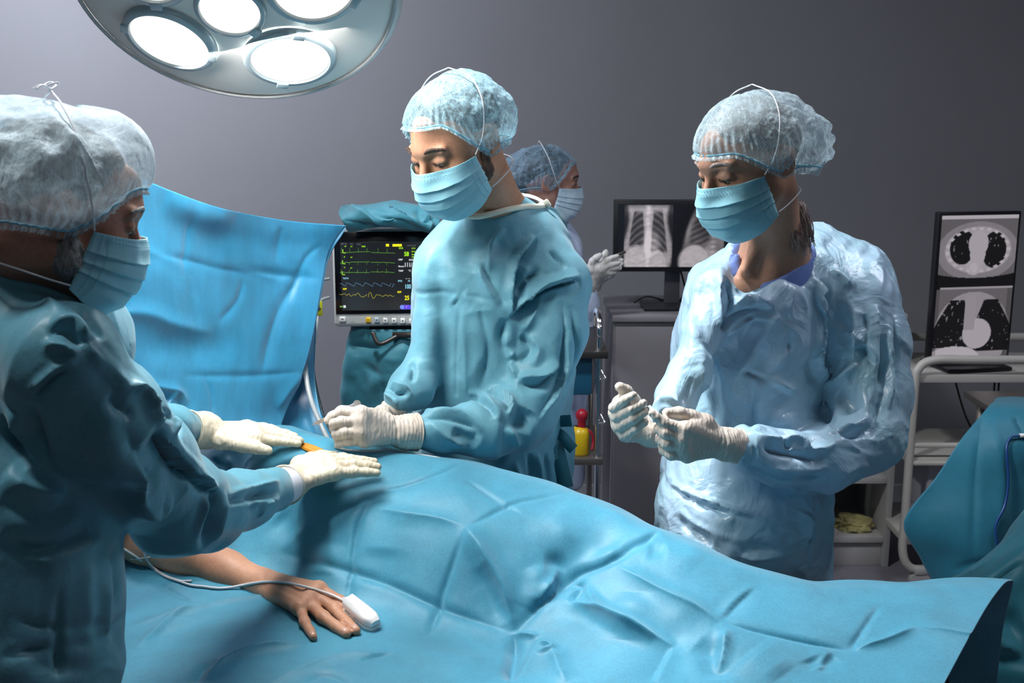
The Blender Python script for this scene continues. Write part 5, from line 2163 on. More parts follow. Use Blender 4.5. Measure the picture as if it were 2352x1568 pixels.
def face_mask(body, M, m, ties=True, low=0.0, wide=.075, tw=1.0, td=1.0, ts=1.0):
    nu, nv = 90, 110
    U, Vv = np.meshgrid(np.linspace(-1, 1, nu), np.linspace(0, 1, nv))
    A80 = rad(84)
    base = (np.cos(U * A80) - math.cos(A80)) / (1 - math.cos(A80))
    yc = np.interp(Vv, [0, .12, .3, .55, .8, 1], [-.123, -.129, -.131, -.127, -.114, -.080])
    zc = np.interp(Vv, [0, .12, .3, .55, .8, 1], [-.014, -.028, -.047, -.079, -.113, -.137]) - low
    ys = np.interp(Vv, [0, 1], [-.030, -.018])
    zs = np.interp(Vv, [0, .5, 1], [-.016, -.057, -.097]) - low * .5
    sh = base ** 0.85
    nose = np.exp(-(U / .28) ** 2) * (1 - sm(Vv, 0, .45))
    yc = yc + .016 * (1 - np.exp(-(U / .30) ** 2)) * (1 - sm(Vv, 0.0, .5))
    x = wide * np.sin(U * A80) / math.sin(A80)
    y = ys + (yc - ys) * sh
    z = zs + (zc - zs) * sh + .004 * nose
    # pleats
    d = np.zeros_like(U)
    for k, pv in enumerate((.30, .47, .64)):
        pvv = pv + .03 * U * U
        d += .0030 * np.where(Vv < pvv, np.exp(-(pvv - Vv) / .09), -0.15 * np.exp(-(Vv - pvv) / .03))
    d += .0015 * np.sin(U * 9 + Vv * 7) * base
    n = np.stack([x * .9, y + .02, (z + .06) * .5], -1)
    n /= np.linalg.norm(n, axis=-1)[..., None]
    A = np.stack([x, y, z], -1) + n * d[..., None]
    V, F = grid_mesh(A)
    V = V + n.reshape(-1, 3) * (fbm(V, 40, 2, 4) * .0012)[:, None]
    Vw = (np.array(M.to_3x3()) @ V.T).T + np.array(M.translation)
    o = mk('surgical_mask', Vw, F, m, body)
    mod(o, 'SOLIDIFY', thickness=0.0012)
    G3 = V.reshape(nv, nu, 3)
    nn = n

    def seam(pts, r=0.0006):
        b = MB(M)
        b.tube(pts, r, 5)
        return b
    # stitched lines: top, bottom, two at each side
    for rows_ in (4, 10):
        b = MB(M)
        line_ = G3[rows_, 3:-3] + nn[rows_, 3:-3] * .0009
        for i in range(0, len(line_) - 1, 2):
            b.tube([line_[i], line_[i] * .4 + line_[i + 1] * .6], .0005, 4)
        b.build('stitching', M_seam, o)
    for cc in (3, 6, nu - 4, nu - 7):
        b = MB(M)
        line_ = G3[6:-6, cc] + nn[6:-6, cc] * .0009
        for i in range(0, len(line_) - 1, 2):
            b.tube([line_[i], line_[i] * .4 + line_[i + 1] * .6], .0005, 4)
        b.build('stitching', M_seam, o)
    if ties:
        for q in (-1, 1):
            b = MB(M)
            up_ = [(q * .088, -.012, .012), (q * .094, .004, .045), (q * .087, .022, .084), (q * .054, .040, .117), (0.001 * q, .046, .1325)]
            up_ = [(x * ts, .014 + (y - .014) * ts, .02 + (z - .02) * ts) for x, y, z in up_]
            b.tube(spline([(q * wide, -.030, -.014 - low * .5)] + up_, 8), .0013, 7)
            b.build('mask_tie', M_tie, o, smooth=True)
            b = MB(M)
            b.tube(spline([(q * wide, -.018, -.092 - low * .5), (q * .076 * tw ** .5, .010, -.090), (q * .072 * tw, .050 * td, -.086), (q * .046 * tw, .088 * td, -.084), (0.001 * q, .103 * td, -.082)], 8), .0013, 7)
            b.build('mask_tie', M_tie, o, smooth=True)
    return o


FR = (.0108, .0098, .0088, .0074)


def hand(B, wrist, mcp, fingers, thumb, s=1.0, shrink=0.0, k=0.0035, web=0.010, wr=None):
    """wrist (px,py,Y); mcp four (px,py,Y) index..little; fingers four lists of three (px,py,Y); thumb list of 3-4 (px,py,Y)"""
    W = at(*wrist[:3])
    wr = wr or .024
    M4 = [at(*p) for p in mcp]
    r = [x * s - shrink for x in FR]
    pr = .0125 * s - shrink
    for i, p in enumerate(M4):
        off = (M4[0] - M4[3]) * (0.30 * (1.5 - i) / 1.5) * .5
        B.cap(W + off, (.0155 * s - shrink), p, pr, web)
    for a, b_ in zip(M4[:-1], M4[1:]):
        B.cap(a, pr, b_, pr, web)
    for m0, f in zip(M4, fingers):
        pts = [m0] + [at(*p) for p in f]
        for i in range(3):
            B.cap(pts[i], r[i], pts[i + 1], r[i + 1], k)
        B.cap(pts[1], r[1] * 1.07, pts[1] + (pts[2] - pts[1]) * .08, r[1] * 1.07, k)      # knuckle
    T = [at(*p) for p in thumb]
    tr_ = [.0165 * s - shrink, .0132 * s - shrink, .0115 * s - shrink, .0092 * s - shrink]
    B.cap(W, .017 * s - shrink, T[0], tr_[0], web)
    B.cap(T[0], tr_[0], M4[0], pr * .9, web)
    for i in range(len(T) - 1):
        B.cap(T[i], tr_[i + (4 - len(T))] if len(T) < 4 else tr_[i], T[i + 1], tr_[min(3, i + 1 + (4 - len(T)))], .006)


def ring_tube(name, c, n, ru, rv, up, r, m, parent, seg=40):
    n = Vector(n).normalized()
    u = (Vector(up) - n * Vector(up).dot(n)).normalized()
    v = n.cross(u)
    pts = [Vector(c) + u * (ru * math.cos(t)) + v * (rv * math.sin(t)) for t in np.linspace(0, 2 * math.pi, seg + 1)]
    V, F = tube_mesh([tuple(p) for p in pts], r, 8, False)
    return mk(name, V, F, m, parent)


def gown_mesh(B, vox, strokes, amp=0.004, seed=1, crease=0.0, sub=1, freq=5.0):
    V, F = B.mesh(vox)
    V = relax(V, F, 2, 0.5)
    for _ in range(sub):
        V, F = subdiv(V, F)
        V = relax(V, F, 2, 0.5)
    bv = bvh_of(V, F)
    N = normals(V, F)
    d = fbm(V * np.array([1, 1, .6]), freq, 3, seed) * amp
    if crease:
        rg = 1 - 2 * np.abs(fbm(V * np.array([1, 1, .7]) + 0.05 * fbm(V, 6, 2, seed + 3)[:, None], freq * 1.6, 3, seed + 7))
        d += crease * np.maximum(rg, -0.4)
    V = V + N * d[:, None]
    st = [(a[0], a[1], a[2] * .8, a[3] * 1.4) for a in strokes] + [(a[0], a[1], .009, .0035) for a in strokes if a[0] in 'vrt']
    V = sculpt(V, F, st, bv)
    return V, F


def legs(body_root, hip, floor_xy, gap=0.09, ang=0.0, mat=None):
    """legs in trousers and shoes below the gown, hidden by the table for the most part"""
    hx, hy, hz = hip
    for q in (-1, 1):
        ox, oy = q * gap * math.cos(ang), q * gap * math.sin(ang)
        b = MB()
        b.lathe([(0.085, hz), (0.075, 0.75), (0.06, 0.5), (0.057, 0.4), (0.055, 0.12), (0.056, 0.06)], (hx + ox, hy + oy, 0), 24)
        b.build('trouser_leg', mat or M_trous, body_root, smooth=True)
        b = MB()
        d = Vector((math.sin(ang), -math.cos(ang), 0))
        for t in (0,):
            c = Vector((hx + ox, hy + oy, 0.035)) + d * 0.05
            b.box(c, (0.095, 0.27, 0.07), 0.03, 4, rot=Matrix.Rotation(ang, 3, 'Z'))
        b.build('shoe', M_shoe, body_root, auto=60)


def box_of(pts, pad):
    P = np.array(pts)
    return (P.min(0) - pad, P.max(0) + pad)

# ================================================================== man in the teal gown, behind the patient
M_gown = cloth_mat('gown_teal', (0.125, 0.33, 0.42), rough=0.5, spec=0.35, weave=650, weave_s=0.16, crum=0.45, crum_scale=11, crum_d=0.007, mottled=0.10, sheen=0.2)
M_gown_l = cloth_mat('gown_teal_deep', (0.095, 0.29, 0.375), rough=0.45, spec=0.4, weave=650, weave_s=0.10, crum=0.45, crum_scale=8, crum_d=0.009, mottled=0.10, sheen=0.2)
M_trim = cloth_mat('gown_binding', (0.70, 0.69, 0.58), crum=0.1, weave_s=0.2)

HM = head_matrix(1046, 322, 2.28, 42, 26)
torso_st = [(1165, 545, 2.46, 78), (1130, 620, 2.46, 144), (1121, 720, 2.46, 162), (1117, 860, 2.46, 160), (1120, 980, 2.46, 160), (1140, 1120, 2.48, 158), (1160, 1400, 2.5, 172), (1170, 1800, 2.52, 190)]
rsh = [(1085, 590, 2.44, 85), (1022, 625, 2.38, 66), (995, 740, 2.34, 40), (965, 850, 2.31, 42), (945, 888, 2.28, 52), (915, 912, 2.24, 38)]
lsh = [(1185, 590, 2.46, 100), (1262, 650, 2.42, 90), (1266, 760, 2.37, 80), (1234, 880, 2.32, 72), (1200, 955, 2.28, 74), (1110, 985, 2.22, 66), (1010, 992, 2.18, 50), (966, 992, 2.165, 42)]
back = [(1240, 570, 2.52, 70), (1266, 700, 2.56, 66), (1245, 850, 2.55, 55), (1238, 1000, 2.53, 55), (1238, 1100, 2.53, 52)]

body = Body()
head_prims(body, HM)
nk0, nk1 = tf(HM, (0, .035, -.06)), at(1158, 520, 2.45)
body.cap(nk0, .056, nk1, .060, .03)


def shrunk(B, st, f, k=.05):
    B.chain([(a, b_, c, d * f) for a, b_, c, d in st], k)


shrunk(body, torso_st[:6], .72)
shrunk(body, rsh, .5, .03)
shrunk(body, lsh, .62, .03)
body.cap(nk1, .06, at(1190, 560, 2.47), .09, .05)
hC = dict(wrist=(925, 992, 2.15), mcp=[(829, 948, 2.095), (825, 968, 2.085), (828, 992, 2.08), (838, 1012, 2.085)],
          fingers=[[(786, 944, 2.10), (762, 955, 2.095), (752, 966, 2.09)],
                   [(785, 968, 2.075), (766, 972, 2.07), (764, 984, 2.08)],
                   [(790, 992, 2.07), (772, 996, 2.07), (774, 1008, 2.085)],
                   [(800, 1012, 2.075), (783, 1016, 2.075), (776, 1022, 2.085)]],
          thumb=[(880, 965, 2.14), (825, 945, 2.15), (785, 945, 2.14), (760, 962, 2.12)])
hand(body, **hC, shrink=.003)
body.cap(at(925, 992, 2.15), .022, at(990, 992, 2.17), .022, .01)
hD = dict(wrist=(895, 950, 2.24), mcp=[(850, 968, 2.20), (845, 975, 2.18), (850, 985, 2.17), (860, 995, 2.17)],
          fingers=[[(825, 975, 2.19), (815, 985, 2.17), (812, 992, 2.16)], [(825, 985, 2.17), (818, 995, 2.16), (822, 1002, 2.16)],
                   [(832, 995, 2.16), (828, 1003, 2.16), (832, 1008, 2.17)], [(842, 1002, 2.16), (838, 1008, 2.17), (842, 1012, 2.17)]],
          thumb=[(878, 950, 2.20), (850, 950, 2.17), (830, 958, 2.15)])
hand(body, **hD, shrink=.003)
V, F = body.mesh(0.014, 0.0032, [box_of([tf(HM, (0, 0, 0))], .145), box_of([at(752, 930, 2.05), at(925, 1030, 2.22)], .01)])
V = relax(V, F, 1, 0.4)
man = mk('person', V, F, M_skin_m)
tag(man, 'dark-bearded man in a teal surgical gown, looking down and holding a scalpel over the patient', 'person')
face_bits(man, HM, M_hair_brown)
hair_shell(man, HM, M_hair_dark, 62, .004, 92, 116)
# beard
bb = Body(HM)
for q in (-1, 1):
    bb.cap((q * .070, .000, -.022), .010, (q * .060, -.008, -.060), .017, .01)
    bb.cap((q * .060, -.008, -.060), .0185, (q * .030, -.064, -.106), .0185, .01)
bb.cap((-.024, -.071, -.109), .0190, (.024, -.071, -.109), .019, .01)
V, F = bb.mesh(.0035)
V = relax(V, F, 2)
V = V + normals(V, F) * (fbm(V, 250, 2, 3) * .0012)[:, None]
mk('beard', V, F, M_hair_brown, man)
bouffant(man, HM, M_cap, 3, front=67, side=126, back=130, puff=.013, bun=0.014, bun_th=108, bun_w=1.0, gath=48)
face_mask(man, HM, M_mask)

g = Body()
g.chain(torso_st, .06)
g.chain(lsh[:2], .05)
g.chain(lsh[1:], .025)
g.chain(rsh[:2], .05)
g.chain(rsh[1:], .02)
g.chain(back, .06)
g.cap(at(1150, 515, 2.43), .072, at(1170, 560, 2.46), .095, .05)
g.clips.append((np.array([0, 0, 0.42]), np.array([0, 0, -1.0])))
S = [
    ('t', [(1174, 718), (1180, 651), (1192, 596), (1232, 545)], .030, .014),
    ('v', [(1190, 682), (1204, 651), (1241, 617)], .022, .012),
    ('t', [(1170, 728), (1208, 690), (1263, 658), (1334, 637)], .035, .022),
    ('r', [(1215, 690), (1262, 668), (1330, 650)], .018, .010),
    ('v', [(1262, 575), (1290, 600), (1300, 620)], .02, .008),
    ('r', [(1160, 525), (1130, 560), (1120, 640)], .025, .006),
    ('r', [(1096, 600), (1108, 642), (1145, 702)], .022, .007), ('v', [(1112, 600), (1125, 640), (1160, 700)], .02, .006),
    ('v', [(1047, 914), (1050, 800), (1057, 700)], .014, .003), ('r', [(1070, 905), (1068, 800), (1062, 700)], .022, .003),
    ('v', [(951, 672), (1034, 672), (1136, 690)], .014, .003),
    ('r', [(1032, 700), (1060, 675), (1085, 690)], .018, .005), ('v', [(1040, 705), (1070, 660)], .012, .004),
    ('b', [(985, 560), (978, 680), (985, 850)], .04, .006), ('d', [(1010, 560), (1015, 700), (1022, 880)], .04, .006),
    ('d', [(1085, 560), (1065, 620)], .05, .008),
    ('v', [(1100, 700), (1120, 800), (1105, 900)], .03, .005),
    ('r', [(1158, 765), (1166, 800), (1190, 826)], .03, .012), ('v', [(1160, 730), (1152, 780), (1170, 815)], .025, .014),
    ('t', [(1190, 876), (1246, 872), (1290, 838)], .035, .018), ('r', [(1172, 830), (1188, 868)], .015, .008),
    ('v', [(1195, 770), (1215, 800), (1195, 830)], .02, .008), ('r', [(1215, 770), (1240, 800), (1225, 840)], .025, .009),
    ('r', [(1245, 660), (1230, 720), (1200, 760)], .03, .008), ('v', [(1290, 690), (1300, 780), (1290, 860)], .03, .006),
    ('t', [(1116, 897), (1150, 905), (1172, 925), (1166, 950)], .028, .012), ('r', [(1075, 900), (1110, 912), (1140, 940), (1150, 965)], .02, .010),
    ('v', [(1090, 915), (1120, 930), (1135, 960)], .016, .010),
    ('r', [(1162, 982), (1176, 1000), (1188, 1024)], .025, .012), ('d', [(1210, 940), (1190, 990)], .04, .014),
    ('r', [(952, 945), (998, 942), (1070, 950), (1108, 992)], .020, .010), ('v', [(955, 955), (1020, 956), (1080, 975), (1100, 1010)], .02, .010),
    ('r', [(985, 965), (1020, 1000), (1075, 1030)], .025, .008), ('d', [(1040, 990), (1100, 1020)], .03, .008),
    ('t', [(1300, 760), (1296, 860), (1240, 960)], .03, .008), ('v', [(1310, 700), (1325, 800), (1300, 900)], .02, .008),
    ('v', [(1215, 1040), (1220, 1090), (1225, 1150)], .018, .010), ('r', [(1232, 1040), (1238, 1090), (1245, 1150)], .018, .010),
    ('v', [(1250, 1040), (1256, 1090), (1262, 1140)], .016, .010), ('r', [(1180, 1060), (1195, 1100), (1205, 1140)], .02, .006),
    ('v', [(940, 830), (950, 850), (945, 880)], .015, .008), ('v', [(890, 890), (915, 905), (940, 900)], .016, .010), ('r', [(880, 900), (905, 915), (920, 940)], .014, .008),
    ('r', [(900, 880), (930, 890), (945, 915)], .014, .008),
]
V, F = gown_mesh(g, 0.0078, S, .0045, 2, .0045)
gw = mk('surgical_gown', V, F, M_gown, man)
# cream binding at the neck
pts = [at(1074, 494, 2.335), at(1100, 497, 2.33), at(1135, 489, 2.335), at(1170, 480, 2.35), at(1210, 474, 2.385), at(1240, 474, 2.43), at(1248, 468, 2.48), at(1215, 452, 2.53), at(1160, 450, 2.53), at(1105, 462, 2.48), at(1074, 480, 2.40)]
V, F = tube_mesh(spline(pts, 8, True).tolist() + [pts[0]], .0062, 10, False)
mk('collar_binding', V, F, M_trim, gw)
b = MB()
b.box(at(1245, 470, 2.45), (.030, .008, .012), .003, rot=Matrix.Rotation(rad(-25), 3, 'Y'))
b.box(at(1257, 467, 2.45), (.012, .010, .018), .003, rot=Matrix.Rotation(rad(-35), 3, 'Y'))
b.build('tie_knot', M_trim, gw, auto=40)
# black undershirt showing above the collar
V, F = sheet([[at(1180, 478, 2.385), at(1196, 462, 2.40), at(1202, 452, 2.43), at(1204, 450, 2.48)], [at(1205, 478, 2.40), at(1220, 470, 2.42), at(1232, 466, 2.45), at(1235, 460, 2.49)],
              [at(1220, 492, 2.42), at(1240, 484, 2.44), at(1250, 478, 2.47), at(1254, 474, 2.51)]], 8, 8)
o = mk('undershirt_collar', V, F, M_black, man)
mod(o, 'SOLIDIFY', thickness=0.003)

# back flap of the gown behind the neck
V, F = sheet([[at(1255, 472, 2.50), at(1275, 478, 2.54), at(1288, 486, 2.58)], [at(1262, 490, 2.50), at(1288, 500, 2.55), at(1302, 515, 2.60)],
              [at(1275, 520, 2.50), at(1298, 530, 2.55), at(1306, 560, 2.60)], [at(1290, 570, 2.52), at(1315, 580, 2.56), at(1328, 610, 2.60)]], 8, 8)
o = mk('gown_back_flap', V, F, M_teal_dk, gw)
mod(o, 'SOLIDIFY', thickness=0.003)
# waist ties
def ribbon(name, pts, wdt, m, parent, tilt_=0.3):
    P = spline([at(*p) for p in pts], 8)
    T = np.gradient(P, axis=0)
    T /= np.linalg.norm(T, axis=1)[:, None]
    side = np.cross(T, np.array([tilt_, -1, 0.1]))
    side /= np.linalg.norm(side, axis=1)[:, None]
    A = np.stack([P - side * wdt / 2, P, P + side * wdt / 2], 0)
    V, F = grid_mesh(A)
    o = mk(name, V, face_cam(V, F), m, parent)
    mod(o, 'SOLIDIFY', thickness=0.002)
    return o


M_tieb = cloth_mat('gown_tie', (0.02, 0.13, 0.17), crum=0.2)
for pts, w_ in (([(1258, 975, 2.40), (1285, 968, 2.38), (1312, 966, 2.37)], .026), ([(1262, 985, 2.40), (1290, 1000, 2.37), (1305, 1018, 2.37), (1318, 1032, 2.37)], .024),
                ([(1268, 985, 2.39), (1278, 1030, 2.37), (1290, 1080, 2.37), (1300, 1122, 2.38)], .036), ([(1262, 990, 2.38), (1266, 1030, 2.36), (1272, 1080, 2.37), (1276, 1120, 2.38)], .028)):
    ribbon('waist_tie', pts, w_, M_tieb, gw)
b = MB()
b.box(at(1262, 980, 2.385), (.032, .022, .034), .010, 3)
b.build('tie_knot', M_tieb, gw, auto=50)


def glove(person, specs, cuff, m, label=None, vox=.0021, k=.0035, s=1.0, ring=True, wr=True, name='glove', strokes=()):
    """cuff: two stations (px,py,Y,r px): wrist side and open end"""
    B = Body()
    hand(B, **specs, k=k, s=s)
    for c0, c1 in zip(cuff[:-1], cuff[1:]):
        B.chain([c0, c1], .008)
    a, b_ = at(*cuff[-2][:3]), at(*cuff[-1][:3])
    n = (b_ - a) / np.linalg.norm(b_ - a)
    W = at(*specs['wrist'][:3])
    B.chain([(specs['wrist'][0], specs['wrist'][1], specs['wrist'][2], cuff[0][3] * .95), cuff[0]], .012)
    B.clips.append((b_, n))
    V, F = B.mesh(vox)
    V = relax(V, F, 2, 0.4)
    # wrinkles where the latex gathers at the wrist
    N = normals(V, F)
    ax_ = (W - a)
    d = np.linalg.norm(V - W, axis=1)
    w_ = np.exp(-(d / .045) ** 2)
    u = (V - W) @ n
    V = V + N * (w_ * (.0011 * np.sin(u * 900 + 6 * vnoise(V * 30, 3)) + .0012 * fbm(V, 70, 2, 5)))[:, None]
    V = V + N * (fbm(V, 120, 2, 8) * .0004)[:, None]
    if strokes:
        V = sculpt(V, F, strokes)
    o = mk(name, V, F, m, person)
    if ring:
        r = cuff[-1][3] * mpx(cuff[-1][2], cuff[-1][1])
        ring_tube('rolled_cuff', b_ - n * .001, n, r, r, (0, 0, 1), .0016, m, o)
    return o


glove(man, hC, [(938, 992, 2.155, 39), (957, 992, 2.163, 43)], M_glove, strokes=[
    ('r', [(800, 1012), (793, 975), (799, 970)], .004, .0012), ('v', [(905, 950), (912, 990), (906, 1028)], .005, .002), ('r', [(915, 950), (921, 990), (915, 1030)], .005, .0016)])
glove(man, hD, [(903, 940, 2.235, 26), (920, 922, 2.243, 29)], M_glove)
legs(man, (at(1130, 1100, 2.48)[0], 2.50, 0.85), None, ang=rad(-35))
# scalpel
p0, p1 = at(716, 976, 2.085), at(822, 926, 2.125)
d = Vector(p1 - p0)
L = d.length
xx = d.normalized()
yy = Vector((0, -1, 0.2))
yy = (yy - xx * yy.dot(xx)).normalized()
MS = Matrix.Translation(Vector(p0)) @ Matrix((xx, yy, xx.cross(yy))).transposed().to_4x4()
sc = empty('scalpel', p0, 'metal scalpel held in the gloved hand above the patient', 'scalpel')
b = MB(MS)
b.raw([(0, -.0004, 0), (0, .0004, 0), (.012, -.0005, .004), (.012, .0005, .004), (.030, -.0005, .004), (.030, .0005, .004), (.030, -.0005, -.003), (.030, .0005, -.003), (.010, -.0002, -.003), (.010, .0002, -.003)],
      [(0, 2, 8), (1, 9, 3), (2, 4, 6, 8), (3, 9, 7, 5), (0, 1, 3, 2), (2, 3, 5, 4), (4, 5, 7, 6), (6, 7, 9, 8), (8, 9, 1, 0)])
b.build('blade', plain('blade_steel', (0.70, 0.60, 0.52), 0.42, metal=0.8), sc)
b = MB(MS)
b.box((.036, 0, 0), (.014, .003, .006), .001)
b.box(((L + .045) / 2, 0, 0), (L - .045, .004, .008), .0015)
b.cyl((L - .002, -.003, 0), (L - .002, .003, 0), .007, n=24)
b.build('handle', plain('satin_steel', (0.7, 0.7, 0.7), 0.4, metal=0.8), sc, auto=40)

# ================================================================== woman in the pale plastic gown
def plastic_mat(name, col, hi):
    m, nt, b = new_mat(name)
    out = nt.nodes['Material Output']
    v = coords(nt)
    n = tex(nt, 'noise', 5, 4, 0.6, vec=v)
    c = ramp(nt, n.outputs['Fac'], [(0.35, col), (0.65, hi)])
    nt.links.new(c, b.inputs['Base Color'])
    b.inputs['Roughness'].default_value = 0.30
    b.inputs['Specular IOR Level'].default_value = 0.5
    b.inputs['Coat Weight'].default_value = 0.25
    b.inputs['Coat Roughness'].default_value = 0.25
    wv = warp(nt, v, 4, 0.10)
    vo = tex(nt, 'voronoi', 9, vec=wv, feature='F1')
    wv2 = warp(nt, v, 14, 0.035)
    vo2 = tex(nt, 'voronoi', 26, vec=wv2, feature='F1')
    n3 = tex(nt, 'noise', 11, 3, 0.55, 1.2, vec=v)
    bump_chain(nt, b, [(vo.outputs['Distance'], 0.42, 0.016), (vo2.outputs['Distance'], 0.32, 0.007), (n3.outputs['Fac'], 0.5, 0.02)])
    tl = nd(nt, 'ShaderNodeBsdfTranslucent')
    nt.links.new(c, tl.inputs['Color'])
    mx = nd(nt, 'ShaderNodeMixShader')
    mx.inputs[0].default_value = 0.15
    nt.links.new(b.outputs[0], mx.inputs[1])
    nt.links.new(tl.outputs[0], mx.inputs[2])
    nt.links.new(mx.outputs[0], out.inputs['Surface'])
    return m


M_plastic = plastic_mat('plastic_gown', (0.42, 0.69, 0.82), (0.52, 0.72, 0.92))
M_scrub = cloth_mat('scrub_blue', (0.12, 0.20, 0.50), crum=0.15, weave=500)

HW = head_matrix(1720, 368, 2.17, 62, 19)
torso_st = [(1790, 640, 2.35, 92), (1738, 705, 2.35, 148), (1716, 800, 2.36, 152), (1714, 920, 2.36, 154), (1712, 1060, 2.34, 168), (1712, 1180, 2.30, 184), (1705, 1330, 2.32, 182), (1700, 1600, 2.34, 186), (1698, 1900, 2.36, 190)]
rsh = [(1730, 660, 2.30, 90), (1660, 690, 2.24, 58), (1610, 770, 2.20, 43), (1582, 850, 2.16, 44), (1550, 915, 2.12, 46), (1515, 960, 2.07, 36)]
lsh = [(1860, 655, 2.38, 92), (1958, 690, 2.37, 94), (1985, 790, 2.33, 96), (1998, 900, 2.29, 92), (1985, 1000, 2.24, 82), (1890, 1058, 2.16, 66), (1790, 1052, 2.11, 60), (1738, 1036, 2.10, 58), (1712, 1030, 2.078, 50)]
backw_ = [(1890, 620, 2.48, 60), (1880, 760, 2.50, 85), (1840, 1000, 2.48, 85), (1800, 1250, 2.44, 90)]

body = Body()
head_prims(body, HW, True)
nk0, nk1 = tf(HW, (0, .035, -.07)), at(1778, 575, 2.30)
body.cap(nk0, .050, nk1, .056, .03)
body.cap(nk1, .056, at(1790, 640, 2.34), .080, .05)
body.cap(at(1700, 660, 2.29), .045, at(1760, 640, 2.265), .030, .05)
body.cap(at(1755, 520, 2.235), .012, at(1712, 620, 2.235), .010, .02)       # the tendon at the front of the neck
shrunk(body, torso_st[1:7], .74)
shrunk(body, rsh, .6, .03)
shrunk(body, lsh, .6, .03)
hE = dict(wrist=(1500, 992, 2.06), mcp=[(1425, 925, 2.055), (1416, 948, 2.06), (1422, 975, 2.06), (1437, 998, 2.055)],
          fingers=[[(1411, 936, 2.03), (1436, 918, 2.005), (1455, 907, 2.0)],
                   [(1416, 957, 2.03), (1450, 940, 2.0), (1478, 925, 1.995)],
                   [(1424, 978, 2.03), (1456, 961, 2.0), (1483, 945, 1.995)],
                   [(1438, 998, 2.03), (1462, 983, 2.005), (1481, 969, 2.0)]],
          thumb=[(1470, 950, 2.08), (1455, 920, 2.07), (1438, 898, 2.06), (1423, 888, 2.05)])
hand(body, **hE, shrink=.003)
hF = dict(wrist=(1662, 1018, 2.04), mcp=[(1574, 985, 1.985), (1566, 1008, 1.985), (1566, 1028, 1.99), (1578, 1046, 2.0)],
          fingers=[[(1525, 970, 1.985), (1508, 957, 1.985), (1498, 948, 1.985)],
                   [(1528, 994, 1.98), (1513, 985, 1.99), (1510, 975, 2.01)],
                   [(1532, 1019, 1.98), (1516, 1010, 1.99), (1514, 1002, 2.01)],
                   [(1542, 1044, 1.985), (1524, 1034, 1.995), (1520, 1024, 2.01)]],
          thumb=[(1618, 972, 2.03), (1588, 957, 2.02), (1560, 948, 2.01), (1532, 948, 2.0)])
hand(body, **hF, shrink=.003)
V, F = body.mesh(0.014, 0.0032, [box_of([tf(HW, (0, 0, 0))], .15), box_of([at(1405, 890, 1.98), at(1660, 1060, 2.08)], .01), box_of([at(1690, 520, 2.2), at(1850, 660, 2.36)], .02)])
V = relax(V, F, 1, 0.4)
wom = mk('person', V, F, M_skin_w)
tag(wom, 'woman in a pale blue plastic gown over a violet-blue scrub top, gloved hands raised', 'person')
face_bits(wom, HW, M_hair_ash)
hair_shell(wom, HW, M_hair_grey, 70, .004, 92, 116, 4)
# strands of hair in the neck
random.seed(5)
b = MB()
for k in range(110):
    u = random.random()
    p = np.array(tf(HW, (-.0 + .052 - .05 * (1 - u) * 0, .045 + .03 * (u - .5), -.055)))
    p0 = np.array(at(1800 + 50 * u, 470 + random.uniform(-8, 8), 2.215 + .05 * u))
    p1 = p0 + np.array([random.uniform(.005, .02), random.uniform(-.012, .004), -.045 + random.uniform(-.012, .012)])
    p2 = p0 + np.array([random.uniform(.012, .03), random.uniform(-.012, .004), -.085 + random.uniform(-.02, .02)])
    b.tube(spline([p0, p1, p2], 4), [.0010] * 6 + [.0009, .0006, .0003], 4)
b.build('hair_strands', M_hair_ash, wom, smooth=True)
bouffant(wom, HW, M_cap_w, 11, front=82, side=122, back=128, puff=.012, bun=0.052, bun_th=108, bun_w=.75, gath=52, sag=.006)
face_mask(wom, HW, M_mask, tw=.80, td=.86)

# scrub top: a V of cloth on the chest
g = Body()
g.chain([(1738, 700, 2.36, 105), (1730, 780, 2.37, 100)], .05)
g.cap(at(1690, 652, 2.27), .030, at(1770, 690, 2.265), .040, .04)
g.cap(at(1720, 640, 2.34), .075, at(1845, 640, 2.38), .075, .04)
g.cap(at(1700, 660, 2.29), .052, at(1775, 645, 2.27), .036, .05)
g.cap(nk1, .060, at(1790, 640, 2.34), .086, .05)
g.cap(at(1700, 572, 2.18), .010, at(1712, 650, 2.19), .055, .006, None, True)
g.cap(at(1715, 640, 2.19), .058, at(1800, 545, 2.16), .085, .01, None, True)
g.cap(at(1730, 560, 2.20), .085, at(1790, 520, 2.3), .085, .006, None, True)
g.cap(at(1790, 660, 2.262), .022, at(1845, 590, 2.335), .026, .012)
g.cap(at(1684, 655, 2.262), .014, at(1692, 590, 2.275), .008, .012)
g.clips.append((at(1700, 740, 2.3), np.array([0, 0, -1.0])))
V, F = g.mesh(.0045)
V = relax(V, F, 2)
sct = mk('scrub_top', V, F, M_scrub, wom)

g = Body()
g.chain(torso_st, .06)
g.chain(lsh[:2], .05)
g.chain(lsh[1:], .025)
g.chain(rsh[:2], .05)
g.chain(rsh[1:], .02)
g.chain(backw_, .06)
g.cap(at(1870, 570, 2.42), .050, at(1940, 640, 2.44), .09, .05)
g.cap(at(1640, 655, 2.26), .035, at(1720, 690, 2.24), .05, .04)
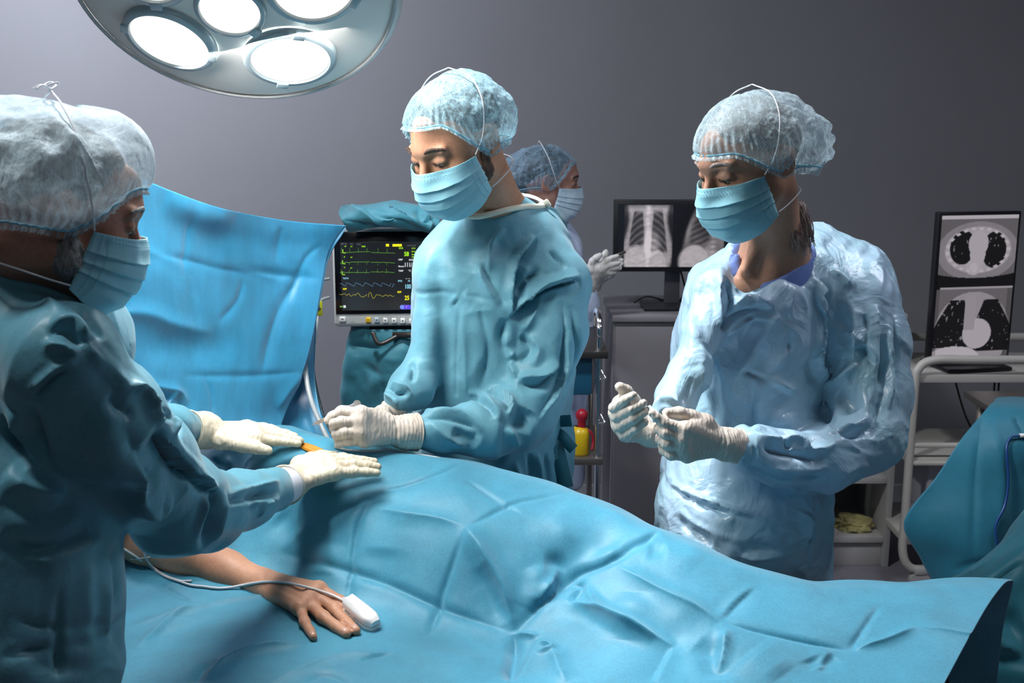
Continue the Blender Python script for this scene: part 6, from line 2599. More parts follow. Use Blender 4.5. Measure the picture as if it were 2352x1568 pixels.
# open neckline
g.cap(at(1755, 560, 2.24), .088, at(1730, 628, 2.20), .050, .015, None, True)
g.cap(at(1790, 560, 2.30), .088, at(1820, 600, 2.26), .050, .012, None, True)
g.clips.append((np.array([0, 0, 0.40]), np.array([0, 0, -1.0])))
S = [
    ('t', [(1896, 892), (1874, 815), (1884, 702), (1880, 640)], .035, .022), ('r', [(1905, 620), (1935, 640), (1960, 660)], .025, .008),
    ('r', [(1652, 615), (1657, 674), (1655, 750)], .022, .014), ('v', [(1668, 640), (1680, 690), (1660, 760)], .025, .014),
    ('r', [(1668, 730), (1700, 690), (1770, 690)], .018, .009), ('v', [(1660, 760), (1700, 720), (1780, 712)], .018, .008), ('r', [(1665, 780), (1710, 745), (1790, 730)], .016, .006),
    ('d', [(1770, 705), (1700, 790), (1660, 850)], .05, .014), ('r', [(1790, 720), (1735, 800), (1690, 870)], .03, .008),
    ('v', [(1600, 780), (1640, 830), (1650, 900)], .02, .007), ('r', [(1590, 740), (1610, 830), (1600, 900)], .03, .008),
    ('v', [(1560, 850), (1620, 840), (1700, 860)], .014, .005), ('r', [(1610, 870), (1630, 900), (1640, 960)], .03, .008),
    ('v', [(1730, 870), (1726, 940), (1722, 1000)], .02, .010), ('r', [(1750, 860), (1790, 880), (1830, 900)], .02, .007), ('v', [(1700, 850), (1780, 878)], .014, .006),
    ('b', [(1760, 960), (1830, 980)], .05, .010), ('v', [(1735, 880), (1800, 840), (1820, 760)], .02, .008),
    ('v', [(2023, 924), (2030, 830), (2022, 724)], .03, .014), ('v', [(1973, 1009), (2010, 960), (2024, 900)], .03, .016),
    ('r', [(1885, 896), (1935, 868), (1970, 835)], .024, .016), ('r', [(1912, 985), (1957, 985), (2007, 955)], .024, .014), ('v', [(1905, 1000), (1950, 1000), (1990, 985)], .02, .012),
    ('v', [(1890, 915), (1900, 960), (1925, 990)], .03, .014), ('d', [(1930, 900), (1960, 950)], .04, .012),
    ('r', [(1950, 690), (1965, 760), (1960, 830)], .022, .009), ('v', [(1985, 700), (1990, 770), (1975, 840)], .02, .009), ('r', [(2010, 700), (2018, 780), (2008, 860)], .02, .009),
    ('v', [(2050, 700), (2060, 800), (2058, 900)], .02, .009), ('r', [(2040, 760), (2048, 850), (2040, 940)], .022, .010),
    ('r', [(1940, 760), (1990, 790), (2020, 830)], .016, .006), ('v', [(1950, 800), (1985, 810), (2015, 860)], .016, .007),
    ('r', [(1713, 992), (1760, 1008), (1830, 1012), (1862, 1036), (1940, 1012)], .024, .012), ('v', [(1745, 1025), (1800, 1040), (1870, 1055)], .022, .011),
    ('v', [(1705, 1060), (1780, 1100), (1896, 1094)], .026, .010), ('r', [(1740, 1060), (1800, 1078), (1900, 1074)], .02, .007), ('v', [(1790, 1000), (1815, 1030)], .014, .008),
    ('r', [(1700, 1000), (1712, 1030), (1702, 1060)], .016, .010), ('v', [(1722, 1000), (1732, 1040), (1725, 1070)], .014, .008),
    ('r', [(1541, 1108), (1602, 1140), (1668, 1165), (1760, 1190)], .016, .009), ('v', [(1545, 1120), (1605, 1155), (1680, 1180)], .018, .009),
    ('v', [(1546, 1180), (1600, 1225), (1660, 1260)], .025, .010), ('r', [(1560, 1170), (1620, 1210), (1700, 1245)], .02, .008),
    ('r', [(1690, 1270), (1750, 1280), (1850, 1250)], .025, .010), ('v', [(1720, 1250), (1800, 1262), (1880, 1230)], .02, .009),
    ('v', [(1560, 930), (1580, 900), (1585, 870)], .02, .008), ('r', [(1500, 940), (1525, 920), (1560, 925)], .018, .008), ('v', [(1505, 960), (1530, 945), (1555, 955)], .014, .006),
    ('r', [(1830, 1170), (1860, 1200), (1850, 1260)], .03, .008), ('v', [(1880, 1150), (1870, 1220), (1850, 1300)], .025, .010),
]
V, F = gown_mesh(g, 0.0078, S, .004, 22, .0055, freq=8)
gw2 = mk('plastic_gown', V, F, M_plastic, wom)
glove(wom, hE, [(1500, 992, 2.06, 33), (1522, 988, 2.09, 38)], M_glove, ring=False)
glove(wom, hF, [(1668, 1020, 2.045, 36), (1700, 1026, 2.070, 42)], M_glove, strokes=[
    ('r', [(1668, 980), (1676, 1020), (1664, 1060)], .004, .002), ('v', [(1662, 980), (1668, 1020), (1656, 1060)], .004, .002), ('v', [(1640, 965), (1652, 1000), (1650, 1040)], .005, .0018)])
legs(wom, (at(1710, 1200, 2.32)[0], 2.34, 0.85), None, ang=rad(-55))
# thread of clear film held between the fingers
ribbon('clear_wrapper', [(1488, 932, 2.0), (1500, 945, 1.985), (1510, 952, 1.98)], .010, plain('film', (0.6, 0.66, 0.68), 0.2), gw2)

# ================================================================== man with his back to us, at the left
HL = head_matrix(140, 478, 1.43, -124, 18, 2, .93)
torso_st = [(60, 690, 1.52, 105), (45, 790, 1.50, 165), (20, 950, 1.46, 225), (12, 1120, 1.42, 230), (8, 1260, 1.40, 220), (8, 1400, 1.38, 222), (4, 1568, 1.36, 226), (0, 1900, 1.34, 240), (30, 2600, 1.33, 240)]
near = [(60, 760, 1.42, 120), (150, 830, 1.34, 122), (235, 960, 1.38, 128), (320, 1060, 1.46, 122), (405, 1160, 1.56, 102), (470, 1172, 1.64, 82), (560, 1150, 1.79, 62), (645, 1118, 1.92, 44)]
far = [(60, 770, 1.62, 85), (158, 806, 1.72, 66), (238, 895, 1.82, 56), (325, 962, 1.90, 50), (400, 978, 1.97, 42), (436, 988, 2.03, 38)]
body = Body()
head_prims(body, HL)
nk0, nk1 = tf(HL, (0, .04, -.05)), at(75, 640, 1.50)
body.cap(nk0, .057, nk1, .070, .03)
body.cap(nk1, .07, at(60, 740, 1.50), .10, .05)
shrunk(body, torso_st[1:7], .76)
shrunk(body, near, .6, .03)
shrunk(body, far, .6, .03)
hA = dict(wrist=(475, 990, 2.08), mcp=[(592, 1006, 2.08), (588, 994, 2.11), (580, 986, 2.135), (568, 980, 2.155)],
          fingers=[[(632, 1012, 2.085), (662, 1015, 2.085), (684, 1018, 2.085)],
                   [(634, 1000, 2.115), (664, 1006, 2.115), (690, 1011, 2.115)],
                   [(626, 990, 2.14), (656, 996, 2.14), (678, 1002, 2.14)],
                   [(604, 982, 2.165), (622, 984, 2.165), (640, 989, 2.165)]],
          thumb=[(505, 1010, 2.06), (556, 1022, 2.055), (588, 1028, 2.055), (615, 1034, 2.055)])
hand(body, **hA, shrink=.003)
hB = dict(wrist=(672, 1106, 1.97), mcp=[(738, 1052, 2.03), (752, 1058, 2.01), (764, 1070, 1.985), (770, 1086, 1.965)],
          fingers=[[(786, 1052, 2.045), (818, 1056, 2.05), (842, 1058, 2.05)],
                   [(802, 1056, 2.02), (834, 1058, 2.025), (860, 1060, 2.028)],
                   [(812, 1066, 1.995), (844, 1068, 2.0), (868, 1072, 2.002)],
                   [(812, 1084, 1.975), (842, 1084, 1.98), (866, 1086, 1.983)]],
          thumb=[(690, 1068, 2.02), (715, 1054, 2.055), (745, 1048, 2.08), (772, 1046, 2.09)])
hand(body, **hB, shrink=.003)
V, F = body.mesh(0.014, 0.0032, [box_of([tf(HL, (0, 0, 0))], .15), box_of([at(500, 980, 2.05), at(690, 1040, 2.17)], .01), box_of([at(680, 1040, 1.95), at(870, 1110, 2.1)], .01)])
V = relax(V, F, 1, 0.4)
lman = mk('person', V, F, M_skin_o)
tag(lman, 'grey-bearded man seen from behind, in a teal gown, both gloved hands on the patient', 'person')
face_bits(lman, HL, M_hair_grey)
hair_shell(lman, HL, hair_mat('hair_pepper', (0.03, 0.03, 0.03), (0.16, 0.155, 0.15)), 58, .004, 94, 120, 8)
bb = Body(HL)
for q in (-1, 1):
    bb.cap((q * .072, .000, -.022), .010, (q * .061, -.008, -.060), .018, .01)
    bb.cap((q * .0605, -.008, -.060), .0188, (q * .030, -.064, -.106), .0192, .01)
    bb.ell((q * .052, -.028, -.052), (.0115, .030, .030), .01)
bb.cap((-.024, -.071, -.110), .0195, (.024, -.071, -.110), .0195, .01)
V, F = bb.mesh(.0035)
V = relax(V, F, 2)
V = V + normals(V, F) * (fbm(V, 250, 2, 3) * .0016)[:, None]
mk('beard', V, F, M_hair_grey, lman)
bouffant(lman, HL, M_cap_o, 17, front=76, side=124, back=126, puff=.030, bun=0.016, bun_th=100, bun_w=1.1, gath=50, top=.014, fp=.014, rough=.6, strokes=[('v', [(125, 275), (160, 310), (205, 370), (238, 440), (268, 520)], .022, .012), ('r', [(150, 290), (195, 345), (230, 410), (262, 480)], .014, .006), ('r', [(180, 330), (200, 420), (215, 520)], .02, .006), ('v', [(230, 300), (270, 350), (300, 430)], .016, .004), ('r', [(250, 500), (290, 460), (320, 400)], .014, .004), ('r', [(160, 500), (220, 545), (262, 548)], .012, .004)])
face_mask(lman, HL, M_mask, ts=1.13)
# bow of the upper tie on the crown
b = MB(HL)
c = Vector((0, .050, .1485))
for q, ln_ in ((-1, .020), (1, .018)):
    b.tube(spline([c, c + Vector((q * .008, -.006, .008)), c + Vector((q * ln_, -.001, .010)), c + Vector((q * .012, .007, .003)), c], 6), .0013, 6)
    b.tube(spline([c, c + Vector((q * .004, .012, .002)), c + Vector((q * .010, .020, -.006))], 6), .0013, 6)
b.build('tie_bow', M_tie, lman, smooth=True)

g = Body()
g.chain(torso_st, .06)
g.chain(near[:2], .06)
g.chain(near[1:], .03)
g.chain(far[:2], .06)
g.chain(far[1:], .025)
g.cap(at(60, 668, 1.50), .080, at(60, 740, 1.52), .115, .05)
g.cap(at(-40, 700, 1.42), .075, at(140, 760, 1.55), .075, .06)
g.clips.append((np.array([0, 0, 0.40]), np.array([0, 0, -1.0])))
S = [
    ('r', [(70, 905), (110, 865), (155, 835), (195, 815)], .016, .005), ('v', [(75, 912), (118, 872), (160, 842)], .014, .005),
    ('r', [(118, 748), (150, 742), (175, 745), (200, 785)], .024, .010), ('v', [(110, 765), (150, 762), (185, 795)], .018, .006), ('r', [(100, 790), (150, 800), (180, 820)], .02, .008),
    ('r', [(193, 785), (235, 830), (283, 882)], .024, .008), ('v', [(205, 790), (240, 835), (270, 870)], .016, .004),
    ('r', [(39, 933), (64, 1003), (106, 1070)], .035, .018), ('v', [(20, 950), (40, 1010), (75, 1070)], .03, .016), ('v', [(72, 920), (90, 1000), (120, 1060)], .03, .012),
    ('r', [(262, 905), (280, 890), (330, 900), (370, 985)], .028, .012), ('v', [(250, 900), (262, 930), (300, 960)], .02, .010),
    ('r', [(300, 1030), (345, 1165), (400, 1150)], .04, .016), ('d', [(330, 1000), (380, 1060), (430, 1130)], .05, .012), ('v', [(270, 960), (320, 1060), (350, 1120)], .035, .010),
    ('t', [(366, 997), (400, 1035), (437, 1074), (495, 1132)], .028, .014), ('v', [(360, 985), (410, 1040), (470, 1100)], .02, .008),
    ('v', [(495, 1128), (488, 1160), (476, 1200), (472, 1245)], .028, .022), ('r', [(512, 1135), (505, 1180), (490, 1235)], .018, .010), ('r', [(470, 1130), (462, 1180), (455, 1230)], .02, .008),
    ('r', [(514, 1140), (560, 1126), (600, 1118), (640, 1104)], .014, .008), ('v', [(508, 1152), (570, 1142), (643, 1130)], .016, .009), ('r', [(515, 1165), (580, 1155), (640, 1145)], .012, .005),
    ('v', [(546, 1200), (565, 1175), (585, 1158)], .016, .008), ('r', [(590, 1190), (600, 1165), (620, 1150)], .018, .006),
    ('v', [(0, 1235), (70, 1262), (128, 1252), (195, 1222)], .03, .007), ('r', [(60, 1285), (150, 1275), (230, 1235)], .03, .005),
    ('v', [(128, 1485), (180, 1480), (231, 1460), (276, 1415)], .02, .008), ('r', [(238, 1330), (232, 1415), (240, 1480)], .03, .010), ('v', [(130, 1350), (130, 1450), (132, 1560)], .016, .006),
    ('v', [(0, 1510), (60, 1495), (125, 1488)], .016, .005), ('v', [(250, 1250), (262, 1330), (255, 1400)], .03, .010),
    ('r', [(10, 1090), (70, 1120), (140, 1140)], .035, .012), ('v', [(0, 1150), (80, 1170), (170, 1165)], .03, .006),
    ('r', [(60, 660), (110, 690), (150, 740)], .02, .004), ('v', [(180, 700), (200, 730), (235, 780)], .02, .008),
    ('v', [(340, 930), (365, 950), (400, 955)], .014, .007), ('r', [(385, 945), (400, 970), (395, 1005)], .014, .007), ('v', [(405, 950), (418, 975), (412, 1005)], .012, .006),
    ('b', [(200, 900), (260, 1000), (330, 1100)], .07, .008), ('v', [(20, 1420), (120, 1440), (250, 1430)], .02, .004), ('r', [(200, 1290), (190, 1360), (200, 1440)], .03, .005),
]
V, F = gown_mesh(g, 0.0078, S, .005, 42, .0055, freq=4.5)
gw3 = mk('surgical_gown', V, F, M_gown_l, lman)
pts = [at(150, 676, 1.455), at(120, 668, 1.43), at(80, 650, 1.415), at(40, 632, 1.42), at(5, 610, 1.45), at(0, 590, 1.52), at(50, 600, 1.60), at(110, 640, 1.62), at(150, 670, 1.56), at(160, 680, 1.50)]
V, F = tube_mesh(spline(pts, 8, True).tolist() + [pts[0]], .0055, 10, False)
mk('collar_binding', V, F, M_trim, gw3)
# white knitted cuff between sleeve and glove
M_knit = cloth_mat('knit_cuff', (0.62, 0.63, 0.68), rough=0.8, weave=500, weave_s=0.4, crum=0.1)
B = Body()
B.chain([(636, 1122, 1.905, 44), (658, 1114, 1.94, 42)], .01)
V, F = B.mesh(.004)
V = relax(V, F, 2)
mk('knit_cuff', V, F, M_knit, gw3)
glove(lman, hA, [(470, 988, 2.08, 40), (428, 986, 2.025, 45)], M_glove_y)
glove(lman, hB, [(672, 1106, 1.97, 37), (655, 1114, 1.943, 46)], M_glove_y)
legs(lman, (at(40, 1500, 1.36)[0], 1.36, 0.85), None, ang=rad(110))

# ================================================================== nurse in the background
HN = head_matrix(1258, 415, 3.95, -98, 6, 2)
torso_st = [(1245, 520, 4.02, 45), (1258, 580, 4.02, 72), (1284, 700, 4.0, 80), (1282, 850, 4.0, 78), (1272, 1000, 4.0, 72), (1258, 1200, 4.0, 68), (1248, 1500, 4.0, 76)]
arm = [(1270, 560, 3.93, 40), (1305, 640, 3.88, 32), (1335, 735, 3.84, 30), (1348, 700, 3.80, 22), (1352, 668, 3.77, 17)]
arm2 = [(1280, 560, 4.12, 36), (1315, 640, 4.08, 28), (1340, 700, 4.0, 24), (1362, 660, 3.92, 16)]
body = Body()
head_prims(body, HN, True)
nk0, nk1 = tf(HN, (0, .03, -.06)), at(1245, 500, 4.02)
body.cap(nk0, .048, nk1, .052, .03)
shrunk(body, torso_st, .72)
shrunk(body, arm, .55, .03)
shrunk(body, arm2, .55, .03)
hG = dict(wrist=(1356, 650, 3.76), mcp=[(1376, 612, 3.73), (1381, 618, 3.73), (1383, 626, 3.74), (1383, 633, 3.75)],
          fingers=[[(1394, 598, 3.73), (1405, 592, 3.73), (1418, 588, 3.73)], [(1402, 608, 3.73), (1412, 606, 3.73), (1422, 603, 3.73)],
                   [(1404, 616, 3.735), (1412, 616, 3.735), (1420, 614, 3.735)], [(1400, 626, 3.74), (1406, 626, 3.74), (1412, 625, 3.74)]],
          thumb=[(1358, 618, 3.74), (1362, 600, 3.73), (1370, 592, 3.72), (1378, 586, 3.72)])
hand(body, **hG, shrink=.003)
hH = dict(wrist=(1366, 646, 3.90), mcp=[(1392, 612, 3.86), (1398, 618, 3.86), (1402, 624, 3.86), (1402, 630, 3.86)],
          fingers=[[(1408, 598, 3.85), (1418, 590, 3.84), (1427, 585, 3.83)], [(1412, 606, 3.85), (1420, 600, 3.84), (1429, 597, 3.83)],
                   [(1414, 612, 3.85), (1422, 608, 3.84), (1429, 606, 3.83)], [(1412, 620, 3.85), (1418, 617, 3.84), (1424, 616, 3.83)]],
          thumb=[(1380, 612, 3.86), (1388, 594, 3.84), (1390, 584, 3.83), (1392, 578, 3.83)])
hand(body, **hH, shrink=.003)
V, F = body.mesh(0.016, 0.0045, [box_of([tf(HN, (0, 0, 0))], .15), box_of([at(1355, 580, 3.73), at(1430, 655, 3.92)], .01)])
V = relax(V, F, 1, 0.4)
nur = mk('person', V, F, M_skin_n)
tag(nur, 'nurse in profile in the background, pointing with gloved hands at the chest x-rays', 'person')
face_bits(nur, HN, M_hair_dark, False)
hair_shell(nur, HN, M_hair_dark, 60, .004, 94, 116, 12)
hb = Body(HN)
hb.ell((0, .105, -.03), (.045, .042, .042), .01)
V, F = hb.mesh(.004)
V = V + normals(V, F) * (fbm(V, 60, 2, 1) * .003)[:, None]
mk('hair_bun', V, F, M_hair_dark, nur)
bouffant(nur, HN, M_cap_n, 23, front=66, side=122, back=126, puff=.008, bun=0.045, bun_th=105, bun_w=.6, gath=40)
face_mask(nur, HN, M_mask_n, tw=.8, td=.8)
g = Body()
g.chain(torso_st, .05)
g.chain(arm, .03)
g.chain(arm2, .03)
g.clips.append((np.array([0, 0, 0.42]), np.array([0, 0, -1.0])))
S = [('v', [(1330, 760), (1345, 800), (1340, 880)], .03, .012), ('r', [(1345, 860), (1335, 950), (1330, 1040)], .03, .012), ('v', [(1320, 900), (1318, 1000), (1312, 1090)], .025, .012)]
V, F = gown_mesh(g, 0.011, S, .008, 61, .005)
mk('isolation_gown', V, F, cloth_mat('isolation_gown', (0.55, 0.66, 0.92), rough=0.5, crum=0.3, crum_scale=9, crum_d=.008), nur)
glove(nur, hG, [(1355, 654, 3.762, 15), (1351, 670, 3.77, 17)], M_glove_n, vox=.0032)
glove(nur, hH, [(1366, 650, 3.90, 15), (1362, 664, 3.91, 17)], M_glove_n, vox=.0032)
legs(nur, (at(1265, 1100, 4.0)[0], 4.0, 0.85), None, ang=rad(80))
b = MB()
p0, p1 = at(1392, 596, 3.80), at(1436, 578, 3.82)
b.cyl(p0, p1, .006, .005, 16)
tag(b.build('pointer_pen', plain('pen_grey', (0.10, 0.10, 0.09), 0.35), None, smooth=True), 'dark grey pen held up to the chest x-ray by the nurse', 'pen')

# ================================================================== patient under the drape
pat = Body()
# trunk and legs beneath the cloth, well inside it
ax0, ax1 = np.array([-0.95, 2.50, 1.02]), np.array([-0.30, 2.16, 1.00])
pat.cap(np.array([-0.95, 2.46, 1.00]), .085, np.array([-0.40, 2.20, 1.00]), .085, .06)
pat.cap(np.array([-0.95, 2.36, 1.00]), .08, np.array([-0.40, 2.12, 0.99]), .08, .06)
pat.cap(np.array([-0.40, 2.16, 0.99]), .080, np.array([0.10, 1.96, 0.97]), .06, .05)
pat.cap(np.array([0.10, 1.96, 0.97]), .05, np.array([0.50, 1.80, 0.945]), .025, .04)
pat.cap(np.array([-0.40, 2.08, 0.98]), .070, np.array([0.02, 1.90, 0.945]), .04, .05)
pat.cap(np.array([0.02, 1.90, 0.945]), .035, np.array([0.40, 1.78, 0.925]), .018, .04)
pat.cap(np.array([-1.05, 2.45, 1.04]), .055, np.array([-1.18, 2.50, 1.05]), .055, .03)
pat.ell((-1.28, 2.54, 1.06), (.115, .08, .095), .02)
zA = 0.022


def arm_pt(px, py, r, lift=0.0):
    p = on_drape(px, py + 0)
    return p + np.array([0, 0, r + lift])


pe = np.array([at(330, 1240, 2.03), at(430, 1272, 2.01), at(520, 1312, 1.97), at(600, 1340, 1.93)])
pr_ = [.042, .042, .036, .027]
pat.cap(np.array([-0.95, 2.22, 1.03]), .05, pe[0], pr_[0], .03)
for i in range(3):
    pat.cap(pe[i], pr_[i], pe[i + 1], pr_[i + 1], .02)


def rest(px, py, r):
    """centre of a finger joint of radius r lying on the cloth and seen at this pixel"""
    p = on_drape(px, py)
    d = ray(px, py)
    d = d / np.linalg.norm(d)
    return p - d * (r * 0.9 / max(0.2, -d[2]))


def py_(p):
    return p


hand_cfg = dict(m=[(733, 1360), (722, 1374), (708, 1390), (690, 1404)],
                f=[[(780, 1384), (815, 1408), (842, 1426)], [(768, 1402), (798, 1430), (818, 1448)], [(742, 1420), (772, 1438), (796, 1454)], [(700, 1432), (712, 1448), (720, 1462)]])
W = pe[3]
hr = (.0112, .0102, .0092, .0080)
Ms = [rest(x, y, .012) + np.array([0, 0, .006]) for x, y in hand_cfg['m']]
pat.cap(W, .025, (W + Ms[1] + Ms[2]) / 3, .019, .014)
for i, p in enumerate(Ms):
    off = (Ms[0] - Ms[3]) * (1.5 - i) / 1.5 * .16
    pat.cap(W + off + (Ms[1] - W) * .12, .0175, p, .0128, .012)
for a, b_ in zip(Ms[:-1], Ms[1:]):
    pat.cap(a, .012, b_, .012, .012)
tips = []
for i, (m0, f) in enumerate(zip(Ms, hand_cfg['f'])):
    sc_ = .84 if i == 3 else 1
    Pp = [m0] + [rest(x, y, hr[j + 1] * sc_) + np.array([0, 0, .003 if j == 0 else 0]) for j, (x, y) in enumerate(f)]
    for j in range(3):
        pat.cap(Pp[j], hr[j] * sc_, Pp[j + 1], hr[j + 1] * sc_, .004)
    pat.cap(Pp[1], hr[1] * 1.06 * sc_, Pp[1] + (Pp[2] - Pp[1]) * .1, hr[1] * 1.05 * sc_, .004)
    pat.cap(m0 + np.array([0, 0, .003]), .0085, m0 + (Pp[1] - m0) * .12 + np.array([0, 0, .003]), .0085, .006)
    tips.append((Pp[2], Pp[3], hr[3] * sc_))
Tb = [W + (Ms[0] - W) * .25 + np.array([.0, .015, -.004]), rest(680, 1350, .012), rest(702, 1362, .010), rest(725, 1378, .009)]
for i in range(3):
    pat.cap(Tb[i], (.016, .0125, .0105, .009)[i], Tb[i + 1], (.016, .0125, .0105, .009)[i + 1], .008)
allp = [W] + Ms + [t[1] for t in tips] + [pe[1]]
V, F = pat.mesh(0.014, 0.0026, [box_of(allp, .02)])
V = relax(V, F, 1, 0.4)
V = sculpt(V, F, [('r', [(640, 1345), (680, 1362), (716, 1380)], .005, .0012), ('r', [(630, 1352), (670, 1375), (702, 1394)], .005, .0012), ('r', [(650, 1335), (690, 1345), (724, 1364)], .005, .0012),
                  ('v', [(742, 1412), (752, 1404)], .003, .0014), ('v', [(744, 1418), (756, 1409)], .003, .0012), ('v', [(766, 1396), (778, 1388)], .003, .0014), ('v', [(697, 1428), (708, 1426)], .003, .0012),
                  ('v', [(604, 1312), (608, 1340), (606, 1366)], .005, .0014), ('v', [(600, 1315), (602, 1340)], .004, .001)])
ptn = mk('person', V, F, M_skin_p)
tag(ptn, 'patient lying under the blue drape, one bare tan forearm and hand showing', 'person')
M_nail = plain('nail', (0.62, 0.36, 0.28), 0.22, spec=0.6)
for i, (a, b_, r) in enumerate(tips):
    if i == 0:
        continue
    d = Vector(b_ - a).normalized()
    upn = Vector((0, -.25, 1)).normalized()
    upn = (upn - d * upn.dot(d)).normalized()
    sd = d.cross(upn)
    c = Vector(b_) - d * (r * .42)
    rows = []
    for u in np.linspace(-1, 1, 9):
        row = []
        for v in np.linspace(-1, 1, 9):
            wv_ = .72 * math.sqrt(max(0, 1 - (u * .62) ** 4))
            p = c + d * (u * r * .70) + sd * (v * r * wv_) + upn * (r * (math.sqrt(max(0, 1 - (v * wv_) ** 2)) * .97 + .02 - .22 * max(0, u) ** 2))
            row.append(tuple(p))
        rows.append(row)
    V, F = grid_mesh(np.array(rows))
    o = mk('fingernail', V, face_cam(V, F), M_nail, ptn)
    mod(o, 'SOLIDIFY', thickness=0.0006, offset=0)
# stained skin in the opening under the hands
ps = [[hit(MBV, 672 + 12 * j, 1016 + 4.2 * j + k * 4) for j in range(9)] for k in range(-2, 4)]
for k, row in enumerate(ps):
    pass
A = np.array([[(p if p is not None else at(700, 1020, 2.1)) for p in row] for row in ps])
for j in range(9):
    wj = math.sin(math.pi * (j + .3) / 8.6) * .95 + .05
    mid = (A[2, j] + A[3, j]) / 2
    A[:, j] = mid + (A[:, j] - mid) * wj
nn_ = np.array([0, -.3, 1.0]) / 1.044
A = A + nn_ * .0035
A[1:-1, 1:-1] += nn_ * .003
V, F = sheet(A, 5, 5)
mk('stained_skin', V, face_cam(V, F), plain('iodine_skin', (0.62, 0.24, 0.02), 0.35, noise=0.15, nscale=60), ptn)

# ------------------------------------------------------------------ finger clip and its lead
ta, tb_, _ = tips[0]
dd = Vector(tb_ - ta).normalized()
dd = (Vector(atz(868, 1440, .955)) - Vector(atz(812, 1398, .965))).normalized()
upc = Vector((0.05, -.25, 1))
upc = (upc - dd * upc.dot(dd)).normalized()
sdc = upc.cross(dd)
c0 = Vector((ta + tb_) / 2) + Vector((0, 0, .005))
MK = Matrix.Translation(c0) @ Matrix((dd, sdc, upc)).transposed().to_4x4() @ Matrix.Scale(1.22, 4)
clip = empty('finger_sensor', c0 - Vector((0, 0, .015)), 'white plastic pulse clip on the patient\'s finger, with a thin grey-white lead', 'sensor')
M_clip = plain('clip_white', (0.80, 0.80, 0.80), 0.25, spec=0.6, noise=0.01)
def shell_part(nm, sgn, taper):
    bm = bmesh.new()
    rows = []
    n = 15
    for i in range(n):
        t = i / (n - 1)
        x = -.027 + .062 * t
        w_ = .0115 + .0012 * math.sin(t * 3) - (.004 * max(0, t - .8) / .2) ** 1 * 1.0
        h_ = .0125 - .0010 * t
        if t > .85:
            h_ -= .004 * ((t - .85) / .15) ** 2
        row = []
        for k in range(21):
            a = math.pi * k / 20
            e = .55
            cx, sx2 = math.cos(a), math.sin(a)
            y = w_ * math.copysign(abs(cx) ** e, cx)
            z = h_ * (abs(sx2) ** e)
            if sgn > 0:
                z -= .0035 * math.exp(-((x - .020) / .006) ** 2 - (y / .006) ** 2)      # thumb dimple
                z += .0014 * math.exp(-((y - .006) / .002) ** 2) * (t < .6) + .0014 * math.exp(-((y + .006) / .002) ** 2) * (t < .6)
                row.append((x, y, z + .0008 + .003 * (1 - t)))
            else:
                row.append((x, y, -z * .82 - .0008))
        row = row + [(x, -w_ * .0 + p, row[0][2] * 0 + (.0008 + .003 * (1 - t) if sgn > 0 else -.0008)) for p in (-w_ * .5, 0, w_ * .5)]
        rows.append(row)
    V = []
    for r_ in rows:
        V += r_
    m_ = len(rows[0])
    Fc = []
    for i in range(n - 1):
        for k in range(m_):
            Fc.append((i * m_ + k, i * m_ + (k + 1) % m_, (i + 1) * m_ + (k + 1) % m_, (i + 1) * m_ + k))
    Fc.append(tuple(range(m_ - 1, -1, -1)))
    Fc.append(tuple(range((n - 1) * m_, n * m_)))
    b = MB(MK)
    b.raw(V, Fc)
    o = b.build(nm, M_clip, clip, auto=45)
    return o


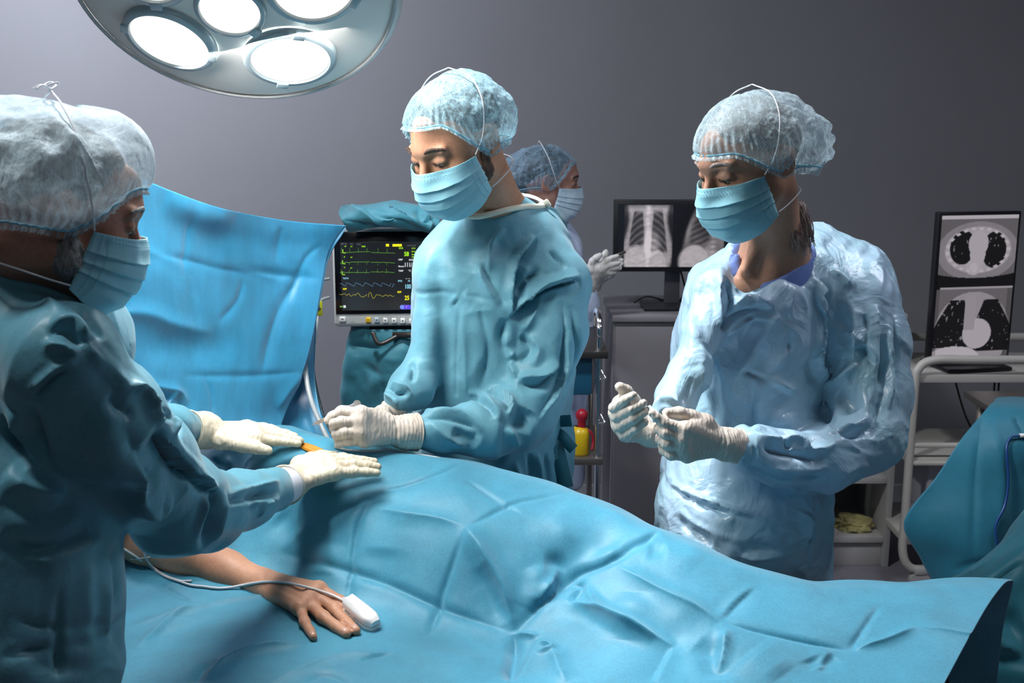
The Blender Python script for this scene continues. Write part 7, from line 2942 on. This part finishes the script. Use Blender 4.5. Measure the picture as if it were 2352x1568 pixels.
shell_part('upper_shell', 1, 0)
shell_part('lower_shell', -1, 0)
b = MB(MK)
b.cyl((-.004, -.0125, 0), (-.004, .0125, 0), .004, n=20)
b.build('hinge', M_clip, clip, smooth=False)
M_lead = plain('lead_white', (0.60, 0.60, 0.62), 0.35)
cl = MK @ Vector((-.027, 0, .004))
PB = bvh_of(np.array([v.co for v in ptn.data.vertices]) + WO[ptn.name], np.array([list(p.vertices) for p in ptn.data.polygons]))


def lay(px, py, r):
    h = hit(PB, px, py)
    h2 = on_drape(px, py)
    if h is None or np.linalg.norm(h - CAM) > np.linalg.norm(h2 - CAM):
        h = h2
    n = (CAM - h) / np.linalg.norm(CAM - h)
    return h + n * r * 0.6 + np.array([0, 0, r * .8])


lead = [cl] + [lay(x, y, .0028) for x, y in ((770, 1372), (740, 1361), (706, 1351), (660, 1341), (617, 1338), (585, 1341), (558, 1346), (525, 1352), (498, 1353), (465, 1349), (439, 1346), (405, 1335), (379, 1325), (345, 1303), (318, 1284), (297, 1270), (278, 1259), (240, 1240))]
b = MB()
b.tube(spline(lead, 6), .0024, 8)
b.build('lead', M_lead, clip, smooth=True)
b = MB()
b.cyl(cl, MK @ Vector((-.040, 0, .006)), .0036, .0028, 14)
b.build('strain_relief', M_lead, clip, smooth=True)
lead2 = [lay(x, y, .0026) for x, y in ((440, 1336), (415, 1336), (385, 1326), (360, 1311), (342, 1293), (333, 1275))] + [lay(331, 1262, .0026) + np.array([0, 0, .012]), lay(336, 1245, .003) + np.array([0, 0, .02]), lay(352, 1240, .003) + np.array([0, .02, .02])]
b = MB()
b.tube(spline(lead2, 6), .0022, 8)
o = b.build('lead_wire', M_lead, None, smooth=True)
tag(o, 'second white lead wire curling up from the drape under the left man\'s sleeve', 'cable')
b = MB()
b.tube(spline([lay(275, 1282, .002), lay(300, 1285, .002), lay(320, 1284, .002), lay(345, 1281, .002)], 6), .0011, 6)
tag(b.build('thin_tube', M_lead, None, smooth=True), 'thin clear tube crossing the white leads beside the left man\'s gown', 'tube')
# metal edge / tube lying on the far side by the surgeon's hand
fl = [on_drape(x, y, .004) for x, y in ((770, 1030), (800, 1038), (850, 1040))] + [at(900, 1037, 2.14), at(960, 1044, 2.13), at(1010, 1052, 2.12)]
b = MB()
b.tube(spline(fl, 6), .003, 8)
tag(b.build('suction_tube', M_tubeg, None, smooth=True), 'thin grey tube lying on the drape under the surgeon\'s wrist', 'tube')
